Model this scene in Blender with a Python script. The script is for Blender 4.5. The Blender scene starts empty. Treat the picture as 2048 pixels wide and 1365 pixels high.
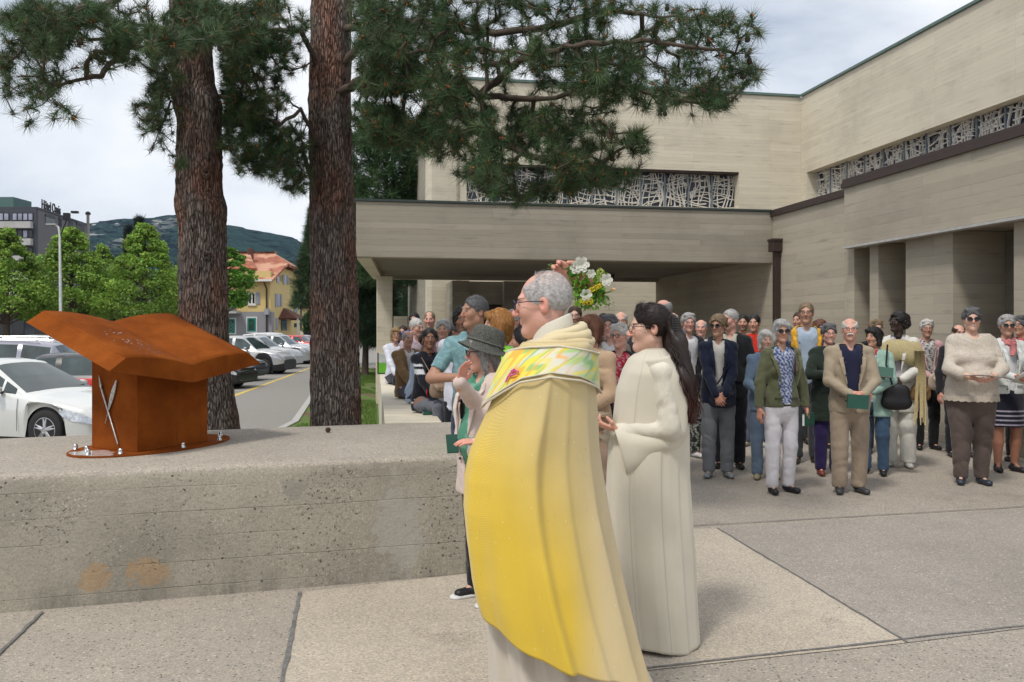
import bpy, math, random
import numpy as np
from math import sin, cos, pi, radians as R, sqrt, atan2
random.seed(7); rng = np.random.default_rng(11)
C = bpy.context.scene.collection
sc = bpy.context.scene
# ---------------------------------------------------------------- camera, sky, sun, exposure
FPX, HZ, CAMH = 1650.0, 660.0, 1.58
cam = bpy.data.cameras.new('camera'); camo = bpy.data.objects.new('camera', cam); C.objects.link(camo)
cam.sensor_width = 36; cam.lens = 36 * FPX / 2048; cam.shift_y = -(682.5 - HZ) / 2048
cam.clip_start = 0.05; cam.clip_end = 12000
camo.location = (0, 0, CAMH); camo.rotation_euler = (pi / 2, 0, 0)
sc.camera = camo
SUN_EL, SUN_AZ = R(58), R(215)      # azimuth clockwise from +Y; light from behind the camera, slightly left
w = bpy.data.worlds.new('World'); sc.world = w; w.use_nodes = True
nt = w.node_tree; nt.nodes.clear()
def N(t, typ, **kw):
    n = t.nodes.new(typ)
    for k, v in kw.items():
        if k.startswith('i_'):
            n.inputs[k[2:].replace('_', ' ')].default_value = v
        else:
            setattr(n, k, v)
    return n
_out = N(nt, 'ShaderNodeOutputWorld'); _sky = N(nt, 'ShaderNodeTexSky')
_sky.sky_type = 'NISHITA'; _sky.sun_disc = False; _sky.sun_elevation = SUN_EL; _sky.sun_rotation = SUN_AZ
_bg = N(nt, 'ShaderNodeBackground', i_Strength=0.1)
_tc = N(nt, 'ShaderNodeTexCoord'); _mp = N(nt, 'ShaderNodeMapping'); _mp.inputs['Scale'].default_value = (1, 1, 2.6)
_mp.inputs['Location'].default_value = (2.3, .7, .15)
nt.links.new(_tc.outputs['Generated'], _mp.inputs['Vector'])
_n1 = N(nt, 'ShaderNodeTexNoise', i_Scale=1.7, i_Detail=9, i_Roughness=.52, i_Distortion=.35)
nt.links.new(_mp.outputs[0], _n1.inputs['Vector'])
_cr = N(nt, 'ShaderNodeValToRGB'); e = _cr.color_ramp.elements
e[0].position = .36; e[0].color = (4.7, 5.5, 6.9, 1); e[1].position = .60; e[1].color = (12.0, 12.1, 12.3, 1)
_e2 = e.new(.47); _e2.color = (8.6, 9.1, 9.9, 1)
nt.links.new(_n1.outputs['Fac'], _cr.inputs['Fac'])
_mx = N(nt, 'ShaderNodeMix', data_type='RGBA'); _mx.inputs['Factor'].default_value = .93
nt.links.new(_sky.outputs['Color'], _mx.inputs['A']); nt.links.new(_cr.outputs['Color'], _mx.inputs['B'])
nt.links.new(_mx.outputs['Result'], _bg.inputs['Color']); nt.links.new(_bg.outputs[0], _out.inputs['Surface'])
sl = bpy.data.lights.new('sun', 'SUN'); sl.energy = 2.5; sl.angle = R(9); sl.color = (1, .95, .87)
so = bpy.data.objects.new('sun', sl); C.objects.link(so)
so.rotation_euler = (pi / 2 - SUN_EL, 0, -SUN_AZ + pi)
sc.view_settings.view_transform = 'Standard'; sc.view_settings.look = 'None'
sc.view_settings.exposure = -0.06; sc.view_settings.gamma = 1
try: sc.view_settings.use_curve_mapping = False
except Exception: pass

# ---------------------------------------------------------------- basic helpers
def X_(px, d): return (px - 1024) / FPX * d
def Z_(py, d): return CAMH - (py - HZ) / FPX * d
def W_(px, py, d): return (X_(px, d), d, Z_(py, d))
def D_(py, z=0.0): return FPX * (CAMH - z) / (py - HZ)
def tag(o, label=None, cat=None, group=None, kind=None):
    if label: o['label'] = label
    if cat: o['category'] = cat
    if group: o['group'] = group
    if kind: o['kind'] = kind
    return o
def empty(name, loc=(0, 0, 0), rz=0, label=None, cat=None, group=None):
    o = bpy.data.objects.new(name, None); o.empty_display_size = .1; C.objects.link(o)
    o.location = loc; o.rotation_euler = (0, 0, rz); return tag(o, label, cat, group)
def npobj(name, V, F, mat, parent=None, smooth=True, col=None, uv=None, mi=None):
    """F: list of int arrays (n,k) ; V (n,3)"""
    V = np.asarray(V, np.float32)
    if isinstance(F, np.ndarray): F = [F]
    F = [np.asarray(f, np.int32) for f in F if len(f)]
    me = bpy.data.meshes.new(name)
    me.vertices.add(len(V)); me.vertices.foreach_set('co', V.ravel())
    nl = sum(f.size for f in F); npz = sum(len(f) for f in F)
    me.loops.add(nl); me.polygons.add(npz)
    li = np.concatenate([f.ravel() for f in F]) if F else np.zeros(0, np.int32)
    me.loops.foreach_set('vertex_index', li)
    tot = np.concatenate([np.full(len(f), f.shape[1], np.int32) for f in F]) if F else np.zeros(0, np.int32)
    st = np.concatenate([[0], np.cumsum(tot)[:-1]]).astype(np.int32) if len(tot) else tot
    me.polygons.foreach_set('loop_start', st)
    try: me.polygons.foreach_set('loop_total', tot)
    except Exception: pass
    if mi is not None: me.polygons.foreach_set('material_index', np.asarray(mi, np.int32))
    me.polygons.foreach_set('use_smooth', np.full(npz, smooth))
    if col is not None:
        a = me.color_attributes.new('Col', 'FLOAT_COLOR', 'POINT')
        c4 = np.ones((len(V), 4), np.float32); c4[:, :3] = col
        a.data.foreach_set('color', c4.ravel())
    if uv is not None:
        l = me.uv_layers.new(name='UV'); l.data.foreach_set('uv', np.asarray(uv, np.float32).ravel())
    me.update(calc_edges=True)
    for m in (mat if isinstance(mat, (list, tuple)) else [mat]): me.materials.append(m)
    o = bpy.data.objects.new(name, me); C.objects.link(o)
    if parent: o.parent = parent
    return o
class MB:
    """mesh collector with box-projected metre UVs"""
    def __init__(s): s.v = []; s.f = []; s.m = []; s.c = []; s.col = None
    def vert(s, p): s.v.append(tuple(p)); s.c.append(s.col or (1, 1, 1)); return len(s.v) - 1
    def face(s, idx, m=0): s.f.append(list(idx)); s.m.append(m)
    def poly(s, pts, m=0): s.face([s.vert(p) for p in pts], m)
    def box(s, x0, x1, y0, y1, z0, z1, m=0):
        p = [(x0, y0, z0), (x1, y0, z0), (x1, y1, z0), (x0, y1, z0), (x0, y0, z1), (x1, y0, z1), (x1, y1, z1), (x0, y1, z1)]
        i = [s.vert(q) for q in p]
        for f in ((0, 3, 2, 1), (4, 5, 6, 7), (0, 1, 5, 4), (1, 2, 6, 5), (2, 3, 7, 6), (3, 0, 4, 7)): s.face([i[k] for k in f], m)
        return s
    def prism(s, pts, z0, z1, m=0):
        n = len(pts)
        a = [s.vert((p[0], p[1], z0 if not callable(z0) else z0(*p))) for p in pts]
        b = [s.vert((p[0], p[1], z1 if not callable(z1) else z1(*p))) for p in pts]
        s.face(a[::-1], m); s.face(b, m)
        for k in range(n): s.face([a[k], a[(k + 1) % n], b[(k + 1) % n], b[k]], m)
        return s
    def obox(s, c, dx, dy, dz, R3=None, m=0):
        c = np.array(c, float); M = np.eye(3) if R3 is None else np.array(R3)
        i = []
        for z in (-1, 1):
            for x, y in ((-1, -1), (1, -1), (1, 1), (-1, 1)): i.append(s.vert(c + M @ np.array([x * dx / 2, y * dy / 2, z * dz / 2])))
        for f in ((0, 3, 2, 1), (4, 5, 6, 7), (0, 1, 5, 4), (1, 2, 6, 5), (2, 3, 7, 6), (3, 0, 4, 7)): s.face([i[k] for k in f], m)
        return s
    def tube(s, path, rad, n=8, m=0, closed=False, cap=True):
        P = [np.array(p, float) for p in path]; L = len(P)
        if not hasattr(rad, '__len__'): rad = [rad] * L
        rings = []; up = np.array([0, 0, 1.0])
        prev = None
        for i in range(L):
            a = P[(i - 1) % L] if (closed or i > 0) else P[i]; b = P[(i + 1) % L] if (closed or i < L - 1) else P[i]
            t = b - a; t /= (np.linalg.norm(t) + 1e-9)
            if prev is None:
                u = np.cross(t, up)
                if np.linalg.norm(u) < .05: u = np.cross(t, (1, 0, 0))
            else: u = prev - t * prev.dot(t)
            u /= (np.linalg.norm(u) + 1e-9); prev = u; v = np.cross(t, u)
            rings.append([s.vert(P[i] + rad[i] * (cos(2 * pi * k / n) * u + sin(2 * pi * k / n) * v)) for k in range(n)])
        for i in range(L if closed else L - 1):
            A = rings[i]; B = rings[(i + 1) % L]
            for k in range(n): s.face([A[k], B[k], B[(k + 1) % n], A[(k + 1) % n]][::-1], m)
        if cap and not closed: s.face(rings[0], m); s.face(rings[-1][::-1], m)
        return s
    def lathe(s, prof, c=(0, 0, 0), n=16, m=0, axis='z', sx=1, sy=1):
        rings = []
        for r, z in prof:
            ring = []
            for k in range(n):
                a = 2 * pi * k / n; x = r * cos(a) * sx; y = r * sin(a) * sy
                q = (x, y, z) if axis == 'z' else ((x, z, y) if axis == 'y' else (z, x, y))
                ring.append(s.vert((q[0] + c[0], q[1] + c[1], q[2] + c[2])))
            rings.append(ring)
        for A, B in zip(rings[:-1], rings[1:]):
            for k in range(n): s.face([A[k], A[(k + 1) % n], B[(k + 1) % n], B[k]], m)
        s.face(rings[0][::-1], m); s.face(rings[-1], m)
        return s
    def build(s, name, mat, parent=None, smooth=False, bevel=0, col=False):
        me = bpy.data.meshes.new(name); me.from_pydata(s.v, [], s.f)
        for mm in (mat if isinstance(mat, (list, tuple)) else [mat]): me.materials.append(mm)
        me.polygons.foreach_set('material_index', s.m); me.polygons.foreach_set('use_smooth', [smooth] * len(s.f))
        me.update(calc_edges=True)
        nrm = np.zeros(len(s.f) * 3, np.float32); me.polygons.foreach_get('normal', nrm); nrm = nrm.reshape(-1, 3)
        uv = me.uv_layers.new(name='UV'); U = []
        for f, n in zip(s.f, nrm):
            for k in f:
                p = s.v[k]
                if abs(n[2]) > .75: U += [p[0], p[1]]
                elif abs(n[0]) > abs(n[1]): U += [p[1], p[2]]
                else: U += [p[0], p[2]]
        uv.data.foreach_set('uv', U)
        if col:
            a = me.color_attributes.new('Col', 'FLOAT_COLOR', 'POINT')
            c4 = np.ones((len(s.v), 4), np.float32); c4[:, :3] = np.array(s.c); a.data.foreach_set('color', c4.ravel())
        o = bpy.data.objects.new(name, me); C.objects.link(o)
        if parent: o.parent = parent
        if bevel:
            b = o.modifiers.new('bevel', 'BEVEL'); b.width = bevel; b.segments = 2; b.limit_method = 'ANGLE'
        return o
# ---------------------------------------------------------------- materials
class MT:
    def __init__(s, name, rough=.8, metal=0, spec=.5):
        s.m = bpy.data.materials.new(name); s.m.use_nodes = True; s.t = s.m.node_tree
        s.b = s.t.nodes['Principled BSDF']; s.b.inputs['Roughness'].default_value = rough
        s.b.inputs['Metallic'].default_value = metal; s.b.inputs['Specular IOR Level'].default_value = spec
        s.tc = s.t.nodes.new('ShaderNodeTexCoord')
    def l(s, a, b): s.t.links.new(a, b)
    def vec(s, src='Object', scale=(1, 1, 1)):
        m = s.t.nodes.new('ShaderNodeMapping'); m.inputs['Scale'].default_value = scale
        s.l(s.tc.outputs[src], m.inputs['Vector']); return m.outputs[0]
    def noise(s, vec, sc_, det=4, rough=.55, dist=0, out='Fac'):
        n = N(s.t, 'ShaderNodeTexNoise', i_Scale=sc_, i_Detail=det, i_Roughness=rough, i_Distortion=dist); s.l(vec, n.inputs['Vector']); return n.outputs[out]
    def vor(s, vec, sc_, out='Distance', rand=1, feat='F1'):
        n = N(s.t, 'ShaderNodeTexVoronoi', i_Scale=sc_, i_Randomness=rand); n.feature = feat; s.l(vec, n.inputs['Vector']); return n.outputs[out]
    def ramp(s, fac, stops):
        n = s.t.nodes.new('ShaderNodeValToRGB'); e = n.color_ramp.elements
        while len(e) < len(stops): e.new(.5)
        for k, (p, c) in enumerate(stops):
            e[k].position = p; e[k].color = (c, c, c, 1) if not hasattr(c, '__len__') else (*c[:3], 1)
        s.l(fac, n.inputs['Fac']); return n.outputs['Color']
    def mix(s, a, b, fac=.5, mode='MIX'):
        n = N(s.t, 'ShaderNodeMix', data_type='RGBA', blend_type=mode)
        for v, k in ((a, 'A'), (b, 'B'), (fac, 'Factor')):
            if hasattr(v, 'is_linked') or hasattr(v, 'links'): s.l(v, n.inputs[k])
            elif k == 'Factor': n.inputs[k].default_value = v
            else: n.inputs[k].default_value = (*v[:3], 1) if hasattr(v, '__len__') else (v, v, v, 1)
        return n.outputs['Result']
    def math(s, op, a, b=0, c=None):
        n = N(s.t, 'ShaderNodeMath', operation=op)
        for i, v in enumerate((a, b) if c is None else (a, b, c)):
            if hasattr(v, 'links'): s.l(v, n.inputs[i])
            else: n.inputs[i].default_value = v
        return n.outputs[0]
    def color(s, c):
        if hasattr(c, 'links'): s.l(c, s.b.inputs['Base Color'])
        else: s.b.inputs['Base Color'].default_value = (*c[:3], 1)
        return s
    def rough(s, c): s.l(c, s.b.inputs['Roughness']); return s
    def bump(s, h, strength=.3, dist=.01):
        n = N(s.t, 'ShaderNodeBump', i_Strength=strength, i_Distance=dist); s.l(h, n.inputs['Height'])
        if s.b.inputs['Normal'].is_linked:
            s.l(s.b.inputs['Normal'].links[0].from_socket, n.inputs['Normal'])
        s.l(n.outputs[0], s.b.inputs['Normal']); return s
    def attr(s, name='Col'):
        n = s.t.nodes.new('ShaderNodeAttribute'); n.attribute_name = name; return n.outputs['Color']
    def sep(s, v):
        n = s.t.nodes.new('ShaderNodeSeparateXYZ'); s.l(v, n.inputs[0]); return n.outputs
def plain(name, c, rough=.7, metal=0, var=.12, nsc=8, bump=0, spec=.5):
    m = MT(name, rough, metal, spec); v = m.vec()
    n = m.noise(v, nsc, 5)
    c = np.array(c)
    m.color(m.ramp(n, [(.3, tuple(c * (1 - var))), (.7, tuple(np.minimum(c * (1 + var), 1)))]))
    if bump: m.bump(m.noise(v, nsc * 12, 3), bump, .002)
    return m.m
def board_concrete(name, c1, c2, plank=.11, length=2.6, stain=.5):
    m = MT(name, .88); uv = m.vec('UV')
    b = N(m.t, 'ShaderNodeTexBrick', i_Scale=1.0); b.offset = .37; b.offset_frequency = 3; b.squash = 1
    for k, v in (('Mortar Size', .0035), ('Brick Width', length), ('Row Height', plank), ('Bias', 0), ('Mortar Smooth', .6)): b.inputs[k].default_value = v
    b.inputs['Color1'].default_value = (.24, .24, .24, 1); b.inputs['Color2'].default_value = (.74, .74, .74, 1); b.inputs['Mortar'].default_value = (.5, .5, .5, 1)
    wn = m.noise(uv, .8, 3, out='Color'); wv = N(m.t, 'ShaderNodeVectorMath', operation='MULTIPLY_ADD')
    m.l(wn, wv.inputs[0]); wv.inputs[1].default_value = (.0, .03, 0); m.l(uv, wv.inputs[2])
    m.l(wv.outputs[0], b.inputs['Vector'])
    base = m.mix(c1, c2, b.outputs['Color'])
    big = m.noise(uv, .55, 6, .6)
    base = m.mix(base, tuple(np.array(c2) * .62), m.ramp(big, [(.48, 0), (.75, stain)]))
    grain = m.noise(m.vec('UV', (3, 60, 60)), 1.2, 6, .6)
    base = m.mix(base, tuple(np.array(c1) * 1.15), m.ramp(grain, [(.5, 0), (.8, .35)]))
    streak = m.noise(m.vec('UV', (1.2, 9.5, 1)), 1.0, 3, .6)
    base = m.mix(base, tuple(np.array(c2) * .6), m.ramp(streak, [(.58, 0), (.74, .45)]))
    seamn = m.noise(m.vec('UV', (.8, 9.2, 1)), .9, 2)
    seam = m.mix(0., b.outputs['Fac'], m.ramp(seamn, [(.42, .12), (.62, .8)]))
    base = m.mix(base, (.10, .095, .085), m.math('MULTIPLY', seam, .62))
    pits = m.vor(uv, 9); pm = m.ramp(pits, [(.03, 1), (.06, 0)])
    pm2 = m.mix(0., pm, m.ramp(m.noise(uv, 2.2, 2), [(.5, 0), (.6, 1)]))
    base = m.mix(base, (.09, .085, .08), m.math('MULTIPLY', pm2, .6))
    m.color(base)
    h = m.mix(b.outputs['Color'], 0., b.outputs['Fac'])
    m.bump(h, .6, .008); m.bump(grain, .25, .004); return m.m
def aggregate(name, c, sp=1.0, dark=.5):
    m = MT(name, .9); v = m.vec('Object')
    n = m.noise(v, .7, 7, .62); n2 = m.noise(v, 5, 5, .65)
    c = np.array(c)
    base = m.ramp(n, [(.3, tuple(c * .82)), (.7, tuple(c * 1.1))])
    base = m.mix(base, tuple(c * .72), m.ramp(n2, [(.52, 0), (.75, dark)]))
    vr = N(m.t, 'ShaderNodeTexVoronoi', i_Scale=135 * sp); m.l(v, vr.inputs['Vector'])
    s3 = N(m.t, 'ShaderNodeSeparateColor'); m.l(vr.outputs['Color'], s3.inputs[0])
    base = m.mix(base, m.ramp(s3.outputs[0], [(0, .34), (.2, (.62, .60, .57)), (.5, (.86, .80, .74)), (.8, (1.1, 1.04, .96)), (.96, (1.45, 1.3, 1.12))]), .5, 'MULTIPLY')
    vr2 = N(m.t, 'ShaderNodeTexVoronoi', i_Scale=52 * sp); m.l(v, vr2.inputs['Vector'])
    s4 = N(m.t, 'ShaderNodeSeparateColor'); m.l(vr2.outputs['Color'], s4.inputs[0])
    base = m.mix(base, (.62, .52, .42), m.math('MULTIPLY', m.ramp(s4.outputs[1], [(.9, 0), (.93, 1)]), m.ramp(vr2.outputs['Distance'], [(.25, .8), (.4, 0)])))
    base = m.mix(base, (.07, .062, .055), m.math('MULTIPLY', m.ramp(s4.outputs[2], [(.93, 0), (.95, 1)]), m.ramp(vr2.outputs['Distance'], [(.2, .85), (.4, 0)])))
    st = m.noise(m.vec('Object', (1, 1, 1)), 1.6, 8, .7)
    base = m.mix(base, (.13, .105, .08), m.math('MULTIPLY', m.ramp(st, [(.58, 0), (.70, .6)]), m.ramp(s3.outputs[1], [(.3, 0), (.6, 1)])))
    m.color(base); m.bump(vr.outputs['Distance'], .5, .004); m.bump(n2, .3, .01)
    return m.m
M = {}
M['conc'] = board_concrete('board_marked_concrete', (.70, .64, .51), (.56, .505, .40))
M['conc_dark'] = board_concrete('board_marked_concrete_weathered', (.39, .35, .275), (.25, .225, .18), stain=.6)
M['conc_mid'] = board_concrete('board_marked_concrete_wall', (.46, .41, .32), (.32, .285, .225), stain=.5, plank=.14)
M['plaza'] = aggregate('plaza_aggregate', (.375, .34, .295), dark=.35)
M['plaza_warm'] = aggregate('plaza_aggregate_warm', (.48, .43, .36), dark=.2)
M['plaza_grey'] = aggregate('plaza_aggregate_grey', (.34, .312, .282), dark=.4)
M['walltop'] = aggregate('wall_top_aggregate', (.41, .375, .325), 1.0, .5)
M['joint'] = plain('joint_sealant', (.16, .155, .15), .8, nsc=20, var=.35)
M['asphalt'] = plain('asphalt', (.25, .235, .215), .9, nsc=60, var=.22)
M['yellow_paint'] = plain('yellow_road_paint', (.62, .45, .08), .7, nsc=14, var=.25)
M['white_paint'] = plain('white_road_paint', (.6, .6, .58), .7, nsc=14, var=.25)
M['kerb'] = plain('kerb_stone', (.42, .41, .39), .85, nsc=10)
def weathered():
    m = MT('weathered_cast_concrete', .92); uv = m.vec('UV')
    big = m.noise(uv, .9, 8, .62); c = np.array((.345, .315, .255))
    base = m.ramp(big, [(.3, tuple(c * .66)), (.5, tuple(c)), (.72, tuple(c * 1.22))])
    vr = N(m.t, 'ShaderNodeTexVoronoi', i_Scale=150.); m.l(uv, vr.inputs['Vector'])
    s3 = N(m.t, 'ShaderNodeSeparateColor'); m.l(vr.outputs['Color'], s3.inputs[0])
    base = m.mix(base, m.ramp(s3.outputs[0], [(0, .55), (.4, .95), (1, 1.3)]), .4, 'MULTIPLY')
    agn = m.ramp(m.noise(uv, 2.1, 3), [(.42, 0), (.6, 1)])
    vr2 = N(m.t, 'ShaderNodeTexVoronoi', i_Scale=60.); m.l(uv, vr2.inputs['Vector'])
    s4 = N(m.t, 'ShaderNodeSeparateColor'); m.l(vr2.outputs['Color'], s4.inputs[0])
    base = m.mix(base, (.58, .50, .40), m.math('MULTIPLY', agn, m.math('MULTIPLY', m.ramp(s4.outputs[0], [(.72, 0), (.76, 1)]), m.ramp(vr2.outputs['Distance'], [(.25, .7), (.4, 0)]))))
    # dark lichen spots
    ln = m.noise(uv, 34, 5, .7); lm = m.ramp(ln, [(.60, 0), (.62, 1)])
    la = m.ramp(m.noise(m.vec('UV', (1.5, .55, 1)), 1.5, 4, .6), [(.50, 0), (.60, 1)])
    base = m.mix(base, (.04, .037, .03), m.math('MULTIPLY', m.math('MULTIPLY', lm, la), .9))
    pit = m.ramp(m.vor(uv, 24), [(.13, 1), (.2, 0)]); pa = m.ramp(m.noise(uv, 3, 4), [(.52, 0), (.60, 1)])
    base = m.mix(base, (.05, .045, .04), m.math('MULTIPLY', m.math('MULTIPLY', pit, pa), .85))
    # board lines: thin horizontal seams
    s = m.sep(uv); wob = m.noise(m.vec('UV', (1.6, .3, 1)), 1.4, 4)
    zz = m.math('ADD', s[1], m.math('MULTIPLY', wob, .018))
    fr = m.math('FRACT', m.math('DIVIDE', zz, .148)); ln2 = m.math('ABSOLUTE', m.math('SUBTRACT', fr, .5))
    seam = m.ramp(ln2, [(.0, 1), (.028, 0)]); sa = m.ramp(m.noise(m.vec('UV', (1.1, 7, 1)), 1.0, 3), [(.40, .1), (.6, 1)])
    sm = m.math('MULTIPLY', seam, sa)
    base = m.mix(base, (.10, .09, .08), m.math('MULTIPLY', sm, .32))
    def blob(u0, v0, ru, rv, lo=.75, hi=1.0):
        du = m.math('DIVIDE', m.math('SUBTRACT', s[0], u0), ru); dv = m.math('DIVIDE', m.math('SUBTRACT', s[1], v0), rv)
        r2 = m.math('SQRT', m.math('ADD', m.math('MULTIPLY', du, du), m.math('MULTIPLY', dv, dv)))
        return m.ramp(m.math('ADD', r2, m.math('MULTIPLY', m.math('SUBTRACT', m.noise(uv, 11, 6, .7), .5), 3.2)), [(lo, 1), (hi, 0)])
    for u0, v0, ru, rv in ((6.98, .15, .085, .085), (7.27, .16, .13, .095)): base = m.mix(base, (.40, .25, .12), m.math('MULTIPLY', blob(u0, v0, ru, rv), .6))
    base = m.mix(base, (.40, .38, .35), m.math('MULTIPLY', blob(8.74, .32, .15, .30, .85, 1.0), .55))
    base = m.mix(base, (.24, .225, .20), m.math('MULTIPLY', blob(8.1, .60, .09, .07), .6))
    for u0, v0, ru, rv in ((9.1, .42, .28, .36), (8.35, .55, .22, .2), (7.3, .35, .08, .25), (6.75, .5, .2, .18)): 
        base = m.mix(base, (.035, .032, .028), m.math('MULTIPLY', m.math('MULTIPLY', blob(u0, v0, ru, rv, .6, 1.1), m.ramp(m.noise(uv, 42, 5, .75), [(.57, 0), (.60, 1)])), .9))
    # rust stains
    o = m.ramp(m.noise(m.vec('UV', (1.0, 1.2, 1)), 2.4, 7, .68), [(.72, 0), (.74, .5)])
    base = m.mix(base, (.42, .24, .09), m.math('MULTIPLY', o, m.ramp(s[1], [(.10, 0), (.16, 1), (.27, 1), (.33, 0)])))
    base = m.mix(base, (.13, .12, .10), m.math('MULTIPLY', m.ramp(m.noise(m.vec('UV', (3, .6, 1)), 1.5, 5, .7), [(.45, 0), (.62, .7)]), m.ramp(s[1], [(0, 1), (.2, 0)])))
    m.color(base)
    m.bump(m.noise(uv, 22, 6, .7), .6, .012); m.bump(m.math('SUBTRACT', 1, m.math('ADD', m.math('MULTIPLY', sm, .5), m.math('MULTIPLY', pit, pa))), .7, .008)
    return m.m
M['wallface'] = weathered()
def corten():
    m = MT('corten_steel', .9, 0, .05); v = m.vec()
    n = m.noise(v, 3.2, 8, .62)
    base = m.ramp(n, [(.3, (.155, .040, .008)), (.5, (.225, .058, .010)), (.72, (.31, .086, .015))])
    st = m.noise(m.vec('Object', (14, 14, 1.6)), 1.2, 4, .6)
    base = m.mix(base, (.13, .032, .008), m.ramp(st, [(.58, 0), (.75, .45)]))
    base = m.mix(base, (.50, .15, .02), m.ramp(m.noise(v, 90, 3), [(.6, 0), (.8, .35)]))
    m.color(base); m.bump(m.noise(v, 130, 4), .25, .002); return m.m
M['corten'] = corten()
M['steel'] = plain('polished_steel', (.62, .62, .62), .25, 1, .1, 20)
M['brushed'] = plain('brushed_pewter', (.48, .47, .45), .42, .9, .3, 60)
M['wetfilm'] = plain('water_film', (.50, .45, .43), .08, 0, .3, 30)
M['flash'] = plain('brown_metal_flashing', (.055, .036, .030), .5, .3)
M['copper'] = plain('verdigris_edge', (.10, .16, .14), .6)
M['coping'] = plain('dark_patinated_coping', (.028, .042, .038), .5)
M['conc_shade'] = board_concrete('shade_darkened_concrete', (.25, .225, .18), (.17, .15, .12), stain=.6)  # shade under the canopy and in the recesses is darkened into this concrete colour
M['darkmetal'] = plain('dark_metal', (.02, .02, .022), .5, .4)
def stained():
    m = MT('dark_leaded_glass', .12, 0, .6); v = m.vec()
    c = m.ramp(m.vor(v, 6, 'Color'), [(.2, (.010, .015, .03)), (.8, (.035, .05, .085))]); m.color(c); return m.m
M['leadglass'] = stained()
M['lattice'] = plain('cast_stone_tracery', (.66, .63, .57), .85)
M['mullion'] = plain('mullion_grey', (.16, .19, .22), .5)
def bark():
    m = MT('pine_bark', .95, 0, .2); v = m.vec('Object', (1, 1, .17))
    vd = m.vor(v, 46, feat='DISTANCE_TO_EDGE'); n = m.noise(v, 14, 8, .7, 1.5); n2 = m.noise(m.vec('Object', (1, 1, .5)), 2.1, 4)
    pl = m.ramp(n, [(.3, (.14, .108, .092)), (.5, (.26, .212, .185)), (.7, (.37, .32, .285))])
    red = m.mix(pl, (.36, .15, .09), m.ramp(n2, [(.46, 0), (.62, .6)]))
    cr = m.ramp(vd, [(0.0, 1), (.17, 0)]); base = m.mix(red, (.02, .015, .012), m.math('MULTIPLY', cr, .7))
    base = m.mix(base, (.23, .21, .18), m.ramp(m.noise(m.vec(), 60, 3), [(.6, 0), (.8, .4)]))
    m.color(base); m.bump(m.ramp(vd, [(0, 0), (.25, 1)]), 1, .03); m.bump(m.noise(m.vec('Object', (1, 1, .10)), 9, 4, .6), 1, .06); m.bump(n, .8, .03); return m.m
M['bark'] = bark()
M['twig'] = plain('twig_bark', (.085, .06, .045), .9)
def colmat(name, rough=.9, bump=0, bsc=300, spec=.3, var=.12, vsc=6, sheen=0, sss=0, bscale=(1, 1, 1), trans=0):
    m = MT(name, rough, 0, spec); v = m.vec()
    n = m.noise(v, vsc, 5)
    m.color(m.mix(m.attr(), m.ramp(n, [(.3, 1 - var), (.7, 1 + var)]), 1.0, 'MULTIPLY'))
    if bump: m.bump(m.noise(m.vec('Object', bscale), bsc, 3), bump, .003)
    if sheen: m.b.inputs['Sheen Weight'].default_value = sheen
    if sss:
        m.b.inputs['Subsurface Weight'].default_value = sss; m.b.inputs['Subsurface Radius'].default_value = (.012, .005, .003); m.b.inputs['Subsurface Scale'].default_value = .6
    if trans:
        tr = N(m.t, 'ShaderNodeBsdfTranslucent'); m.l(m.attr(), tr.inputs['Color'])
        mx = N(m.t, 'ShaderNodeMixShader', i_Fac=trans); m.l(m.b.outputs[0], mx.inputs[1]); m.l(tr.outputs[0], mx.inputs[2])
        m.l(mx.outputs[0], m.t.nodes['Material Output'].inputs['Surface'])
    return m.m
M['needle'] = colmat('pine_needles', .5, var=.2, vsc=3, spec=.4)
M['leaf'] = colmat('leaves', .6, var=.25, vsc=2, trans=.35)
M['cloth'] = colmat('woven_cloth', .92, .25, 220, .2, .10, 9, sheen=.15)
def add_folds(m, s1=9., d=.012, st=.6):
    t = m.node_tree; b = t.nodes['Principled BSDF']; tc = [n for n in t.nodes if n.type == 'TEX_COORD'][0]
    mp = N(t, 'ShaderNodeMapping'); mp.inputs['Scale'].default_value = (1, 1, .55); mp.inputs['Rotation'].default_value = (.3, .5, 0); t.links.new(tc.outputs['Object'], mp.inputs['Vector'])
    n = N(t, 'ShaderNodeTexNoise', i_Scale=s1, i_Detail=3., i_Roughness=.5, i_Distortion=1.6); t.links.new(mp.outputs[0], n.inputs['Vector'])
    bp = N(t, 'ShaderNodeBump', i_Strength=st, i_Distance=d * 1.6); t.links.new(n.outputs['Fac'], bp.inputs['Height'])
    if b.inputs['Normal'].is_linked: t.links.new(b.inputs['Normal'].links[0].from_socket, bp.inputs['Normal'])
    t.links.new(bp.outputs[0], b.inputs['Normal'])
add_folds(M['cloth'])
M['knit'] = colmat('knitted_cloth', .95, .9, 90, .1, .14, 60, sheen=.2)
M['skin'] = colmat('skin', .5, .15, 160, .4, .07, 22, sss=.12)
M['hair'] = colmat('hair', .5, 1.0, 60, .4, .28, 70, bscale=(1, 1, .18))
M['shoe'] = colmat('shoe_leather', .45, .2, 120, .4, .15, 20)
M['lens'] = plain('dark_lens', (.012, .010, .012), .08)
M['frame'] = plain('spectacle_frame', (.03, .028, .03), .35)
M['paper'] = plain('paper', (.72, .72, .70), .8, var=.05)
M['bookgreen'] = plain('green_book_cover', (.012, .075, .052), .6)
M['glass'] = plain('window_glass', (.05, .065, .07), .06, 0, .3, .8)
M['glasscar'] = plain('car_glass', (.04, .06, .06), .05, 0, .6, 1.6, spec=.8)
M['tyre'] = plain('tyre_rubber', (.018, .018, .018), .85)
M['rim'] = plain('alloy_rim', (.55, .55, .56), .3, .85)
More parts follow.
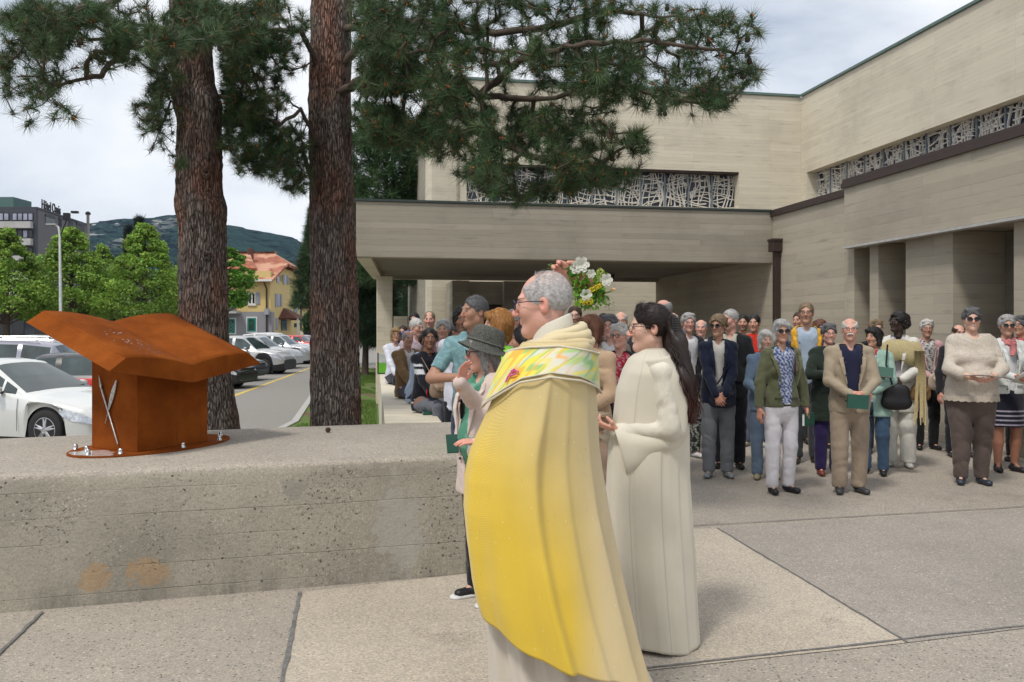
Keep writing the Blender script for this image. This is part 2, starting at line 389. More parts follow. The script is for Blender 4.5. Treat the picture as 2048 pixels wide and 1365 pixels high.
M['blackplastic'] = plain('black_plastic', (.018, .018, .02), .5)
M['headlight'] = plain('headlight_lens', (.55, .58, .62), .08, .3, .4, 18)
M['taillight'] = plain('tail_light', (.45, .01, .01), .2)
M['plate'] = plain('number_plate', (.7, .7, .68), .5)
# ================================================================= GROUND
GZ = -.36
mb = MB(); mb.box(-3400, 3400, -300, 2900, GZ - .5, GZ)
tag(mb.build('ground', M['asphalt']), kind='structure')
# near wall lines
FA, FB = np.array((-2.855, 4.60)), np.array((-.30, 5.33))     # front face line
fd = (FB - FA) / np.linalg.norm(FB - FA)
F0 = FA - fd * 6.5
BA, BB = np.array((-3.85, 6.2)), np.array((-1.11, 7.22)); bd = (BB - BA) / np.linalg.norm(BB - BA); B0 = BA - bd * 6.5
A10 = R(10)
bx = np.array((cos(A10), sin(A10))); by = np.array((-sin(A10), cos(A10)))
CO = np.array((-2.93, 15.5))
def L2W(x, y): p = CO + bx * x + by * y; return (float(p[0]), float(p[1]))
O1 = np.array((-1.11, 7.2)); Od = np.array((-2.46, 14.8)); Od = Od / np.linalg.norm(Od)
far = O1 + Od * 30
wi = .5
nrm_ = np.array((Od[1], -Od[0]))
# plaza: one slab 0.36 m thick
mb = MB()
mb.prism([(-14, -4), (16, -4), (30, 12), (30, 40), tuple(far + nrm_ * .2), tuple(O1 + nrm_ * .2), tuple(FB + np.array((-.1, .2))), tuple(F0 + np.array((0, .15)))], GZ - .1, 0)
tag(mb.build('plaza', M['plaza']), kind='structure')
def gp(px, py, z=0): d = D_(py, z); return (X_(px, d), d)
# joints and slabs of other tone (sheets a few mm above each other)
j1a, j1b, j1c = gp(1290, 1343), gp(1815, 1287), gp(2048, 1258)
d1a, d1b = gp(1435, 1058), gp(1815, 1287)
k1a, k1b = gp(1200, 1064), gp(2048, 1015)
def ext(a, b, t): return (a[0] + (b[0] - a[0]) * t, a[1] + (b[1] - a[1]) * t)
l1a, l1b = gp(600, 1186), gp(565, 1365)
l2a, l2b = gp(85, 1226), gp(0, 1309)
mb = MB()
k0 = ext(k1a, k1b, -.9)
mb.poly([(*ext(j1a, j1c, -1.2), .004), (*ext(j1a, j1c, 0), .004), (*j1b, .004), (*d1a, .004), (*k1a, .004), (*ext(k1a, k1b, -.12), .004), (*FB, .004), (*l1a, .004), (*ext(l1a, l1b, 1.2), .004)])
tag(mb.build('pavement', M['plaza_warm']), kind='structure')
mb = MB()
mb.poly([(*j1b, .004), (*ext(j1b, j1c, 3.5), .004), (*ext(k1a, k1b, 1.9), .004), (*d1a, .004)])
tag(mb.build('pavement', M['plaza_grey']), kind='structure')
mb = MB()
def strip(mb, a, b, w, z, n=40, jit=.004):
    a = np.array(a); b = np.array(b); t = b - a; L = np.linalg.norm(t); t /= L; nn = np.array((-t[1], t[0]))
    P = []; rr = random.Random(int(abs(a[0] * 100)) + 3)
    for k in range(n + 1):
        c = a + t * L * k / n + nn * rr.uniform(-jit, jit); ww = w * rr.uniform(.7, 1.25) / 2
        P.append((mb.vert((*(c + nn * ww), z)), mb.vert((*(c - nn * ww), z))))
    for p, q in zip(P[:-1], P[1:]): mb.face([p[0], p[1], q[1], q[0]])
strip(mb, ext(j1a, j1b, -.9), ext(j1b, j1c, 3), .016, .008)
strip(mb, d1a, d1b, .014, .0085)
strip(mb, ext(k1a, k1b, -.1), ext(k1a, k1b, 1.8), .014, .009)
strip(mb, l1a, ext(l1a, l1b, 2), .022, .0095)
strip(mb, l2a, ext(l2a, l2b, 3), .018, .010)
tag(mb.build('pavement', M['joint']), kind='structure')
# grass and kerb
KA, KB = gp(632, 793, GZ), gp(597, 850, GZ)
K2 = ext(KA, KB, 1.5); K0 = ext(KA, KB, -4)
mb = MB()
mb.prism([K0, KA, KB, (-4.1, 11), (-5.5, 8.5), (-12, 4), tuple(B0 + np.array((0, .0))), tuple(O1 + nrm_ * .1), tuple(far + nrm_ * .1)], GZ - .2, -.30)
def soil():
    m = MT('grass_and_soil', .95); v = m.vec(); n = m.noise(v, .9, 6, .6); n2 = m.noise(v, 30, 4)
    g = m.ramp(n2, [(.3, (.05, .10, .015)), (.7, (.14, .23, .04))]); s = m.ramp(n2, [(.3, (.09, .055, .035)), (.7, (.19, .12, .08))])
    m.color(m.mix(s, g, m.ramp(n, [(.42, 0), (.52, 1)]))); m.bump(n2, .8, .03); return m.m
M['soil'] = soil()
tag(mb.build('ground', M['soil']), kind='structure')
mb = MB()
kp = [K0, KA, KB, (-4.1, 11)]
for a, b in zip(kp[:-1], kp[1:]):
    a = np.array(a); b = np.array(b); t = (b - a) / np.linalg.norm(b - a); nn = np.array((-t[1], t[0])) * .14
    mb.prism([tuple(a), tuple(b), tuple(b - nn), tuple(a - nn)], GZ - .1, GZ + .085)
tag(mb.build('kerb', M['kerb']), kind='structure')
# grass blades as one stuff object
def blades(n, fn, hh, name, colA, colB):
    V = []; Cc = []
    P = np.array([fn() for _ in range(n)])
    a = rng.uniform(0, 2 * pi, n); h = rng.uniform(.5, 1.2, n) * hh; lean = rng.uniform(-.5, .5, (n, 2)) * hh
    dx = np.stack([np.cos(a), np.sin(a), 0 * a], 1) * .006
    V = np.empty((n, 3, 3)); V[:, 0] = P - dx; V[:, 1] = P + dx; V[:, 2] = P + np.column_stack([lean, h])
    t = rng.uniform(0, 1, (n, 1)); col = np.array(colA) * (1 - t) + np.array(colB) * t
    return npobj(name, V.reshape(-1, 3), np.arange(n * 3).reshape(-1, 3), M['leaf'], smooth=False, col=np.repeat(col, 3, 0))
def gfn():
    while 1:
        y = random.uniform(9, 40); o = O1 + Od * ((y - 7.2) / Od[1]); k = np.interp(y, [9, 11, KB[1], KA[1], 60], [-4.6, -4.1, KB[0], KA[0], KA[0] - 7])
        x = random.uniform(k + .15, o[0] - .05)
        if sin(x * 2.1 + 1) + sin(y * 1.3) + sin(x * 5 + y * 3) * .6 > -.5: return (x, y, -.31)
tag(blades(26000, gfn, .07, 'grass', (.06, .12, .02), (.17, .28, .05)), 'short patchy green grass strip under the pines between kerb and parapet', 'grass', kind='stuff')
# parking markings
mb = MB()
ya, yb = gp(488, 785, GZ), gp(640, 729, GZ)
strip(mb, ext(ya, yb, -.3), ext(ya, yb, 1.6), .14, GZ + .004, 20, .01)
tag(mb.build('road_marking', M['yellow_paint']), kind='structure')
mb = MB()
yd = np.array(yb) - np.array(ya); yd /= np.linalg.norm(yd)
for k in range(-3, 14):
    p = np.array(ya) + yd * (k * 2.6 + .6); q = p + np.array((-1, .10)) * 4.8
    strip(mb, tuple(p), tuple(q), .12, GZ + .008, 6, .004)
tag(mb.build('road_marking', M['white_paint']), kind='structure')

# ================================================================= LOW WALL (weathered, worn edges)
def wall_mesh():
    n = 150; V = []; F = []; mi = []; UV = []
    tL = np.linspace(0, 1, n); r2 = np.random.default_rng(3)
    F1 = FB + fd * .0; LF = np.linalg.norm(F1 - F0)
    e1 = np.cumsum(r2.normal(0, .002, n)); e1 -= np.linspace(e1[0], e1[-1], n); e1 = np.clip(e1, -.012, .012) + r2.normal(0, .0022, n)
    chip = np.clip(np.sin(tL * 47) * np.sin(tL * 21 + 1) - .55, 0, 1) * .045
    K = []
    for i in range(n):
        f = F0 + (F1 - F0) * tL[i]; b = B0 + ((O1 + nrm_ * .0) - B0) * tL[i]
        if i > n - 14: b = b + (O1 + nrm_ * .62 - b) * ((i - n + 14) / 13.) ** .8 * 1.0
        dn = (b - f) / np.linalg.norm(b - f)
        prof = [(f, -.05), (f, .25), (f, .5), (f + dn * (.002 + abs(e1[i]) * .4), .70 - chip[i]), (f + dn * (.006 + abs(e1[i]) * .5), .742 - chip[i] * .5 + e1[i] * .4), (f + dn * .018, .759 + e1[i] * .35), (f + dn * .045, .766 + e1[i] * .15), (f + dn * .12, .77), (f + (b - f) * .5, .772), (b - dn * .06, .77), (b - dn * .012, .765), (b, .745), (b, -.6)]
        K.append([(p[0][0], p[0][1], p[1]) for p in prof])
    m = len(K[0]); V = np.array(K).reshape(-1, 3); s = tL * LF
    for i in range(n - 1):
        for j in range(m - 1):
            F.append([i * m + j, (i + 1) * m + j, (i + 1) * m + j + 1, i * m + j + 1]); mi.append(0 if (j < 4 or j >= 11) else 1)
            for (ii, jj) in ((i, j), (i + 1, j), (i + 1, j + 1), (i, j + 1)): UV.append((s[ii], K[ii][jj][2] if j < 5 or j >= 11 else K[ii][jj][1]))
    V = list(map(tuple, V)); 
    F2 = np.array(F)
    return V, F2, mi, UV
V, F2, mi, UV = wall_mesh()
o = npobj('concrete_wall', V, F2, [M['wallface'], M['walltop']], smooth=True, uv=UV, mi=mi)
# end cap of the wall
tag(o, 'broad low weathered concrete wall carrying the rusted book lectern, black speckles and board lines on its face', 'wall')
mb = MB()
endp = O1 + nrm_ * .62
mb.prism([(FB[0] - .01, FB[1] + .01), (FB[0] + .004, FB[1]), (endp[0] + .004, endp[1]), (endp[0] - .01, endp[1])], -.02, .75)
mb.build('end_face', M['wallface'], o)
# parapet running away under the canopy
mb = MB()
far2 = O1 + Od * 15.6
mb.prism([tuple(O1 + Od * .02), tuple(O1 + Od * .02 + nrm_ * wi), tuple(far2 + nrm_ * wi), tuple(far2)], -.6, .768)
tag(mb.build('parapet', M['conc'], bevel=.012), 'narrow pale concrete parapet people sit on, running back to the canopy column', 'wall')
# debris on the wall: pine cone
mb = MB()
pc = np.array(W_(656, 866, 0)); d = FPX * (CAMH - .77) / (866 - HZ); pc = np.array((X_(656, d), d, .772))
for k in range(9):
    for a in range(7):
        an = a * 2 * pi / 7 + k * .45; z = .004 + k * .0042; r = .016 * sin(pi * (k + 1.2) / 10.5)
        mb.obox((r * cos(an), r * sin(an), z), .011, .009, .003, [[cos(an), -sin(an), 0], [sin(an), cos(an), 0], [0, 0, 1]])
mb.lathe([(.003, 0), (.010, .008), (.011, .024), (.004, .040)], n=8)
o = mb.build('pine_cone', plain('dry_cone', (.12, .07, .045), .9)); o.location = pc
tag(o, 'small open brown pine cone lying alone on top of the low concrete wall', 'pine cone')

# ================================================================= BOOK LECTERN
lu, lv = np.array((.45, .893)), np.array((-.893, .45)); lc = np.array((-2.505, 5.73))
ang = atan2(lu[1], lu[0])
def ll(u, v): return (u, v)
root = empty('book_lectern', (lc[0], lc[1], .772), ang, 'rust brown steel lectern shaped like an open book standing on the low wall', 'lectern')
def zs(v): return .5676 + .374 * (v + .4)          # valley height (top of book at spine) above wall top
mb = MB(); nu, nv = 16, 12; top = {}
def ztop(u, v):
    a = min(abs(u) / .52, 1); return zs(v) + .066 * (1 - (1 - a) ** 1.9) + .004 * sin(pi * a)
us = [(-.52 + 1.04 * i / (2 * nu)) for i in range(2 * nu + 1)]; vs = [-.40 + .80 * j / nv for j in range(nv + 1)]
for i, u in enumerate(us):
    for j, v in enumerate(vs): top[i, j] = mb.vert((u, v, ztop(u, v)))
for i in range(2 * nu):
    for j in range(nv): mb.face([top[i, j], top[i + 1, j], top[i + 1, j + 1], top[i, j + 1]])
o = mb.build('book_page', M['corten'], root, smooth=True)
sd = o.modifiers.new('solid', 'SOLIDIFY'); sd.thickness = .004; sd.offset = 0
# sides + underside
def bot(u, v):
    uu = u / .52 * .635; return (uu, v, zs(v) - .115 + .105 * abs(u) / .52)
mb = MB(); B = {}; T = {}
for i, u in enumerate(us):
    for j in (0, nv):
        T[i, j] = mb.vert((u, vs[j], ztop(u, vs[j]) - .001)); B[i, j] = mb.vert(bot(u, vs[j]))
for i in range(2 * nu):
    mb.face([B[i, 0], B[i + 1, 0], T[i + 1, 0], T[i, 0]]); mb.face([B[i + 1, nv], B[i, nv], T[i, nv], T[i + 1, nv]])
    mb.face([B[i, nv], B[i + 1, nv], B[i + 1, 0], B[i, 0]])
for i, s in ((0, 1), (2 * nu, -1)):
    q = [B[i, nv], B[i, 0], T[i, 0], T[i, nv]]; mb.face(q if s > 0 else q[::-1])
mb.build('book_cover', M['corten'], root)
mb = MB()
def pt(x, y): return zs(y) - .112 + .105 * abs(x) / .635
pp = [(-.295, -.222), (.0, -.222), (.295, -.222), (.295, .222), (0, .222), (-.295, .222)]
mb.prism(pp, .011, pt)
mb.build('pedestal', M['corten'], root, bevel=.004)
mb = MB(); mb.prism([(.60 * cos(a * 2 * pi / 72) + .02, .37 * sin(a * 2 * pi / 72)) for a in range(72)], 0, .011)
mb.build('base_plate', M['corten'], root)
# water film on left end of plate
mb = MB(); rr = random.Random(5); ring = []
for a in range(48):
    t = a * 2 * pi / 48; r = 1 + .10 * sin(3 * t + 1) + .07 * sin(7 * t)
    x, y = -.455 + .105 * r * cos(t), -.01 + .17 * r * sin(t)
    k = sqrt(((x - .02) / .60) ** 2 + (y / .37) ** 2)
    if k > .975: x, y = (x - .02) * .975 / k + .02, y * .975 / k
    if x > -.30: x = -.30
    ring.append((x, y))
mb.prism(ring, .0112, .0135); mb.build('water_film', M['wetfilm'], root)
for bx_, by_ in ((-.40, -.20), (-.02, -.33), (.36, -.27), (.55, -.08), (-.42, .10), (-.40, .24), (.35, .28), (-.505, -.03)):
    mb = MB(); mb.lathe([(.016, 0), (.018, .002), (.018, .005), (.0145, .006), (.0145, .017), (.013, .019), (.0135, .021), (.0135, .031), (.009, .037), (.003, .040)], (bx_, by_, .0112), 12)
    mb.build('bolt', M['steel'], root, smooth=True)
# pewter pen and feather on the left face (-u side)  x = -.295
def onface(y, z, off=.012): return (-.295 - off, y, z)
mb = MB(); mb.tube([onface(.135, .505), onface(.115, .44), onface(.10, .40), onface(-.055, .055)], [.002, .009, .0075, .0055], 8)
mb.tube([onface(.118, .455), onface(.104, .412)], [.010, .009], 8)
mb.build('pen', M['brushed'], root, smooth=True)
mb = MB()
c0 = np.array((-.045, .475)); c1 = np.array((.035, .27)); ax = c1 - c0; L = np.linalg.norm(ax); ax /= L; nn = np.array((-ax[1], ax[0])); L_ = []
pts = []
for k in range(15): t = k / 14; wq = .020 * sin(pi * min(1, t * .9 + .06)) + (.003 if k % 2 else 0); pts.append(c0 + ax * L * t + nn * wq)
for k in range(15): t = 1 - k / 14; wq = .013 * sin(pi * min(1, t * .9 + .06)); pts.append(c0 + ax * L * t - nn * wq)
i0 = [mb.vert((-.303, p[0], p[1])) for p in pts]; i1 = [mb.vert((-.311, p[0], p[1])) for p in pts]
mb.face(i0); mb.face(i1[::-1])
for k in range(len(pts)): mb.face([i0[k], i0[(k + 1) % len(pts)], i1[(k + 1) % len(pts)], i1[k]])
mb.tube([(-.309, *c0), (-.309, *(c0 + ax * (L + .09)))], .003, 6)
mb.build('feather', M['brushed'], root)
# wet marks on the page: thin droplets film
mb = MB(); rr = random.Random(4)
for k in range(95):
    a = rr.gauss(0, 1); u = -.27 + rr.gauss(0, .08) + .10 * (k / 95.); v = -.18 + rr.gauss(0, .12); v = max(-.385, min(.1, v)); u = max(-.50, min(-.02, u))
    rx = rr.uniform(.004, .012); ry = rr.uniform(.0015, .0035)
    ring = [(u + rx * cos(t * pi / 4) , v + ry * sin(t * pi / 4) + .3 * rx * cos(t * pi / 4)) for t in range(8)]
    top_ = [mb.vert((x, y, ztop(x, y) + .0045)) for x, y in ring]; mb.face(top_)
mb.build('droplets', plain('water_droplets', (.30, .27, .27), .03, 0, spec=1.0), root)

# ================================================================= CHURCH
ch = empty('church', (CO[0], CO[1], 0), A10, 'large modernist church of pale board marked concrete with tracery window bands and entrance canopy', 'church')
def cb(name, mat, *boxes, bevel=.008, kids=None):
    mb = MB()
    for b in boxes: mb.box(*b)
    return mb.build(name, mat, ch, bevel=bevel)
# canopy: fascia beams, sloped soffit
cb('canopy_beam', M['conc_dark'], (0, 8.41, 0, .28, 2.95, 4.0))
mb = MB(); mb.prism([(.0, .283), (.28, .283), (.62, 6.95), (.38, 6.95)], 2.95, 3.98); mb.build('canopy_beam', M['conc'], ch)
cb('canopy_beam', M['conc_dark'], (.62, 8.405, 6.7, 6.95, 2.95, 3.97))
mb = MB(); mb.prism([(.29, .285), (8.40, .285), (8.40, 6.69), (.61, 6.69)], 3.05, 3.25); mb.build('canopy_soffit', M['conc_shade'], ch)
cb('flashing', M['coping'], (-.03, 8.38, -.035, .30, 4.003, 4.045), bevel=0)
# lower right aisle
cb('side_wall', M['conc_mid'], (8.41, 14.0, -3.24, 6.95, 0, 4.0))
cb('flashing', M['flash'], (8.37, 14.0, -3.24, 6.97, 4.003, 4.03), bevel=0); cb('flashing', M['flash'], (8.36, 8.405, -3.24, 6.97, 3.90, 4.002), bevel=0)
cb('lintel_wall', M['conc_mid'], (8.0, 14.0, -13, -3.245, 2.96, 4.0))
cb('flashing', M['flash'], (7.95, 14.05, -13, -3.27, 4.003, 4.06), bevel=0); cb('flashing', M['flash'], (7.95, 7.995, -13, -3.22, 3.92, 4.002), bevel=0)
cb('drip_edge', M['kerb'], (7.97, 8.12, -13, -3.245, 2.92, 2.957), bevel=0)
# piers below the lintel: faces at x=8.25.. ; recesses
def ray_y(px, x):   # local y on plane local x where the sight line of px crosses
    k = (px - 1024) / FPX
    # world = CO + bx*x + by*y ; X = k*Y
    A = CO[0] + bx[0] * x; Bq = CO[1] + bx[1] * x
    return (k * Bq - A) / (by[0] - k * by[1])
PX = 8.18
piers = [(1692, 1708), (1811, 1892), (1739, 1754), (1892, 1907), (2027, 2160)]
for a, b in ((1692, 1708), (1739, 1756), (1811, 1905), (2027, 2140)):
    y1, y0 = ray_y(a, PX), ray_y(b, PX)
    cb('pier', M['conc_mid'], (PX, 9.4, y0, y1, 0, 2.955))
cb('recess_wall', M['conc_shade'], (9.0, 9.2, -13, -3.25, 0, 2.95))  # recess shade is put into the wall colour
cb('plinth', M['conc_mid'], (8.15, 8.175, ray_y(1905, 8.15), ray_y(1812, 8.15), 0.0, .12))
# back wall with window band
BY = 9.0; WX0, WX1, WZ0, WZ1 = 3.17, 11.95, 5.47, 6.63
cb('back_wall', M['conc'], (2.95, 14.1, BY, BY + .5, 0, WZ0), (2.95, 14.1, BY, BY + .5, WZ1, 9.13), (2.95, WX0, BY, BY + .5, WZ0, WZ1), (WX1, 14.1, BY, BY + .5, WZ0, WZ1), bevel=0)
mb = MB(); mb.prism([(1.97, BY - .22), (2.1, BY - .26), (2.85, BY - .12), (2.944, BY + .02), (2.944, BY + .6), (1.97, BY + .6)], 0, 9.10); mb.build('corner_pier', M['conc'], ch)
cb('flashing', M['copper'], (1.9, 14.06, BY - .06, BY + .6, 9.135, 9.21), bevel=0)
# upper right wall
UX = 14.1
cb('upper_wall', M['conc'], (UX, UX + .5, -16, BY - .004, 3.9, WZ0 - .02), (UX, UX + .5, -16, BY - .004, WZ1, 9.13), (UX, UX + .5, BY - .35, BY - .004, WZ0 - .02, WZ1), bevel=0)
cb('flashing', M['copper'], (UX - .06, UX + .6, -16, BY - .06, 9.135, 9.21), bevel=0)
cb('roof_slab', M['conc_dark'], (UX + .55, UX + 12, -16, BY + 12, 3.9, 9.0))
cb('roof_slab', M['conc_dark'], (2.0, UX + .5, BY + .62, BY + 12, 0, 9.0))
# tracery panels
def tracery(plane, x0, x1, z0, z1, seed, parent):
    """irregular stone net as thin bars: warped grid lines + arcs"""
    r = random.Random(seed); mb = MB(); 
    w, h = x1 - x0, z1 - z0
    cx, cz = r.uniform(.2, .8) * w, r.uniform(-.1, 1.1) * h; k1, k2 = r.uniform(-.5, .5), r.uniform(.2, .6); ph = r.uniform(0, 6)
    WB = [0] * 6
    def rw(): WB[:] = [r.uniform(-.07, .07), r.uniform(2, 6), r.uniform(0, 6), r.uniform(-.07, .07), r.uniform(2, 7), r.uniform(0, 6)]
    def warp(u, v):
        return (x0 + min(w, max(0, u + WB[0] * sin(v / h * WB[1] + WB[2]) + .05 * sin(u * 5 + v * 4 + ph))), z0 + min(h, max(0, v + WB[3] * sin(u / w * WB[4] + WB[5]) + .07 * h * sin(u / w * 3.3 + ph * 1.7) * k2)))
    def bar(pts, wd):
        P = [np.array(p) for p in pts]
        for a, b in zip(P[:-1], P[1:]):
            t = b - a; L = np.linalg.norm(t)
            if L < 1e-3: continue
            t /= L; n = np.array((-t[1], t[0])) * wd / 2; a2 = a - t * wd * .25; b2 = b + t * wd * .25
            q = [a2 - n, b2 - n, b2 + n, a2 + n]
            if plane == 'y':
                f = [(p[0], YF, p[1]) for p in q]; g = [(p[0], YF + .05, p[1]) for p in q]
            else:
                f = [(YF, p[0], p[1]) for p in q][::-1]; g = [(YF + .05, p[0], p[1]) for p in q][::-1]
            i = [mb.vert(p) for p in f]; j = [mb.vert(p) for p in g]
            mb.face(i)
            for k in range(4): mb.face([i[(k + 1) % 4], i[k], j[k], j[(k + 1) % 4]])
    nx, nz = max(3, int(w / .088)), max(3, int(h / .10))
    for i in range(nx + 1):
        rw(); u = w * i / nx + r.uniform(-.04, .04); sl = r.uniform(-.22, .22); v0 = 0 if r.random() < .6 else h * r.uniform(0, .5); v1 = h if r.random() < .6 else h * r.uniform(.5, 1)
        bar([warp(u + sl * (v / h - .5), v) for v in np.linspace(v0, v1, 5)], r.uniform(.013, .027))
    for i in range(nz + 1):
        rw(); v = h * i / nz + r.uniform(-.04, .04); sl = r.uniform(-.25, .25); u0 = 0 if r.random() < .7 else w * r.uniform(0, .5); u1 = w if r.random() < .7 else w * r.uniform(.5, 1)
        bar([warp(u, v + sl * (u / w - .5)) for u in np.linspace(u0, u1, 6)], r.uniform(.015, .030))
    for q in range(max(1, int(w / .45))):
        ax_, az = x0 + r.uniform(0, w), z0 + r.uniform(-.3, 1.3) * h; rr_ = r.uniform(.35, .9) * h; a0 = r.uniform(0, 6)
        pts = [(ax_ + rr_ * cos(a0 + t * .22), az + rr_ * sin(a0 + t * .22)) for t in range(12)]
        run = []
        for p in pts + [None]:
            if p and x0 < p[0] < x1 and z0 < p[1] < z1: run.append(p)
            else:
                if len(run) > 1: bar(run, r.uniform(.03, .05))
                run = []
    for q in range(int(w * 9)):
        a = (r.uniform(x0, x1), r.uniform(z0, z1)); an = r.uniform(0, pi); L = r.uniform(.15, .5)
        b = (min(x1, max(x0, a[0] + L * cos(an))), min(z1, max(z0, a[1] + L * sin(an)))); bar([a, b], r.uniform(.012, .026))
    return mb.build('tracery', M['lattice'], parent)
YF = BY + .30
win = cb('window', M['leadglass'], (WX0 - .02, WX1 + .02, BY + .36, BY + .40, WZ0 - .02, WZ1 + .02), bevel=0)
n = 11
for k in range(n):
    a = WX0 + (WX1 - WX0) * k / n; b = WX0 + (WX1 - WX0) * (k + 1) / n
    tracery('y', a + .02, b - .02, WZ0, WZ1, 40 + k, win)
for k in range(1, n):
    a = WX0 + (WX1 - WX0) * k / n; mb = MB(); mb.box(a - .022, a + .022, BY + .27, BY + .36, WZ0, WZ1); mb.build('mullion', M['mullion'], win)
mb = MB(); mb.box(WX0 + .002, WX1 - .002, BY + .03, BY + .36, WZ1 - .06, WZ1 - .002); mb.build('frame', M['flash'], win)
YF = UX + .30
win = cb('window', M['leadglass'], (UX + .36, UX + .40, -16, BY - .36, WZ0 - .04, WZ1 + .02), bevel=0)
n = 17; y0_, y1_ = -6.5, BY - .36
for k in range(n):
    a = y0_ + (y1_ - y0_) * k / n; b = y0_ + (y1_ - y0_) * (k + 1) / n
    tracery('x', a + .02, b - .02, WZ0 - .02, WZ1, 80 + k, win)
for k in range(0, n):
    a = y0_ + (y1_ - y0_) * k / n; mb = MB(); mb.box(UX + .27, UX + .36, a - .022, a + .022, WZ0 - .02, WZ1); mb.build('mullion', M['mullion'], win)
# narrow window between piers
YF = 8.62
win = cb('window', M['leadglass'], (8.70, 8.74, ray_y(1745, 8.6), ray_y(1716, 8.6) + .3, .3, 2.9), bevel=0)
tracery('x', ray_y(1741, 8.6), ray_y(1716, 8.6) + .2, .3, 2.9, 9, win)
# entrance porch block and door
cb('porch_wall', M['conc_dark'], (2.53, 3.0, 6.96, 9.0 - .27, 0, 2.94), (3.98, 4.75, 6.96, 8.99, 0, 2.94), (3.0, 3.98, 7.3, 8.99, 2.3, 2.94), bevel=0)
dr = cb('door', plain('dark_wooden_door', (.028, .013, .010), .5, nsc=5), (3.0, 3.98, 7.45, 7.52, 0, 2.3), bevel=0)
mb = MB(); [mb.box(3.0 + .1 * i, 3.0 + .1 * i + .085, 7.425, 7.452, .02, 2.28) for i in range(10)]; mb.build('door_boards', plain('dark_red_boards', (.05, .016, .012), .5), dr)
# rainwater hopper and pipe
dp = empty('downpipe', (0, 0, 0), 0, 'dark brown square rainwater downpipe with hopper head in the corner beside the canopy', 'downpipe')
dp.location = (*L2W(8.33, -.32), 0); dp.rotation_euler = (0, 0, A10)
mb = MB(); mb.box(-.055, .055, -.055, .055, 0, 3.15); mb.build('pipe', M['flash'], dp, bevel=.004)
mb = MB(); mb.box(-.12, .075, -.11, .11, 3.15, 3.36); mb.box(-.135, .076, -.125, .125, 3.362, 3.41); mb.build('hopper', M['flash'], dp, bevel=.004)
# lamp under the canopy
p = L2W(5.9, 4.6)
lm = empty('ceiling_lamp', (*p, 0), A10, 'flat black box lamp fixed under the canopy ceiling', 'lamp')
mb = MB(); mb.box(-.5, .5, -.18, .18, 2.86, 3.0); mb.build('housing', M['darkmetal'], lm, bevel=.006)
mb = MB(); mb.box(-.1, .1, -.05, .05, 3.0, 3.05); mb.build('mount', M['darkmetal'], lm)
# slim column on the parapet
o = empty('concrete_column', (*L2W(.65, 5.75), 0), A10, 'pale square concrete column standing on the parapet at the open corner of the canopy', 'column')
mb = MB(); mb.box(-.2, .2, -.2, .2, .768, 2.95); mb.build('shaft', M['conc'], o, bevel=.01)
mb = MB(); mb.box(-.22, .22, -.22, .22, -.5, .765); mb.build('base', M['conc'], o)
d = 22.6
o = MB().box(X_(787, d), X_(815, d), d, d + .38, -.3, Z_(633, d)).build('concrete_pillar', M['conc'], bevel=.01)
tag(o, 'short pale square concrete pillar behind the seated people, left of the entrance', 'pillar')
# crate
d = 15.2
o = empty('plastic_crate', (X_(768, d), d, .77), .2, 'bright green plastic box with clear lid on the parapet beside the column', 'crate')
k = d / FPX
mb = MB(); mb.box(-12 * k, 12 * k, -.12, .12, .0, .20); mb.build('body', plain('green_plastic', (.13, .42, .03), .4), o, bevel=.008)
mb = MB(); mb.box(-12 * k, 12 * k, -.12, .12, .203, .38); mb.build('lid', plain('clear_plastic', (.45, .48, .46), .2), o, bevel=.008)
mb = MB(); mb.box(-12 * k - .008, -12 * k + .006, -.125, .125, 0.002, .385); mb.box(-12 * k, 12 * k, -.128, -.121, -.0, .02); mb.build('rim', M['blackplastic'], o)
# ================================================================= TREES
def needle_tufts(P, Dn, n, ln, wd, base_col, rr, spread=.75, back=.05):
    """P tuft centres, Dn tuft directions -> tris, colours"""
    m = len(P); P = np.repeat(P, n, 0); D = np.repeat(Dn, n, 0)
    r = rr.normal(size=(m * n, 3)); r /= np.linalg.norm(r, axis=1, keepdims=True)
    d = D * (1 - spread * .45) + r * spread; d /= np.linalg.norm(d, axis=1, keepdims=True)
    b = P - D * rr.uniform(0, back, (m * n, 1)); L = ln * rr.uniform(.65, 1.15, (m * n, 1))
    s = np.cross(d, rr.normal(size=(m * n, 3))); s /= np.linalg.norm(s, axis=1, keepdims=True) + 1e-9
    V = np.empty((m * n, 3, 3), np.float32); V[:, 0] = b - s * wd / 2; V[:, 1] = b + s * wd / 2; V[:, 2] = b + d * L + np.array([0, 0, -.012]) * (L / ln)
    tc = np.array(base_col) * (1 + rr.uniform(-.35, .45, (m, 1))) * np.array([1, 1, 1]); tc[:, 0] *= rr.uniform(.8, 1.35, m)
    return V.reshape(-1, 3), np.repeat(tc, n * 3, 0)
def inpoly(pts, poly):
    x, y = pts[:, 0], pts[:, 1]; c = np.zeros(len(pts), bool); n = len(poly)
    for i in range(n):
        x1, y1 = poly[i]; x2, y2 = poly[(i + 1) % n]
        if y1 == y2: continue
        c ^= ((y1 > y) != (y2 > y)) & (x < (x2 - x1) * (y - y1) / (y2 - y1) + x1)
    return c
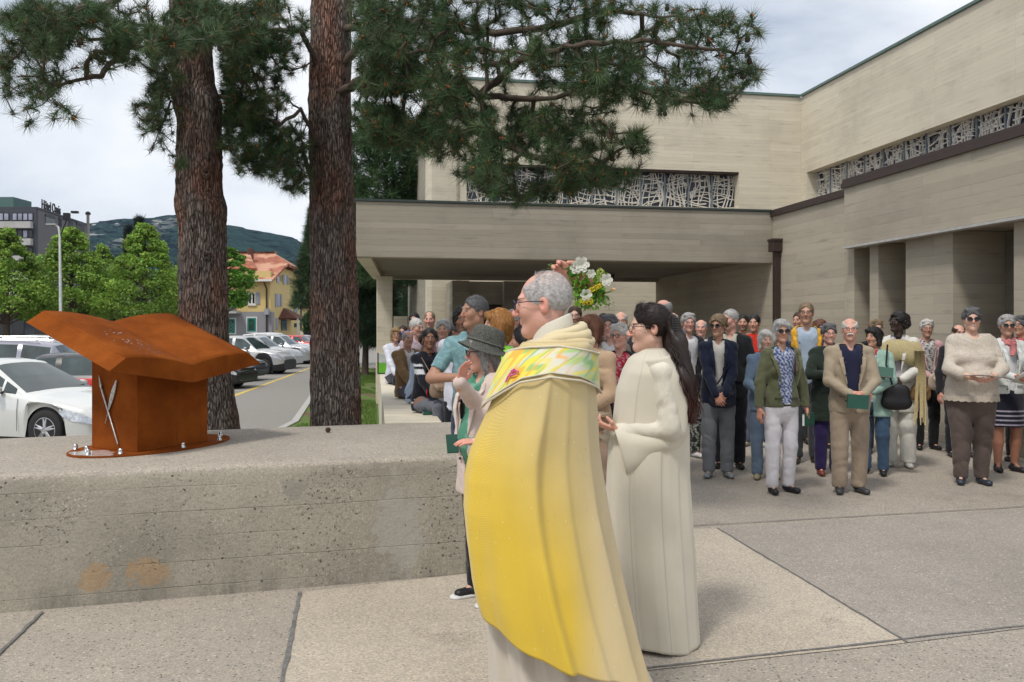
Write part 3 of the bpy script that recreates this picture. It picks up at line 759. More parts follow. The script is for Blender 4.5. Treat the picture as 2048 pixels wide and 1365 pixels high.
def grow(limbs, targets, rr, seg=.09, maxd=None):
    """limbs: list of polylines (world). targets: points. returns nodes, parent, tip index per target"""
    nodes = []; par = []
    for Lm, attach in limbs:
        prev = -1
        if attach and nodes:
            A = np.array(nodes); prev = int(np.argmin(np.linalg.norm(A - np.array(Lm[0]), axis=1)))
        pts = [np.array(p, float) for p in Lm]
        out = []
        for a, b in zip(pts[:-1], pts[1:]):
            L = np.linalg.norm(b - a); k = max(1, int(L / seg))
            for q in range(k): out.append(a + (b - a) * q / k)
        out.append(pts[-1])
        out = [p + rr.normal(0, .008, 3) for p in out]
        for p in out: nodes.append(p); par.append(prev); prev = len(nodes) - 1
    NN = np.zeros((len(nodes) + len(targets) * 14 + 10, 3)); cnt = len(nodes); NN[:cnt] = np.array(nodes)
    T = np.array(targets); order = np.argsort([np.min(np.linalg.norm(NN[:cnt] - t, axis=1)) for t in T]); tips = []
    for ti in order:
        t = T[ti]; d = np.linalg.norm(NN[:cnt] - t, axis=1); j = int(np.argmin(d)); L = d[j]
        k = min(13, max(1, int(L / seg))); a = NN[j].copy(); sag = np.array([0, 0, -.10 * L]) + rr.normal(0, .04 * L, 3); prev = j
        for q in range(1, k + 1):
            s = q / k; p = a + (t - a) * s + sag * 4 * s * (1 - s)
            NN[cnt] = p; par.append(prev); prev = cnt; cnt += 1
        tips.append(prev)
    return NN[:cnt], par, tips
def branch_mesh(NN, par, r0, expo, rmax, name, mat, parent, nroot=None, sides=5, fixed=None):
    n = len(NN); w = np.zeros(n)
    kids = [[] for _ in range(n)]
    for i, p in enumerate(par):
        if p >= 0: kids[p].append(i)
    order = []; st = [i for i, p in enumerate(par) if p < 0]
    while st: a = st.pop(); order.append(a); st += kids[a]
    for a in reversed(order): w[a] = (1 if not kids[a] else sum(w[k] for k in kids[a]))
    rad = np.minimum(r0 * w ** expo, rmax)
    mb = MB(); stack = [(i, None) for i, p in enumerate(par) if p < 0]
    while stack:
        s, fr = stack.pop(); path = [] if fr is None else [fr]; path.append(s); a = s
        while kids[a]:
            ks = sorted(kids[a], key=lambda k: -w[k])
            for k in ks[1:]: stack.append((k, a))
            a = ks[0]; path.append(a)
        if len(path) > 1:
            rr_ = [rad[i] for i in path]
            if fr is not None: rr_[0] = rr_[1]
            mb.tube([NN[i] for i in path], rr_, 4 if rr_[0] < .006 else sides, cap=False)
    return mb.build(name, mat, parent, smooth=True)
def trunk_mesh(pts, rads, parent, name='trunk', n=40, seed=0, rough=.02, res=.06):
    r = np.random.default_rng(seed); P = [np.array(p, float) for p in pts]
    Zs = np.array([p[2] for p in P]); zz = np.arange(Zs[0], Zs[-1], res)
    V = []; 
    for z in zz:
        x = np.interp(z, Zs, [p[0] for p in P]); y = np.interp(z, Zs, [p[1] for p in P]); ra = np.interp(z, Zs, rads)
        a = np.arange(n) * 2 * pi / n
        rd = ra * (1 + .05 * np.sin(3 * a + z * .7 + seed) + .03 * np.sin(7 * a - z * 1.3)) + rough * (np.abs(np.sin(a * 9 + 1.2 * np.sin(z * 3 + seed) + z * .5)) ** .6 - .6) + r.normal(0, rough * .22, n)
        V.append(np.column_stack([x + rd * np.cos(a), y + rd * np.sin(a), np.full(n, z)]))
    V = np.concatenate(V); F = []
    i = np.arange(len(zz) - 1)[:, None] * n; k = np.arange(n)[None]; k2 = (k + 1) % n
    F = np.stack([i + k, i + k2, i + n + k2, i + n + k], -1).reshape(-1, 4)
    return npobj(name, V, F, M['bark'], parent)
def pine(name, base, trunk_px, rads, label, limbs, regions, seed, group='tall pines beside the low wall'):
    """regions: (pixel polygon, d0, d1, count, holes)"""
    rr = np.random.default_rng(seed)
    root = empty(name, (base[0], base[1], -.3), 0, label, 'tree', group)
    off = np.array([base[0], base[1], -.3])
    tr = trunk_mesh([np.array(p) - off for p in trunk_px], rads, root, seed=seed)
    T = []
    for poly, d0, d1, cnt in regions:
        xs = [p[0] for p in poly]; ys = [p[1] for p in poly]; got = 0
        # clustered sampling
        ncl = max(4, cnt // 10); cen = rr.uniform([min(xs), min(ys)], [max(xs), max(ys)], (ncl * 6, 2)); cen = cen[inpoly(cen, poly)][:ncl]; cd = rr.uniform(d0, d1, len(cen))
        while got < cnt:
            k = rr.integers(0, len(cen), cnt); q = cen[k] + rr.normal(0, 21, (cnt, 2)); dd = cd[k] + rr.normal(0, .12, cnt)
            ok = inpoly(q, poly); q = q[ok][:cnt - got]; dd = dd[ok][:cnt - got]
            for a, d in zip(q, dd): T.append(np.array(W_(a[0], a[1], d)) - off)
            got += len(q)
    NN, par, tips = grow([([np.array(p) - off for p in L], at) for L, at in limbs], T, rr)
    branch_mesh(NN, par, .0042, .42, .075, 'branches', M['twig'], root)
    tp = NN[tips]; pr = np.array([par[t] for t in tips]); dv = tp - NN[pr]; dv /= np.linalg.norm(dv, axis=1, keepdims=True) + 1e-9
    dv = dv * .7 + np.array([0, 0, .35]) + rr.normal(0, .25, dv.shape); dv /= np.linalg.norm(dv, axis=1, keepdims=True)
    V, col = needle_tufts(tp, dv, 64, .122, .0036, (.050, .098, .034), rr, back=.06)
    # second, sparser set along the twig behind the tip
    par_ = np.array(par); p2 = par_[par_[tips]]; p2 = np.where(p2 < 0, tips, p2)
    V2, c2 = needle_tufts(NN[p2], dv, 14, .10, .0040, (.032, .068, .024), rr, back=.05)
    V = np.concatenate([V, V2]); col = np.concatenate([col, c2])
    npobj('crown', V, np.arange(len(V)).reshape(-1, 3), M['needle'], root, smooth=False, col=col)
    # buds: little brown cones at shoots; one part
    sel = rr.random(len(tp)) < .42; mb = MB(); mb.col = (1, 1, 1)
    for p in tp[sel]:
        for q in range(rr.integers(2, 6)):
            c = p + rr.normal(0, .009, 3) + np.array([0, 0, -.008]); s = rr.uniform(.004, .009)
            v = [mb.vert(c + np.array(o) * s) for o in ((1, 0, 0), (0, 1, 0), (-1, 0, 0), (0, -1, 0), (0, 0, 1.6), (0, 0, -1))]
            for f in ((0, 1, 4), (1, 2, 4), (2, 3, 4), (3, 0, 4), (1, 0, 5), (2, 1, 5), (3, 2, 5), (0, 3, 5)): mb.face([v[k] for k in f])
    tag(mb.build('buds', M['bud'], root), kind='stuff')
    mb = MB()
    for p in tp[rr.random(len(tp)) < .03]:
        mb.lathe([(.004, -.03), (.018, -.022), (.021, -.005), (.014, .015), (.003, .024)], p + np.array([0, 0, -.03]), 8)
    if mb.v: tag(mb.build('cones', M['cone'], root), kind='stuff')
    return root
M['bud'] = plain('orange_brown_bud', (.36, .11, .03), .8)
M['cone'] = plain('pine_cone', (.045, .028, .018), .9)
# --- tree 2 (right of the two), big limb to the right
t2 = [( -1.86, 8.6, -.35), (-1.85, 8.6, -.1), (-1.83, 8.6, .5), (-1.84, 8.6, 2), (-1.90, 8.6, 4), (-1.88, 8.6, 5.4)]
lim2 = [([(-1.9, 8.6, 4.7), W_(760, 50, 8.3), W_(850, 45, 7.8), W_(960, 70, 7.2), W_(1080, 60, 6.8), W_(1220, 20, 6.6), W_(1400, 40, 6.4)], False),
        ([(-1.9, 8.6, 4.2), W_(730, 85, 8.4), W_(800, 100, 8.0), W_(860, 150, 7.6), W_(960, 190, 7.0), W_(1090, 200, 6.6), W_(1230, 170, 6.3), W_(1330, 200, 6.2), W_(1440, 210, 6.1)], False),
        ([(-1.9, 8.6, 4.0), W_(720, 165, 8.2), W_(800, 180, 7.8), W_(850, 170, 7.4), W_(950, 260, 7.0), W_(1060, 310, 6.6), W_(1180, 330, 6.4), W_(1260, 340, 6.3)], False),
        ([W_(960, 190, 7.0), W_(1040, 120, 6.4), W_(1150, 90, 6.0), W_(1290, 80, 5.9), W_(1420, 100, 5.8), W_(1500, 110, 5.7)], True),
        ([(-1.9, 8.6, 4.1), W_(600, 60, 8.3), W_(540, 60, 8.2), W_(460, 85, 8.0)], False),
        ([(-1.9, 8.6, 3.3), W_(600, 220, 8.2), W_(560, 250, 8.0), W_(500, 230, 7.9)], False),
        ([(-1.9, 8.6, 2.6), W_(600, 300, 8.2), W_(560, 330, 8.1), W_(500, 340, 8.0)], False)]
reg2 = [([(720, 0), (1250, 0), (1400, 10), (1500, 60), (1545, 115), (1500, 190), (1420, 235), (1330, 225), (1290, 270), (1320, 330), (1300, 375), (1200, 385), (1130, 375), (1060, 395), (1010, 425), (970, 375), (900, 350), (830, 300), (760, 250), (715, 180)], 5.8, 7.6, 900),
        ([(700, -40), (1260, -40), (1240, 70), (1000, 120), (700, 110)], 6.0, 7.6, 330), ([(850, 100), (1250, 60), (1300, 200), (1280, 330), (1200, 375), (1060, 370), (950, 340), (880, 250)], 5.8, 7.2, 420), ([(720, 60), (900, 60), (940, 200), (930, 330), (860, 325), (790, 290), (725, 230)], 6.6, 7.8, 330),
        ([(1300, 0), (1450, 0), (1530, 40), (1545, 130), (1480, 220), (1400, 240), (1330, 180)], 5.6, 6.4, 80),
        ([(705, 0), (900, 0), (880, 170), (720, 200)], 7.0, 8.4, 330),
        ([(450, 0), (620, 0), (620, 130), (560, 170), (600, 215), (540, 225), (450, 250), (455, 120)], 7.6, 8.6, 420),
        ([(480, 290), (540, 250), (620, 270), (620, 410), (570, 380), (520, 350), (460, 345)], 7.6, 8.6, 220), ([(455, 200), (560, 230), (615, 230), (615, 300), (500, 320), (450, 330)], 7.8, 8.6, 110),
        ([(690, 180), (800, 230), (830, 300), (760, 300), (710, 260)], 7.4, 8.6, 150), ([(880, 300), (1000, 330), (1240, 340), (1310, 375), (1180, 392), (1060, 400), (1012, 428), (960, 375)], 6.2, 7.0, 150)]
pine('pine_tree', (-1.85, 8.6), t2, [.34, .29, .26, .235, .21, .19], 'straight grey barked pine trunk right of the lectern, long bough over the entrance', lim2, reg2, 21)
# --- tree 1 (left)
t1 = [(-2.78, 8.0, -.35), (-2.80, 8.0, 0), (-2.89, 8.0, .45), (-2.97, 8.0, 1.2), (-2.99, 8.0, 2.6), (-3.0, 8.0, 2.75), (-3.02, 8.0, 2.9), (-3.02, 8.0, 3.6), (-3.04, 8.0, 3.78), (-3.08, 8.0, 3.95), (-3.15, 8.0, 5.0)]
lim1 = [([(-3.1, 8, 4.5), W_(300, 60, 7.4), W_(250, 100, 6.9), W_(200, 150, 6.3), W_(120, 170, 5.9), W_(40, 150, 5.6)], False),
        ([(-3.1, 8, 4.9), W_(300, -20, 7.2), W_(200, 10, 6.5), W_(100, 30, 6.0), W_(-20, 40, 5.8)], False),
        ([(-3.1, 8, 4.3), W_(450, 80, 8.0), W_(500, 130, 8.3), W_(520, 200, 8.4)], False),
        ([(-3.1, 8, 3.6), W_(340, 200, 8.0), W_(320, 260, 7.9), W_(300, 300, 7.8)], False),
        ([(-3.1, 8, 4.4), W_(320, 150, 7.8), W_(290, 190, 7.7)], False),
        ([(-3.1, 8, 3.9), W_(470, 200, 8.1), W_(490, 260, 8.2)], False)]
reg1 = [([(0, 0), (440, 0), (450, 90), (330, 110), (260, 130), (180, 150), (150, 190), (60, 195), (0, 190)], 5.6, 7.6, 450),
        ([(0, 20), (300, 0), (280, 70), (150, 100), (0, 110)], 5.4, 7.0, 150), ([(320, 0), (560, 0), (550, 60), (480, 100), (400, 110), (330, 90)], 6.6, 7.6, 190),
        ([(0, 190), (60, 200), (150, 200), (160, 240), (60, 258), (0, 240)], 5.6, 6.2, 14),
        ([(270, 90), (365, 100), (372, 340), (330, 330), (300, 290), (280, 270), (260, 210), (300, 190)], 7.4, 8.4, 150),
        ([(440, 80), (500, 60), (530, 200), (500, 300), (440, 320)], 7.8, 8.6, 250)]
pine('pine_tree', (-2.85, 8.0), t1, [.40, .34, .26, .225, .215, .24, .21, .20, .225, .19, .17], 'thick leaning pine trunk with red brown bark and knots close behind the lectern', lim1, reg1, 33)
def knot(parent_off, px, py, d, r_):
    o = [x for x in bpy.data.objects if x.name.startswith('pine_tree') and x.parent is None and abs(x.location.x - parent_off[0]) < .01][0]
    p = np.array(W_(px, py, d)) - np.array(o.location); mb = MB()
    for q_, (rr1, dep) in enumerate(((r_, .0), (r_ * .72, -.02), (r_ * .5, -.005))):
        mb.tube([p + np.array([rr1 * cos(a) * (1 + .15 * sin(3 * a)), dep + .03 * (cos(a) ** 2), rr1 * 1.2 * sin(a)]) for a in np.linspace(0, 2 * pi, 16, endpoint=False)], r_ * .26, 6, closed=True)
    mb.build('knot', M['bark'], o, smooth=True)
knot((-2.85, 8.0), 381, 205, 7.80, .035); knot((-2.85, 8.0), 412, 512, 7.77, .035); knot((-2.85, 8.0), 412, 345, 7.78, .04)
# dead orange needle sprays at tree 2
rr = np.random.default_rng(2)
def conifer(name, px, ytop, d, wpx, label, seed, ybot=700, col=(.036, .08, .032), n=900, ln=.28, wd=.012, group=None, nn=36, shape=1.0):
    """conical or rounded conifer of needle sprays"""
    rr = np.random.default_rng(seed); x = X_(px, d); H = Z_(ytop, d) + .3; zb = max(Z_(ybot, d) + .3, .8); Wd = wpx / FPX * d / 2
    root = empty(name, (x, d, -.3), 0, label, 'tree', group)
    mb = MB(); mb.tube([(0, 0, 0), (0.05, 0, H * .4), (0, 0, H * .97)], [.018 * H + .05, .012 * H + .03, .01], 8); mb.build('trunk', M['twig'], root, smooth=True)
    t = rr.uniform(0, 1, n) ** .85; z = zb + (H - zb) * t; a = rr.uniform(0, 2 * pi, n)
    r = Wd * ((1 - t) ** .8 * (1 - shape * 0) if shape == 1 else np.sqrt(np.clip(1 - (2 * t - .75) ** 2 / 1.6, 0.02, 1))) * (rr.uniform(.25, 1, n) ** .5) * (1 + .25 * np.sin(a * 3 + z * 2) + .12 * np.sin(z * 9 / max(H, 1) * 2))
    P = np.column_stack([r * np.cos(a), r * np.sin(a), z - .08 * r]); D = np.column_stack([np.cos(a), np.sin(a), rr.uniform(-.1, .9, n)]); D /= np.linalg.norm(D, axis=1, keepdims=True)
    V, c = needle_tufts(P, D, nn, ln, wd, col, rr, spread=.9, back=ln * .7)
    npobj('crown', V, np.arange(len(V)).reshape(-1, 3), M['needle'], root, smooth=False, col=c)
    mb = MB()
    for k in range(0, n, 9): mb.tube([(0, 0, P[k, 2] * .93), P[k]], [.02, .006], 4, cap=False)
    mb.build('branches', M['twig'], root)
    return root
conifer('pine_tree', 772, 215, 31, 230, 'dense dark green pine behind the canopy, seen right of the straight trunk', 5, ybot=560, n=2200, ln=.40, wd=.022, shape=0, col=(.045, .10, .035))
conifer('pine_tree', 858, 300, 40, 190, 'dark pine mostly hidden behind the church corner pier', 6, ybot=640, n=1200, ln=.45, wd=.024, shape=0)
conifer('pine_tree', 730, 480, 34, 120, 'low dark evergreen behind the slim concrete column', 8, ybot=690, n=1100, ln=.35, wd=.02, shape=0)
conifer('pine_tree', 815, 520, 45, 150, 'dark evergreen seen under the canopy between column and corner pier', 9, ybot=680, n=1300, ln=.4, wd=.024, shape=0)
conifer('pine_tree', 628, 415, 44, 95, 'dark green conifer beside the yellow house, left of the straight trunk', 12, ybot=610, n=1300, ln=.42, wd=.024, shape=1, col=(.045, .09, .034))
conifer('spruce_tree', 278, 438, 150, 26, 'taller of two dark pointed spruces in front of the hill', 14, ybot=560, n=500, ln=1.3, wd=.09, col=(.016, .028, .018))
conifer('spruce_tree', 259, 457, 140, 26, 'shorter of two dark pointed spruces in front of the hill', 15, ybot=560, n=500, ln=1.2, wd=.09, col=(.016, .028, .018))
conifer('cypress_hedge', 622, 622, 66, 34, 'clipped dark green evergreen bush between yellow house and trunk', 16, ybot=662, n=700, ln=.25, wd=.03, shape=0, col=(.04, .09, .03))
# broadleaf trees
def leaf_tree(px, ytop, d, wpx, label, seed, ybot=632, n=20000, col=(.20, .33, .055), group='bright green maples behind the car park', shape='cone', ls=.15):
    rr = np.random.default_rng(seed); x = X_(px, d); H = Z_(ytop, d) + .36; zb = Z_(ybot, d) + .36; Wd = wpx / FPX * d / 2
    root = empty('maple_tree', (x, d, GZ), 0, label, 'tree', group)
    mb = MB(); mb.tube([(0, 0, 0), (.03, 0, zb), (0, .05, zb + (H - zb) * .5), (0, 0, H * .96)], [.20, .17, .09, .02], 10)
    # clumps along whorled limbs
    nc = 190; t = rr.uniform(0, 1, nc) ** 1.15; a = rr.uniform(0, 2 * pi, nc)
    if shape == 'cone': R_ = Wd * np.clip(1.06 * (1 - t) ** .72, .06, 1) * np.clip(.55 + 3.2 * t, 0, 1)
    else: R_ = Wd * np.sqrt(np.clip(1 - (2 * t - .9) ** 2 / 1.25, .03, 1))
    r = R_ * rr.uniform(.3, 1, nc) ** .45; z = zb + (H - zb) * t
    Cc = np.column_stack([r * np.cos(a), r * np.sin(a), z])
    for c in Cc[::2]: mb.tube([(0, 0, max(zb * .8, c[2] - .55 * np.hypot(c[0], c[1]))), c * np.array([.6, .6, 1]) - np.array([0, 0, .25]), c], [.035, .02, .008], 4, cap=False)
    mb.build('trunk', M['twig'], root, smooth=True)
    per = n // nc; cs = rr.uniform(.5, 1.0, nc) * Wd * .235 * np.clip(1.25 - t, .5, 1)
    k = np.repeat(np.arange(nc), per); q = rr.normal(size=(len(k), 3)); q /= np.linalg.norm(q, axis=1, keepdims=True); q *= rr.uniform(.2, 1, (len(k), 1)) ** .5
    q[:, 2] *= .62
    P = Cc[k] + q * cs[k][:, None] * 1.35
    nrm = q * .8 + rr.normal(size=q.shape) * .8 + np.array([0, 0, .6]); nrm /= np.linalg.norm(nrm, axis=1, keepdims=True)
    u = np.cross(nrm, rr.normal(size=q.shape)); u /= np.linalg.norm(u, axis=1, keepdims=True); v = np.cross(nrm, u)
    s = ls * rr.uniform(.55, 1.25, (len(k), 1))
    V = np.stack([P - u * s * .5, P + v * s * .42 + u * s * .05, P + u * s * .6, P - v * s * .42 + u * s * .05], 1).reshape(-1, 3)
    cc = np.array(col) * (1 + rr.uniform(-.25, .35, (len(k), 1))) * (1 + .35 * rr.normal(size=nc)[k][:, None] * .5); cc[:, 0] *= rr.uniform(.8, 1.3, len(k))
    npobj('crown', V, np.arange(len(V)).reshape(-1, 4), M['leaf'], root, smooth=False, col=np.repeat(np.clip(cc, .01, .6), 4, 0))
    return root
leaf_tree(12, 462, 46, 190, 'bright green maple at the left edge in front of the hotel', 1)
leaf_tree(142, 458, 50, 210, 'bright green maple behind the white lamp post', 2)
leaf_tree(205, 492, 56, 120, 'slimmer green maple between the lamp post maple and the tallest one', 3, n=8000)
leaf_tree(290, 452, 50, 200, 'tallest bright green maple, above the open book lectern', 4)
leaf_tree(370, 520, 60, 120, 'green maple half hidden behind the thick leaning trunk', 5, n=8000)
leaf_tree(448, 497, 48, 110, 'dark green rounded maple in front of the yellow house', 6, ybot=612, shape='round', col=(.13, .29, .04), n=12000, group=None)
leaf_tree(85, 560, 64, 120, 'low green tree filling the gap beneath the hotel', 7, n=7000)
# ================================================================= HILL
def hill():
    prof = [(-900, 470), (-300, 455), (60, 452), (175, 447), (235, 440), (290, 436), (360, 430), (430, 446), (455, 450), (520, 462), (575, 474), (620, 492), (700, 530), (800, 570), (950, 610), (1200, 635), (1900, 648), (2800, 650)]
    nx, nt = 330, 46; V = []; px = np.linspace(-900, 2800, nx); yr = np.interp(px, [p[0] for p in prof], [p[1] for p in prof]); r = np.random.default_rng(8)
    yr = yr + np.convolve(r.normal(0, 2.2, nx), np.ones(3) / 3, 'same')
    for j in range(nt):
        t = j / (nt - 1); d = 1300 + 1100 * t
        for i in range(nx):
            zt = CAMH + (HZ - yr[i]) / FPX * 2400; z = -20 + (zt + 20) * (t ** .85) * 1.0
            wv = 22 * sin(px[i] * .021 + t * 3) * sin(t * pi) + 12 * sin(px[i] * .05 + t * 9) * sin(t * pi) + (9 * r.normal() if 0 < j < nt - 1 else 2.5 * r.normal())
            V.append((X_(px[i], d), d + wv * 3, z + wv * .35))
    for i in range(nx): V.append((X_(px[i], 2700), 2700, -20))
    i = np.arange(nx - 1)[None]; j = np.arange(nt)[:, None] * nx
    F = np.stack([j + i, j + i + 1, j + nx + i + 1, j + nx + i], -1).reshape(-1, 4)
    m = MT('forest_hill', 1, 0, 0); v = m.vec()
    n = m.noise(v, .022, 8, .7); n2 = m.vor(v, .055); n3 = m.noise(v, .0035, 4)
    base = m.ramp(n, [(.35, (.006, .018, .014)), (.6, (.018, .042, .030))]); base = m.mix(base, (.024, .058, .034), m.ramp(n3, [(.5, 0), (.68, .8)]))
    s = m.sep(v)
    cl = m.noise(m.vec('Object', (1, .2, .35)), .016, 6, .72)
    hi = m.ramp(m.math('DIVIDE', s[2], 330.), [(.55, 0), (.68, 1), (.93, 1), (.97, 0)])
    lf = m.ramp(m.math('ADD', m.math('DIVIDE', s[0], 1600.), 1.0), [(.36, 1), (.46, .0)])
    msk = m.math('MULTIPLY', m.math('MULTIPLY', m.ramp(cl, [(.50, 0), (.55, 1)]), hi), lf)
    m.color(m.mix(base, (.42, .41, .38), msk)); m.bump(n2, 1, 12)
    tag(npobj('hill', np.array(V), F, m.m), kind='structure')
hill()

# air between here and the hill
mb = MB(); mb.box(-3500, 3500, -350, 3000, GZ - 25, 700)
def hazem():
    m = bpy.data.materials.new('haze'); m.use_nodes = True; t = m.node_tree; t.nodes.clear(); o = N(t, 'ShaderNodeOutputMaterial'); v = N(t, 'ShaderNodeVolumePrincipled'); v.inputs['Color'].default_value = (.5, .72, 1, 1); v.inputs['Density'].default_value = .00006; t.links.new(v.outputs[0], o.inputs['Volume']); return m
tag(mb.build('haze', hazem()), 'thin bluish air over the valley fading the wooded hill', 'haze', kind='stuff')
# ================================================================= HOTEL
M['hotelgrey'] = plain('grey_render', (.15, .145, .15), .85, nsc=2, var=.05)
M['hoteldark'] = plain('dark_blue_grey_frame', (.045, .05, .062), .6)
M['hotelwhite'] = plain('pale_balcony_panel', (.42, .41, .40), .8, nsc=1.5)
M['teal'] = plain('teal_cladding', (.07, .14, .13), .6)
M['winblue'] = plain('reflecting_glass', (.30, .31, .40), .15, 0, .35, 1.2)
M['windark'] = plain('dark_window_glass', (.015, .017, .022), .1, 0, .5, 1.2)
d0 = 90.; hx = X_(76, d0); ht = Z_(419, d0) - GZ
hotel = empty('hotel_building', (hx, d0, GZ), 0, 'grey five storey hotel with pale balcony bands and roof lettering at the left edge', 'building')
hd = 14.5; sk = (X_(177, d0 + hd) - hx)
def hp(t, z): return (sk * t, hd * t, z)
mb = MB(); mb.prism([(-16, 0), (0, 0), (sk, hd), (-16, hd)], 0, ht); mb.build('wall', M['hotelgrey'], hotel)
mb = MB(); mb.box(-16, .0, -.30, -.004, 0, ht + .02); mb.build('frame_wall', M['hoteldark'], hotel)
mb = MB(); mb.prism([(-16, -.3), (.1, -.3), (sk + .1, hd), (-16, hd)], ht + .03, ht + .22); mb.build('roof', M['hoteldark'], hotel)
k = d0 / FPX
def zz(py): return Z_(py, d0) - GZ
for y0, y1 in ((445, 458), (479, 492), (513, 527), (548, 562), (583, 596)):
    mb = MB(); mb.box(-16, -1.05 * 4 * k - .1, -.85, -.31, zz(y1), zz(y0)); mb.build('balcony_front', M['hotelwhite'], hotel)
for r_, (y0, y1) in enumerate(((427, 443), (461, 478), (496, 512), (531, 546))):
    for a, b in ((-76, -54), (-48, -6)):
        mb = MB(); mb.box(a * k, b * k, -.34, -.302, zz(y1), zz(y0)); f = mb.build('window', M['darkmetal'], hotel)
        n = 2 if a < -60 else 4
        for q in range(n):
            w_ = (b - a) * k / n; mb = MB(); mb.box(a * k + w_ * q + .08, a * k + w_ * (q + 1) - .08, -.36, -.342, zz(y1) + .1, zz(y0) - .08)
            mb.build('pane', M['winblue'] if (r_ == 0 or (r_ == 1 and q == 2)) else M['windark'], f)
def sidewin(px0, px1, y0, y1, dark=True):
    # on the receding side face: t from px
    def tt(px): kx = (px - 1024) / FPX; return (kx * d0 - hx) / (sk - kx * hd)
    t0, t1 = tt(px0), tt(px1); dm = d0 + hd * t0
    z1, z0 = Z_(y0, dm) - GZ, Z_(y1, dm) - GZ
    n = np.array((hd, -sk)) / sqrt(hd * hd + sk * sk) * .06
    mb = MB(); mb.prism([(sk * t0 - n[0], hd * t0 - n[1]), (sk * t0 + n[0], hd * t0 + n[1]), (sk * t1 + n[0], hd * t1 + n[1]), (sk * t1 - n[0], hd * t1 - n[1])], z0, z1)
    f = mb.build('window', M['windark'] if dark else M['hoteldark'], hotel)
    mb = MB(); mb.prism([(sk * t0 + n[0] * .9, hd * t0 + n[1] * .9), (sk * t0 + n[0] * 2, hd * t0 + n[1] * 2), (sk * t1 + n[0] * 2, hd * t1 + n[1] * 2), (sk * t1 + n[0] * .9, hd * t1 + n[1] * .9)], z1 - .22, z1 + .05); mb.build('shutter_box', M['hoteldark'], f)
sidewin(90, 108, 429, 446); sidewin(117, 124, 435, 452); sidewin(137, 145, 441, 456, False); sidewin(152, 168, 444, 462, False)
mb = MB(); mb.box(-16, -4.2, 2.5, 6, ht + .23, ht + 1.75); mb.build('roof_housing', M['teal'], hotel)
# lettering along the roof edge
cu = bpy.data.curves.new('sign_letters', 'FONT'); cu.body = 'Hôtel Oasis'; cu.size = 1.45; cu.extrude = .05; cu.offset = .014; cu.space_character = .95
so_ = bpy.data.objects.new('sign_letters', cu); C.objects.link(so_); dg = bpy.context.evaluated_depsgraph_get()
me = bpy.data.meshes.new_from_object(so_.evaluated_get(dg)); bpy.data.objects.remove(so_); me.materials.clear(); me.materials.append(M['darkmetal'])
sg = bpy.data.objects.new('sign_letters', me); C.objects.link(sg); sg.parent = hotel
sa = atan2(hd, sk)
xs = [v.co.x for v in me.vertices]; Lw = max(xs) - min(xs)
def tt(px): kx = (px - 1024) / FPX; return (kx * d0 - hx) / (sk - kx * hd)
t0, t1 = tt(83), tt(120.5); full = sqrt(sk * sk + hd * hd) * (t1 - t0); sg.scale = (full / Lw, 1, 1)
sg.location = (sk * t0, hd * t0, ht + .25); sg.rotation_euler = (pi / 2, 0, sa)
mb = MB()
o = empty('chimney_pipe', (X_(176, 100), 100, GZ), 0, 'thin tall metal flue pipe rising beside the hotel end wall', 'flue')
H_ = Z_(430, 100) - GZ; mb.tube([(0, 0, 0), (0, 0, H_)], .17, 10); mb.build('pipe', M['kerb'], o, smooth=True)
mb = MB(); mb.lathe([(.3, H_), (.3, H_ + .25), (.1, H_ + .4)], n=10); mb.build('cap', M['darkmetal'], o)
# lamp post
ld = 46.; o = empty('street_lamp', (X_(121, ld), ld, GZ), 0, 'tall white lamp post with curved neck standing in the car park by the maples', 'street lamp')
H_ = Z_(450, ld) - GZ
mb = MB(); mb.tube([(0, 0, 0), (0, 0, H_ * .5), (-.05, 0, H_ - .5), (-.12, 0, H_ - .12), (-.3, 0, H_)], [.10, .08, .055, .05, .045], 12); mb.build('pole', plain('white_pole', (.62, .62, .62), .5), o, smooth=True)
mb = MB(); mb.obox((-.5, 0, H_ + .02), .55, .2, .07); mb.build('lamp_head', M['kerb'], o, bevel=.01)
mb = MB(); mb.tube([(0, 0, H_ - .6), (.35, 0, H_ + .3)], .03, 6); mb.obox((.35, 0, H_ + .45), .3, .25, .4); mb.obox((.8, 0, H_ + .7), .35, .22, .12); mb.build('camera_bracket', M['darkmetal'], o)
# ================================================================= low pavilions behind the maples
def pav(name, px0, px1, ytop, d, depth, wallm, roofm, label, win=()):
    x0, x1 = X_(px0, d), X_(px1, d); zt = Z_(ytop, d) - GZ
    o = empty(name, ((x0 + x1) / 2, d, GZ), 0, label, 'building'); hw = (x1 - x0) / 2
    mb = MB(); mb.box(-hw, hw, 0, depth, 0, zt - .3); mb.build('wall', wallm, o)
    mb = MB(); mb.box(-hw - .4, hw + .4, -.7, depth + .4, zt - .295, zt); mb.build('roof', roofm, o)
    n = max(2, int(hw * 2 / 2.6))
    for q in range(n):
        a = -hw + 2 * hw * (q + .15) / n; b = -hw + 2 * hw * (q + .85) / n
        mb = MB(); mb.box(a, b, -.05, -.003, .7, zt - .7); f = mb.build('window', M['windark'], o)
        mb = MB(); mb.box((a + b) / 2 - .04, (a + b) / 2 + .04, -.07, -.052, .7, zt - .7); mb.build('mullion', M['hoteldark'], f)
    return o
M['slate'] = plain('dark_pavilion_cladding', (.035, .042, .055), .7)
pav('pavilion', -80, 128, 617, 68, 9, M['slate'], M['hotelgrey'], 'long low dark pavilion with pale flat roof under the left maples')
pav('pavilion', 183, 330, 621, 70, 8, M['slate'], M['kerb'], 'low dark pavilion with thin white roof edge behind the open book')
pav('apartment_block', 255, 420, 575, 110, 12, M['hotelwhite'], M['hotelgrey'], 'pale low building glimpsed beneath the maples behind the lectern')
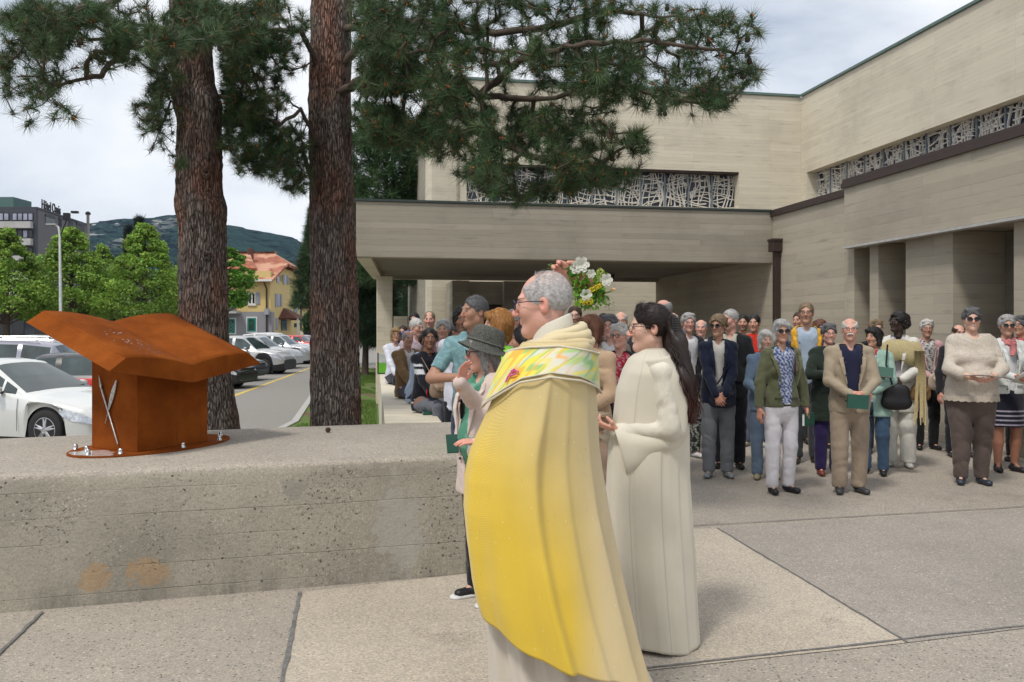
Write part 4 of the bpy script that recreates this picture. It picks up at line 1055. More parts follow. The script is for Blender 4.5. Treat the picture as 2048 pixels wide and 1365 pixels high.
# ================================================================= YELLOW HOUSE
def tiles():
    m = MT('clay_roof_tiles', .85); v = m.vec('UV'); n = m.noise(m.vec(), .55, 6, .65); n2 = m.vor(m.vec('Object', (1, 1, 1)), 3.2, 'Color')
    a = m.ramp(n2, [(0, (.24, .075, .04)), (.5, (.33, .11, .06)), (1, (.42, .17, .10))])
    a = m.mix(a, (.55, .30, .20), m.ramp(n, [(.50, 0), (.56, .85)])); m.color(a)
    s = m.sep(m.vec()); fr = m.math('FRACT', m.math('MULTIPLY', s[2], 4.5)); m.bump(fr, .6, .03); return m.m
M['tiles'] = tiles()
M['tiles_dark'] = plain('dark_clay_tiles', (.12, .045, .028), .85, nsc=5, var=.5)
M['yellow'] = plain('yellow_render', (.62, .47, .20), .9, nsc=1.2, var=.06)
M['plinthgrey'] = plain('grey_render_plinth', (.26, .255, .27), .9, nsc=1.2, var=.06)
M['shutter'] = plain('grey_shutter', (.30, .31, .34), .7)
M['whitetrim'] = plain('white_trim', (.65, .64, .60), .7)
M['tealframe'] = plain('teal_frame', (.015, .20, .19), .5)
M['greenglass'] = plain('green_shop_glass', (.02, .07, .045), .15, nsc=3, var=.5)
d = 70.; k = d / FPX; xr = X_(541, d); house = empty('yellow_house', (xr, d, GZ), 0, 'yellow rendered house with weathered orange tile roof, grey shutters and grey ground floor', 'house')
def hz(py, dd=d): return Z_(py, dd) - GZ
def hxx(px, dd=d): return X_(px, dd) - xr
dep = 14.; xb = X_(600, d + dep) - xr     # back right corner
xl = hxx(420); eave = hz(557); gf = hz(624)
mb = MB(); mb.prism([(xl, 0), (0, 0), (xb, dep), (xl, dep)], gf + .003, eave + .6); mb.build('wall', M['yellow'], house)
mb = MB(); mb.prism([(xl - .03, -.03), (.1, -.03), (xb * .10 + .04, dep * .10), (xl, dep * .10)], 0, gf); mb.build('plinth', M['plinthgrey'], house)
mb = MB(); mb.prism([(xl, dep * .10), (xb * .1, dep * .10 + .01), (xb, dep), (xl, dep)], 0, gf); mb.build('wall', M['yellow'], house)
# roof: ridge along X at mid depth, clipped gable on the right
rz_ = Z_(507, d + dep / 2) - GZ; ov = .6
rid_r = X_(549, d + dep / 2) - xr
mid = (xb * .5, dep / 2)
mb = MB()
el = [(xl - 2, -ov, eave - .15), (.35, -ov, eave - .15)]; r0_ = [(xl - 2, dep / 2, rz_), (rid_r, dep / 2, rz_)]
hz1 = eave + (rz_ - eave) * .55; yq = -ov + (dep / 2 + ov) * .55; xg = xb * .25 + .75
A_ = (xg, yq, hz1); B_ = (xb * .75 + .75, dep + ov - yq, hz1)
eb = (xb + .5, dep + ov, eave - .15)
mb.poly([el[0], el[1], A_, r0_[1], r0_[0]]); mb.poly([A_, B_, r0_[1]]); mb.poly([eb, (xl - 2, dep + ov, eave - .15), r0_[0], r0_[1], B_])
rf = mb.build('roof', M['tiles'], house); s_ = rf.modifiers.new('s', 'SOLIDIFY'); s_.thickness = .22; s_.offset = -1
mb = MB(); mb.prism([(0, 0.02), (xb * .5, dep / 2), (xb, dep), (-.5, dep), (-.5, .02)], eave + .5, lambda x, y: eave + .5 + 0 * x); 
gw = MB(); g = [(0, 0, eave), (xb * .25, dep * .27, hz1 - .25), (xb * .73, dep * .73, hz1 - .25), (xb, dep, eave)]
gw.poly([g[0], g[3], g[2], g[1]]); gwo = gw.build('gable_wall', M['yellow'], house); s_ = gwo.modifiers.new('s', 'SOLIDIFY'); s_.thickness = .2
mb = MB()
for q in range(24): mb.obox((xl - 1 + (rid_r - xl + 1) * q / 23, dep / 2, rz_ + .06), .34, .25, .16)
mb.build('ridge_tiles', M['tiles'], rf)
mb = MB(); mb.box(xl - 1.6, .3, -ov - .12, -ov + .02, eave - .3, eave - .12); mb.build('gutter', M['whitetrim'], house)
mb = MB(); mb.box(-2.2 * 1, -2.2 + .6, dep / 2 - 2.6, dep / 2 - 2, rz_ - 1.6, rz_ + .0); 
mb2 = MB(); mb2.box(hxx(466), hxx(474), 3.9, 4.5, rz_ - 1.0, rz_ + .15); mb2.build('chimney', M['tiles_dark'], rf)
# dormer wedge on the left of the roof
mb = MB(); a, b = hxx(440), hxx(500)
mb.poly([(a, -.2, eave + .8), (b, 1.6, eave + 1.0), (b - 1.1, 3.6, hz1 + .8), (a, 3.6, hz1 + .8)]); dm = mb.build('dormer_roof', M['tiles'], rf); s_ = dm.modifiers.new('s', 'SOLIDIFY'); s_.thickness = .15
def hwin(px0, px1, y0, y1, name='window', glass=None, trim=None, shut=True, off=0):
    x0, x1, z0, z1 = hxx(px0), hxx(px1), hz(y1), hz(y0); y = -.03 * off
    mb = MB(); mb.box(x0, x1, y - .05, y - .002, z0, z1); f = mb.build(name, trim or M['whitetrim'], house)
    n = 2
    for q in range(n):
        w_ = (x1 - x0) / n; mb = MB(); mb.box(x0 + w_ * q + .07, x0 + w_ * (q + 1) - .07, y - .07, y - .052, z0 + .09, z1 - .09); mb.build('pane', glass or M['windark'], f)
    mb = MB(); mb.box(x0 - .08, x1 + .08, y - .12, y - .053, z0 - .12, z0 - .002); mb.build('sill', M['whitetrim'], f)
    if shut:
        w_ = (x1 - x0) * .55
        for a in (x0 - w_ - .05, x1 + .05):
            mb = MB(); mb.box(a, a + w_, y - .06, y - .004, z0, z1 + .05)
            for zq in np.linspace(z0 + .1, z1 - .05, 12): mb.box(a + .06, a + w_ - .06, y - .08, y - .062, zq, zq + .05)
            mb.build('shutter', M['shutter'], f)
hwin(497, 511, 586, 609); hwin(455, 466, 592, 608)
def bigwin(px0, px1, y0, y1, inner=None):
    x0, x1, z0, z1 = hxx(px0), hxx(px1), hz(y1), hz(y0)
    mb = MB(); mb.box(x0, x1, -.09, -.033, z0, z1); f = mb.build('window', M['whitetrim'], house)
    mb = MB(); mb.box(x0 + .1, x1 - .1, -.11, -.092, z0 + .1, z1 - .1); mb.build('frame', M['tealframe'], f)
    mb = MB(); mb.box(x0 + .22, x1 - .22, -.13, -.112, z0 + .22, z1 - .2); mb.build('pane', M['greenglass'], f)
    return f
bigwin(493, 515, 634, 666); f = bigwin(452, 473, 636, 669)
# green emblem: diamond outline in the shop door
cx_, cz_ = hxx(463), hz(655); mb = MB()
for r_, q in ((.42, 4), (.2, 4)): mb.tube([(cx_ + r_ * .7 * cos(a * 2 * pi / q), -.14, cz_ + r_ * 1.15 * sin(a * 2 * pi / q)) for a in range(q)], .03, 4, closed=True)
mb.build('door_emblem', plain('pale_green_paint', (.12, .42, .33), .6), f)
mb = MB(); mb.box(hxx(440), hxx(482), -1.2, -.04, gf - .15, gf + .05)
b_ = mb.build('balcony', M['kerb'], house); mb = MB(); mb.box(hxx(440), hxx(482), -1.22, -1.12, gf + .052, gf + .95); mb.build('balcony_panel', M['hotelgrey'], b_)
mb = MB(); mb.tube([(hxx(534), -.12, 0), (hxx(534), -.12, eave - .9), (hxx(531), -.5, eave - .3)], .07, 6); mb.build('downpipe', M['flash'], house)
mb = MB(); mb.box(hxx(532), hxx(540), -.5, -.06, hz(630), hz(618)); mb.build('wall_sign', M['shutter'], house)
def side(px0, px1, y0, y1, name, mat, th=.05, out=.0):
    def tt2(px): kx = (px - 1024) / FPX; return (kx * d - xr) / (xb - kx * dep)
    t0, t1 = tt2(px0), tt2(px1); dm = d + dep * (t0 + t1) / 2; z1, z0 = Z_(y0, dm) - GZ, Z_(y1, dm) - GZ
    n = np.array((dep, -xb)) / sqrt(dep * dep + xb * xb)
    mb = MB(); a = np.array((xb * t0, dep * t0)); b = np.array((xb * t1, dep * t1))
    mb.prism([tuple(a + n * out), tuple(a + n * (out + th)), tuple(b + n * (out + th)), tuple(b + n * out)], z0, z1); return mb.build(name, mat, house)
side(554, 559, 590, 613, 'window', M['windark']); side(550, 554, 588, 614, 'shutter', M['shutter'], .08); side(560, 563, 589, 613, 'shutter', M['shutter'], .08)
side(568, 572, 551, 568, 'window', M['windark']); side(565, 568, 550, 569, 'shutter', M['shutter'], .08); side(573, 576, 552, 569, 'shutter', M['shutter'], .08)
side(587, 594, 605, 625, 'window', M['windark']); side(588, 593, 647, 655, 'window', M['windark']); side(551, 555, 636, 660, 'shutter', M['shutter'], .08); side(553, 558, 553, 566, 'window', M['windark'])
side(562, 573, 640, 662, 'door', M['windark'])
# porch roof
def sp(px, dd_out): 
    kx = (px - 1024) / FPX; t = (kx * d - xr) / (xb - kx * dep); n = np.array((dep, -xb)) / sqrt(dep * dep + xb * xb); q = np.array((xb * t, dep * t)) + n * dd_out; return q
q0, q1 = sp(557, 0), sp(582, 0); o0, o1 = sp(557, 1.6), sp(582, 1.6); zt = Z_(616, d + 5) - GZ; zb_ = Z_(637, d + 5) - GZ
mb = MB(); mb.poly([(*o0, zb_), (*o1, zb_), (*((q0 + q1) / 2 + (q1 - q0) * .12), zt), (*((q0 + q1) / 2 - (q1 - q0) * .12), zt)]); mb.poly([(*q0, zb_), (*o0, zb_), (*((q0 + q1) / 2 - (q1 - q0) * .12), zt)]); mb.poly([(*o1, zb_), (*q1, zb_), (*((q0 + q1) / 2 + (q1 - q0) * .12), zt)])
pr_ = mb.build('porch_roof', M['tiles_dark'], house); s_ = pr_.modifiers.new('s', 'SOLIDIFY'); s_.thickness = .15
mb = MB(); mb.box(o0[0] - .0, o0[0] + .12, o0[1], o0[1] + .12, 0, zb_ - .05); mb.build('porch_post', M['whitetrim'], house)
# farther yellow building
d = 110.; x0, x1 = X_(604, d), X_(634, d); o = empty('yellow_house', ((x0 + x1) / 2, d, GZ), 0, 'smaller pale yellow building far back between the house and the straight trunk', 'house')
hw = (x1 - x0) / 2; mb = MB(); mb.box(-hw, hw, 0, 8, 0, hz(618, d)); mb.build('wall', M['yellow'], o)
mb = MB(); mb.box(-hw - .4, hw + .4, -.6, 8.4, hz(618, d) + .01, hz(614, d)); mb.build('roof', M['tiles_dark'], o)
for a in (-.2, .55):
    mb = MB(); mb.box(hw * a, hw * a + .8, -.05, -.003, 3.0, 4.2); mb.build('window', M['windark'], o)
mb = MB(); mb.box(-hw * .8, hw * .8, -.05, -.003, .1, 2.3); mb.build('door', M['windark'], o)

# ================================================================= CARS
def paint(name, c, metal=.25):
    m = MT(name, .32, metal, .5); m.b.inputs['Coat Weight'].default_value = .6; m.b.inputs['Coat Roughness'].default_value = .05
    n = m.noise(m.vec(), 1.5, 4); c = np.array(c); m.color(m.ramp(n, [(.3, tuple(c * .93)), (.7, tuple(c * 1.05))])); return m.m
PR = {
 'hatch': dict(top=[(0, .72), (.02, .88), (.10, .98), (.30, .97), (.60, .93), (.69, .915), (.84, .83), (.95, .71), (1, .55)],
               roof=[(0, .72), (.02, .88), (.07, 1.02), (.18, 1.30), (.32, 1.45), (.43, 1.49), (.50, 1.46), (.705, .93), (1, .55)], win=[(.12, .25), (.28, .42), (.45, .595), (.605, .675)], ax=(.185, .80)),
 'suv': dict(top=[(0, .80), (.015, 1.0), (.10, 1.06), (.40, 1.04), (.70, 1.03), (.80, 1.02), (.93, .92), (.985, .75), (1, .60)],
             roof=[(0, .80), (.015, 1.0), (.04, 1.25), (.09, 1.54), (.25, 1.63), (.45, 1.66), (.56, 1.62), (.72, 1.05), (1, .60)], win=[(.10, .26), (.285, .45), (.48, .645)], ax=(.185, .80)),
 'mini': dict(top=[(0, .75), (.015, .9), (.08, .97), (.40, .97), (.70, .96), (.80, .93), (.93, .82), (.985, .70), (1, .55)],
             roof=[(0, .75), (.015, .9), (.03, 1.1), (.08, 1.36), (.25, 1.43), (.45, 1.45), (.62, 1.42), (.725, .97), (1, .55)], win=[(.09, .27), (.30, .49), (.52, .68)], ax=(.18, .81))}
def car(px, d, yaw, kind, color, label, L=4.3, Wc=1.78, H=1.0, name='parked_car', roofcol=None, cladding=False, rails=False, z=None, detail=1):
    P = PR[kind]; root = empty(name, (X_(px, d), d, GZ), yaw, label, 'car', 'cars parked in the rows beyond the wall')
    ns = 84; R_w = .325 if kind != 'suv' else .345; hw = Wc / 2
    ts = sorted(set(list(np.linspace(0, 1, ns)) + [a + s for a in P['ax'] for s in (-.4 / L, .4 / L)] + [w_ for q in P['win'] for w_ in q]))
    rows = []
    for t in ts:
        zt = np.interp(t, *zip(*P['top'])) * H; zr = max(np.interp(t, *zip(*P['roof'])) * H, zt)
        x = (t - .5) * L
        e = min(t, 1 - t) * L; hwt = hw * (1 - .22 * max(0, 1 - e / .55) ** 2.2) * (1 - .03 * abs(2 * t - 1))
        zl = .20 + .06 * max(0, 1 - e / .3)
        for a in P['ax']:
            dx = x - (a - .5) * L; Ra = R_w + .06
            if abs(dx) < Ra: zl = max(zl, R_w + sqrt(Ra * Ra - dx * dx) - .01)
        bul = .5 * (zl + zt)
        g = zr - zt; gh = min(1, g / .45)
        row = [(x, hwt * .955, zl), (x, hwt * .99, max(zl + .01, min(zl + .22, zt - .05))), (x, hwt * 1.0, max(zl + .02, zl + (zt - zl) * .62)), (x, hwt * .975, zt - .045), (x, hwt * (.95 - .03 * (1 - gh)), zt)]
        tum = .24 * gh
        for q in (.12, .5, .86): row.append((x, hwt * (.94 - .03 * (1 - gh) - tum * q), zt + g * q + .0))
        row.append((x, hwt * (.91 - tum - .04), zt + g * .985 + (1 - gh) * .012))
        for q in (.66, .33, 0): row.append((x, hwt * (.87 - tum) * q, zt + g + .035 * (1 - q * q) * (1 if gh > .5 else .9) + (1 - gh) * .012))
        rows.append(row)
    m = len(rows[0]); V = []
    for r_ in rows: V += r_ + [(p[0], -p[1], p[2]) for p in r_[:-1][::-1]]
    full = 2 * m - 1; V = np.array(V)
    cls = {}
    front = np.interp(.8, [0, 1], [0, 1])
    ws0 = next(t for t in np.linspace(.4, 1, 400) if np.interp(t, *zip(*P['roof'])) <= np.interp(t, *zip(*P['top'])) + .03)
    ws1 = [p[0] for p in P['roof'] if p[0] < ws0 - .05][-1] + .015
    re0 = [p[0] for p in P['roof'] if np.interp(p[0], *zip(*P['top'])) + .03 < p[1]][0]; rt = {'hatch': .30, 'suv': .085, 'mini': .075}[kind]; rb = {'hatch': .05, 'suv': .022, 'mini': .02}[kind]
    roofmat = 'roof' if roofcol else 'body'
    for i in range(len(ts) - 1):
        tm = (ts[i] + ts[i + 1]) / 2
        g = (np.interp(tm, *zip(*P['roof'])) - np.interp(tm, *zip(*P['top']))) * H
        for j in range(full - 1):
            jj = min(j, full - 2 - j); side_ = 'L' if j < m - 1 else 'R'
            c = 'body'
            if jj == 0 and cladding: c = 'clad'
            if g > .03 and jj >= 4 and roofcol: c = 'roof'
            if 5 <= jj <= 6 and g > .12:
                for wi, (a, b) in enumerate(P['win']):
                    if a < tm < b: c = 'win%d%s' % (wi, side_)
            if jj >= 8 and ws1 < tm < ws0 - .008: c = 'windscreen'
            if jj >= 8 and rb < tm < rt: c = 'rear_window'
            cls.setdefault(c, []).append([i * full + j, (i + 1) * full + j, (i + 1) * full + j + 1, i * full + j + 1])
    # end caps
    cls['body'].append([q for q in range(0, full)][:4]) if False else None
    def sub(name, faces, mat, smooth=True, extra=None):
        F = np.array(faces)[:, ::-1]; u, inv = np.unique(F, return_inverse=True); o = npobj(name, V[u], inv.reshape(F.shape), mat, root, smooth=smooth); return o
    cp = paint(label.split()[0] + '_paint', color)
    bd_ = sub('body', cls.pop('body'), cp)
    for e_ in (0, len(ts) - 1):
        mb = MB(); idx = [mb.vert(V[e_ * full + q]) for q in range(full)]; mb.face(idx if e_ else idx[::-1]); mb.build('bumper', cp if not cladding else M['blackplastic'], root)
    if 'roof' in cls: sub('roof', cls.pop('roof'), paint('roof_paint', roofcol))
    if 'clad' in cls: sub('sill_cladding', cls.pop('clad'), M['blackplastic'])
    for c, f in cls.items():
        if c in ('windscreen', 'rear_window'): sub(c, f, M['glasscar'])
        else:
            wo = sub('side_window', f, M['glasscar'])
    # window surround: dark line
    mb = MB(); mb.box(-L * .45, L * .45, -hw * .86, hw * .86, .16, .55); mb.build('underbody', M['blackplastic'], root)
    for a in P['ax']:
        for s in (-1, 1):
            x = (a - .5) * L; y = s * (hw - .12)
            wr = bpy.data.objects.new('wheel', None); C.objects.link(wr); wr.parent = root; wr.location = (x, y, R_w)
            mb = MB(); mb.lathe([(R_w * .68, -.09), (R_w * .97, -.095), (R_w, -.06), (R_w, .06), (R_w * .97, .095), (R_w * .68, .09)], n=32, axis='y'); mb.build('tyre', M['tyre'], wr, smooth=True)
            mb = MB(); mb.lathe([(R_w * .70, -.02), (R_w * .70, .085), (R_w * .60, .092), (R_w * .58, .05)], n=32, axis='y')
            if s < 0: mb.v = [(p[0], -p[1], p[2]) for p in mb.v]; mb.f = [f[::-1] for f in mb.f]
            mb2 = MB(); yy = s * .078
            for q in range(5):
                an = q * 2 * pi / 5 + .3
                for dd_ in ((-.045, .045) if detail else (0,)):
                    c0, s0 = cos(an + dd_ * 2), sin(an + dd_ * 2); c1, s1 = cos(an + dd_ * 3.2), sin(an + dd_ * 3.2); mb2.tube([(.04 * c0, yy, .04 * s0), (R_w * .62 * c1, yy - s * .01, R_w * .62 * s1)], [.030, .024], 6)
            mb2.lathe([(.06, yy - .02), (.06, yy + .012), (.03, yy + .02)], n=12, axis='y')
            off = len(mb.v); mb.v += mb2.v; mb.c += mb2.c; mb.f += [[k_ + off for k_ in f] for f in mb2.f]; mb.m += mb2.m
            mb.build('rim', M['rim'], wr, smooth=False)
            mb = MB(); mb.lathe([(R_w * .69, s * .03), (R_w * .69, s * .035)], n=24, axis='y'); mb.build('brake_disc', M['darkmetal'], wr)
            mb = MB(); mb.lathe([(R_w + .055, s * -.12), (R_w + .055, s * .02)], (0, 0, 0), 24, axis='y'); mb.build('wheel_well', M['blackplastic'], wr)
    ztop_ = lambda t: np.interp(t, *zip(*P['top'])) * H
    for s in (-1, 1):
        # headlight: wedge wrapped on the front corner
        x1_ = L / 2; mb = MB(); pts = []
        ztf = ztop_(.93) - .07
        grid = []
        for i in range(9):
            t = .865 + .118 * i / 8; e = (1 - t) * L; yw = hw * (1 - .22 * max(0, 1 - e / .55) ** 2.2) * (1 - .03 * abs(2 * t - 1)) ; zt = ztop_(t); hgt = .03 + .12 * sin(pi * min(1, (i + 1) / 9.5)) ** .7
            col_ = []
            for j in range(4):
                q = j / 3; zq = zt - .075 - hgt * (1 - q) + .0; col_.append(mb.vert(((t - .5) * L + .004, s * (yw * (1.0 - .02 * q) + .008), zq)))
            grid.append(col_)
        for i in range(8):
            for j in range(3):
                f = [grid[i][j], grid[i + 1][j], grid[i + 1][j + 1], grid[i][j + 1]]; mb.face(f if s < 0 else f[::-1])
        mb.build('headlight', M['headlight'], root, smooth=True)
        mb = MB(); mb.obox((L / 2 - .10, s * hw * .58, .36), .12, .16, .13); mb.build('fog_lamp', M['blackplastic'], root)
        xt = -L / 2 + .07; mb = MB(); mb.obox((xt + .03, s * hw * .80, ztop_(.03) - .12), .22, .16, .16); mb.build('tail_light', M['taillight'], root, bevel=.02)
        mb = MB(); mb.lathe([(.02, -.11), (.075, -.09), (.085, 0), (.06, .09), (.02, .11)], (0, 0, 0), 12, axis='y')
        mr = mb.build('mirror', cp, root, smooth=True); mr.location = ((ws0 - .5) * L - .42, s * (hw + .07), ztop_(ws0) + .10); mr.scale = (.7, 1, .8)
        mb = MB(); mb.obox((-.02, -s * .1, -.06), .05, .16, .05); mb.build('mirror_arm', M['blackplastic'], mr)
        for q in (.38, .56):
            mb = MB(); mb.obox(((q - .5) * L, s * hw * 1.0, ztop_(q) - .14), .19, .03, .025); mb.build('door_handle', cp, root, bevel=.006)
        if rails:
            mb = MB(); zr = np.interp(.3, *zip(*P['roof'])) * H; mb.tube([(-L * .36, s * hw * .60, zr - .12), (-L * .30, s * hw * .60, zr + .02), (L * .02, s * hw * .60, zr + .05), (L * .07, s * hw * .60, zr - .02)], .018, 6); mb.build('roof_rail', M['rim'], root)
        # door seams
        mb = MB()
        for q in (P['win'][1][0] - .015, P['win'][2][0] - .015, P['win'][-1][1] + .01):
            zt = ztop_(q); pts = [((q - .5) * L, s * hw * 1.0002, .30), ((q - .5) * L, s * (hw * 1.0 + .002), zl_ if False else .24 + (zt - .24) * .6), ((q - .5) * L, s * hw * .978, zt - .05)]
            mb.tube(pts, .005, 4)
        mb.build('door_seam', M['blackplastic'], root)
    mb = MB(); mb.obox((L / 2 - .02, 0, .42), .03, .52, .12); mb.build('number_plate', M['plate'], root)
    mb = MB(); mb.obox((L / 2 - .045, 0, .62 * H), .06, Wc * .5, .11); mb.obox((L / 2 - .03, 0, .27), .05, Wc * .62, .09); mb.build('grille', M['blackplastic'], root)
    if detail:
        mb = MB(); mb.tube([((ws0 - .5) * L - .02, -.5, ztop_(ws0) + .06), ((ws0 - .5) * L - .10, .25, ztop_(ws0) + .09)], .012, 5); mb.tube([((ws0 - .5) * L - .02, .1, ztop_(ws0) + .06), ((ws0 - .5) * L - .10, .62, ztop_(ws0) + .10)], .012, 5); mb.build('wiper', M['blackplastic'], root)
    return root
ptilt = R(-14)
car(38, 14.4, ptilt, 'hatch', (.72, .73, .70), 'white hatchback nearest the wall, with a scuffed front bumper, left of the lectern', L=4.45, Wc=1.75, H=.95)
car(150, 17.2, pi + R(4), 'mini', (.62, .02, .03), 'red small car with black roof behind the white hatchback', L=3.9, Wc=1.73, roofcol=(.02, .02, .022))
car(-14, 22.0, pi + R(6), 'suv', (.30, .30, .36), 'lavender grey crossover behind the red car, tail light towards the lectern', L=4.35, rails=True)
car(-5, 27.5, pi + R(6), 'suv', (.55, .56, .57), 'silver estate with roof rails beyond the lavender crossover', L=4.6, H=.98, rails=True, detail=0)
car(15, 33, pi + R(6), 'suv', (.045, .05, .06), 'dark grey crossover in the third row at the left', L=4.5, rails=True, detail=0)
car(60, 39, pi + R(6), 'suv', (.09, .11, .13), 'distant dark car with domed roof under the pavilion at left', L=4.4, detail=0, H=1.02)
car(-30, 46, pi + R(6), 'mini', (.05, .30, .32), 'distant turquoise car at the very left edge', L=4.0, detail=0)
def rcar(nose, d, *a, L=4.3, yaw=R(-8), **kw):
    x = X_(nose, d) - L / 2 * cos(yaw); return car(1024 + x / d * FPX, d + .3, yaw, *a, L=L, **kw)
rcar(505, 27.5, 'hatch', (.012, .013, .015), 'black car whose front shows just behind the thick leaning trunk')
rcar(528, 31.5, 'hatch', (.012, .02, .04), 'dark navy car parked beside the black one', detail=0)
rcar(585, 36.5, 'suv', (.48, .48, .48), 'silver crossover with black bumper cladding, first in its row', cladding=True)
rcar(600, 41.5, 'suv', (.50, .51, .52), 'silver crossover second in the row, headlight beside the first', H=.98, detail=0)
rcar(634, 47, 'suv', (.42, .44, .46), 'grey silver crossover third in the row with black patterned wheels', H=1.0)
rcar(622, 54, 'suv', (.62, .63, .63), 'white van like car with long roof behind the silver ones', L=4.8, H=1.05, detail=0)
rcar(650, 60, 'mini', (.55, .03, .03), 'distant red car at the end of the row', H=1.06, detail=0)
rcar(668, 68, 'hatch', (.35, .36, .38), 'distant silver car near the hedge', H=1.0, detail=0)
# ================================================================= SDF BODY BUILDER
class SDF:
    def __init__(s, lo, hi, h):
        s.h = h; s.lo = np.array(lo, float) - 2 * h; n = np.ceil((np.array(hi, float) + 2 * h - s.lo) / h).astype(int) + 1; s.n = n
        s.ax = [s.lo[i] + h * np.arange(n[i]) for i in range(3)]; s.D = np.full(n, .25, np.float32)
    def grid(s, lo, hi):
        i0 = np.clip(np.floor((np.array(lo) - s.lo) / s.h).astype(int), 0, s.n - 1); i1 = np.clip(np.ceil((np.array(hi) - s.lo) / s.h).astype(int) + 1, 1, s.n)
        sl = tuple(slice(a, b) for a, b in zip(i0, i1))
        X, Y, Z = np.meshgrid(*[s.ax[k][sl[k]] for k in range(3)], indexing='ij', sparse=True); return sl, X, Y, Z
    def comb(s, sl, d, k, op):
        A = s.D[sl]
        if A.size == 0: return
        if op == 'add':
            if k > 0: hh = np.maximum(k - np.abs(A - d), 0) / k; s.D[sl] = np.minimum(A, d) - hh * hh * k * .25
            else: s.D[sl] = np.minimum(A, d)
        elif op == 'sub':
            d = -d
            if k > 0: hh = np.maximum(k - np.abs(A - d), 0) / k; s.D[sl] = np.maximum(A, d) + hh * hh * k * .25
            else: s.D[sl] = np.maximum(A, d)
    def cap(s, a, b, ra, rb=None, k=.02, op='add', fl=(1, 1, 1)):
        a = np.array(a, float); b = np.array(b, float); rb = ra if rb is None else rb; fl = np.array(fl, float); R_ = max(ra, rb); m = k + 2 * s.h
        sl, X, Y, Z = s.grid(np.minimum(a, b) - R_ * fl - m, np.maximum(a, b) + R_ * fl + m)
        c = (a + b) / 2; A = (a - c) / fl; B = (b - c) / fl; BA = B - A; L2 = BA.dot(BA) + 1e-12
        x, y, z = (X - c[0]) / fl[0] - A[0], (Y - c[1]) / fl[1] - A[1], (Z - c[2]) / fl[2] - A[2]
        t = np.clip((x * BA[0] + y * BA[1] + z * BA[2]) / L2, 0, 1)
        d = np.sqrt((x - t * BA[0]) ** 2 + (y - t * BA[1]) ** 2 + (z - t * BA[2]) ** 2) - (ra + (rb - ra) * t)
        s.comb(sl, d * min(1, float(fl.min()) * 1.15), k, op)
    def ell(s, c, r, k=.015, op='add'):
        c = np.array(c, float); r = np.array(r, float); m = k + 2 * s.h
        sl, X, Y, Z = s.grid(c - r - m, c + r + m); q = np.sqrt(((X - c[0]) / r[0]) ** 2 + ((Y - c[1]) / r[1]) ** 2 + ((Z - c[2]) / r[2]) ** 2)
        s.comb(sl, (q - 1) * float(r.min()) * 1.1, k, op)
    def noise(s, amp, f, seed=0, fz=None):
        r = np.random.default_rng(seed); X, Y, Z = np.meshgrid(*s.ax, indexing='ij', sparse=True); fz = fz or f
        p = r.uniform(0, 6, 8)
        w1 = np.sin(X * f * .9 + 1.3 * np.sin(Z * fz * .7 + p[0]) + p[1]) * np.sin(Z * fz + Y * f * .8 + p[2]) + .6 * np.sin(Y * f * 1.3 + Z * fz * 1.7 + 1.5 * np.sin(X * f + p[3]) + p[4])
        s.D += (amp * w1).astype(np.float32)
    def crease(s, amp, f, seed=0):
        r = np.random.default_rng(seed); X, Y, Z = np.meshgrid(*s.ax, indexing='ij', sparse=True); p = r.uniform(0, 6, 8); a = r.uniform(.5, 1.1)
        w = 1.7 * np.sin(X * f * .45 + p[0] + .8 * np.sin(Z * f * .5 + p[5])) + 1.2 * np.sin(Z * f * .3 + Y * f * .6 + p[1])
        c = 1 - 2 * np.abs(np.sin((Z * a + X * .55 + Y * .4) * f * .8 + w + p[2])) ** .55
        m = .5 + .5 * np.sin(X * f * .5 + p[3]) * np.sin(Z * f * .37 + Y * f * .4 + p[4])
        s.D += (amp * c * m).astype(np.float32)
    def cutz(s, z, above=True):
        X, Y, Z = np.meshgrid(*s.ax, indexing='ij', sparse=True); d = (Z - z) if above else (z - Z); s.D = np.maximum(s.D, d + 0 * X + 0 * Y).astype(np.float32)
    def mesh(s):
        D = s.D; S = D < 0; n = np.array(D.shape) - 1
        def sh(A, o): return A[o[0]:o[0] + n[0], o[1]:o[1] + n[1], o[2]:o[2] + n[2]]
        cnt = np.zeros(n, np.int8)
        cor = [(i, j, k) for i in (0, 1) for j in (0, 1) for k in (0, 1)]
        for o in cor: cnt += sh(S, o)
        act = (cnt > 0) & (cnt < 8); I = np.argwhere(act); 
        if len(I) == 0: return np.zeros((0, 3)), np.zeros((0, 4), int)
        idx = np.full(n, -1, np.int64); idx[act] = np.arange(len(I))
        acc = np.zeros((len(I), 3)); c = np.zeros(len(I))
        i, j, k = I.T
        vals = {o: D[i + o[0], j + o[1], k + o[2]] for o in cor}
        for a in cor:
            for ax in range(3):
                if a[ax]: continue
                b = tuple(v + (1 if q == ax else 0) for q, v in enumerate(a)); d0, d1 = vals[a], vals[b]; m = (d0 < 0) != (d1 < 0)
                t = np.where(m, d0 / np.where(m, d0 - d1, 1), 0)
                p = np.array(a, float)[None] + np.zeros((len(I), 1)); p[:, ax] += t; acc += p * m[:, None]; c += m
        V = (I + acc / c[:, None]) * s.h + s.lo
        Fs = []
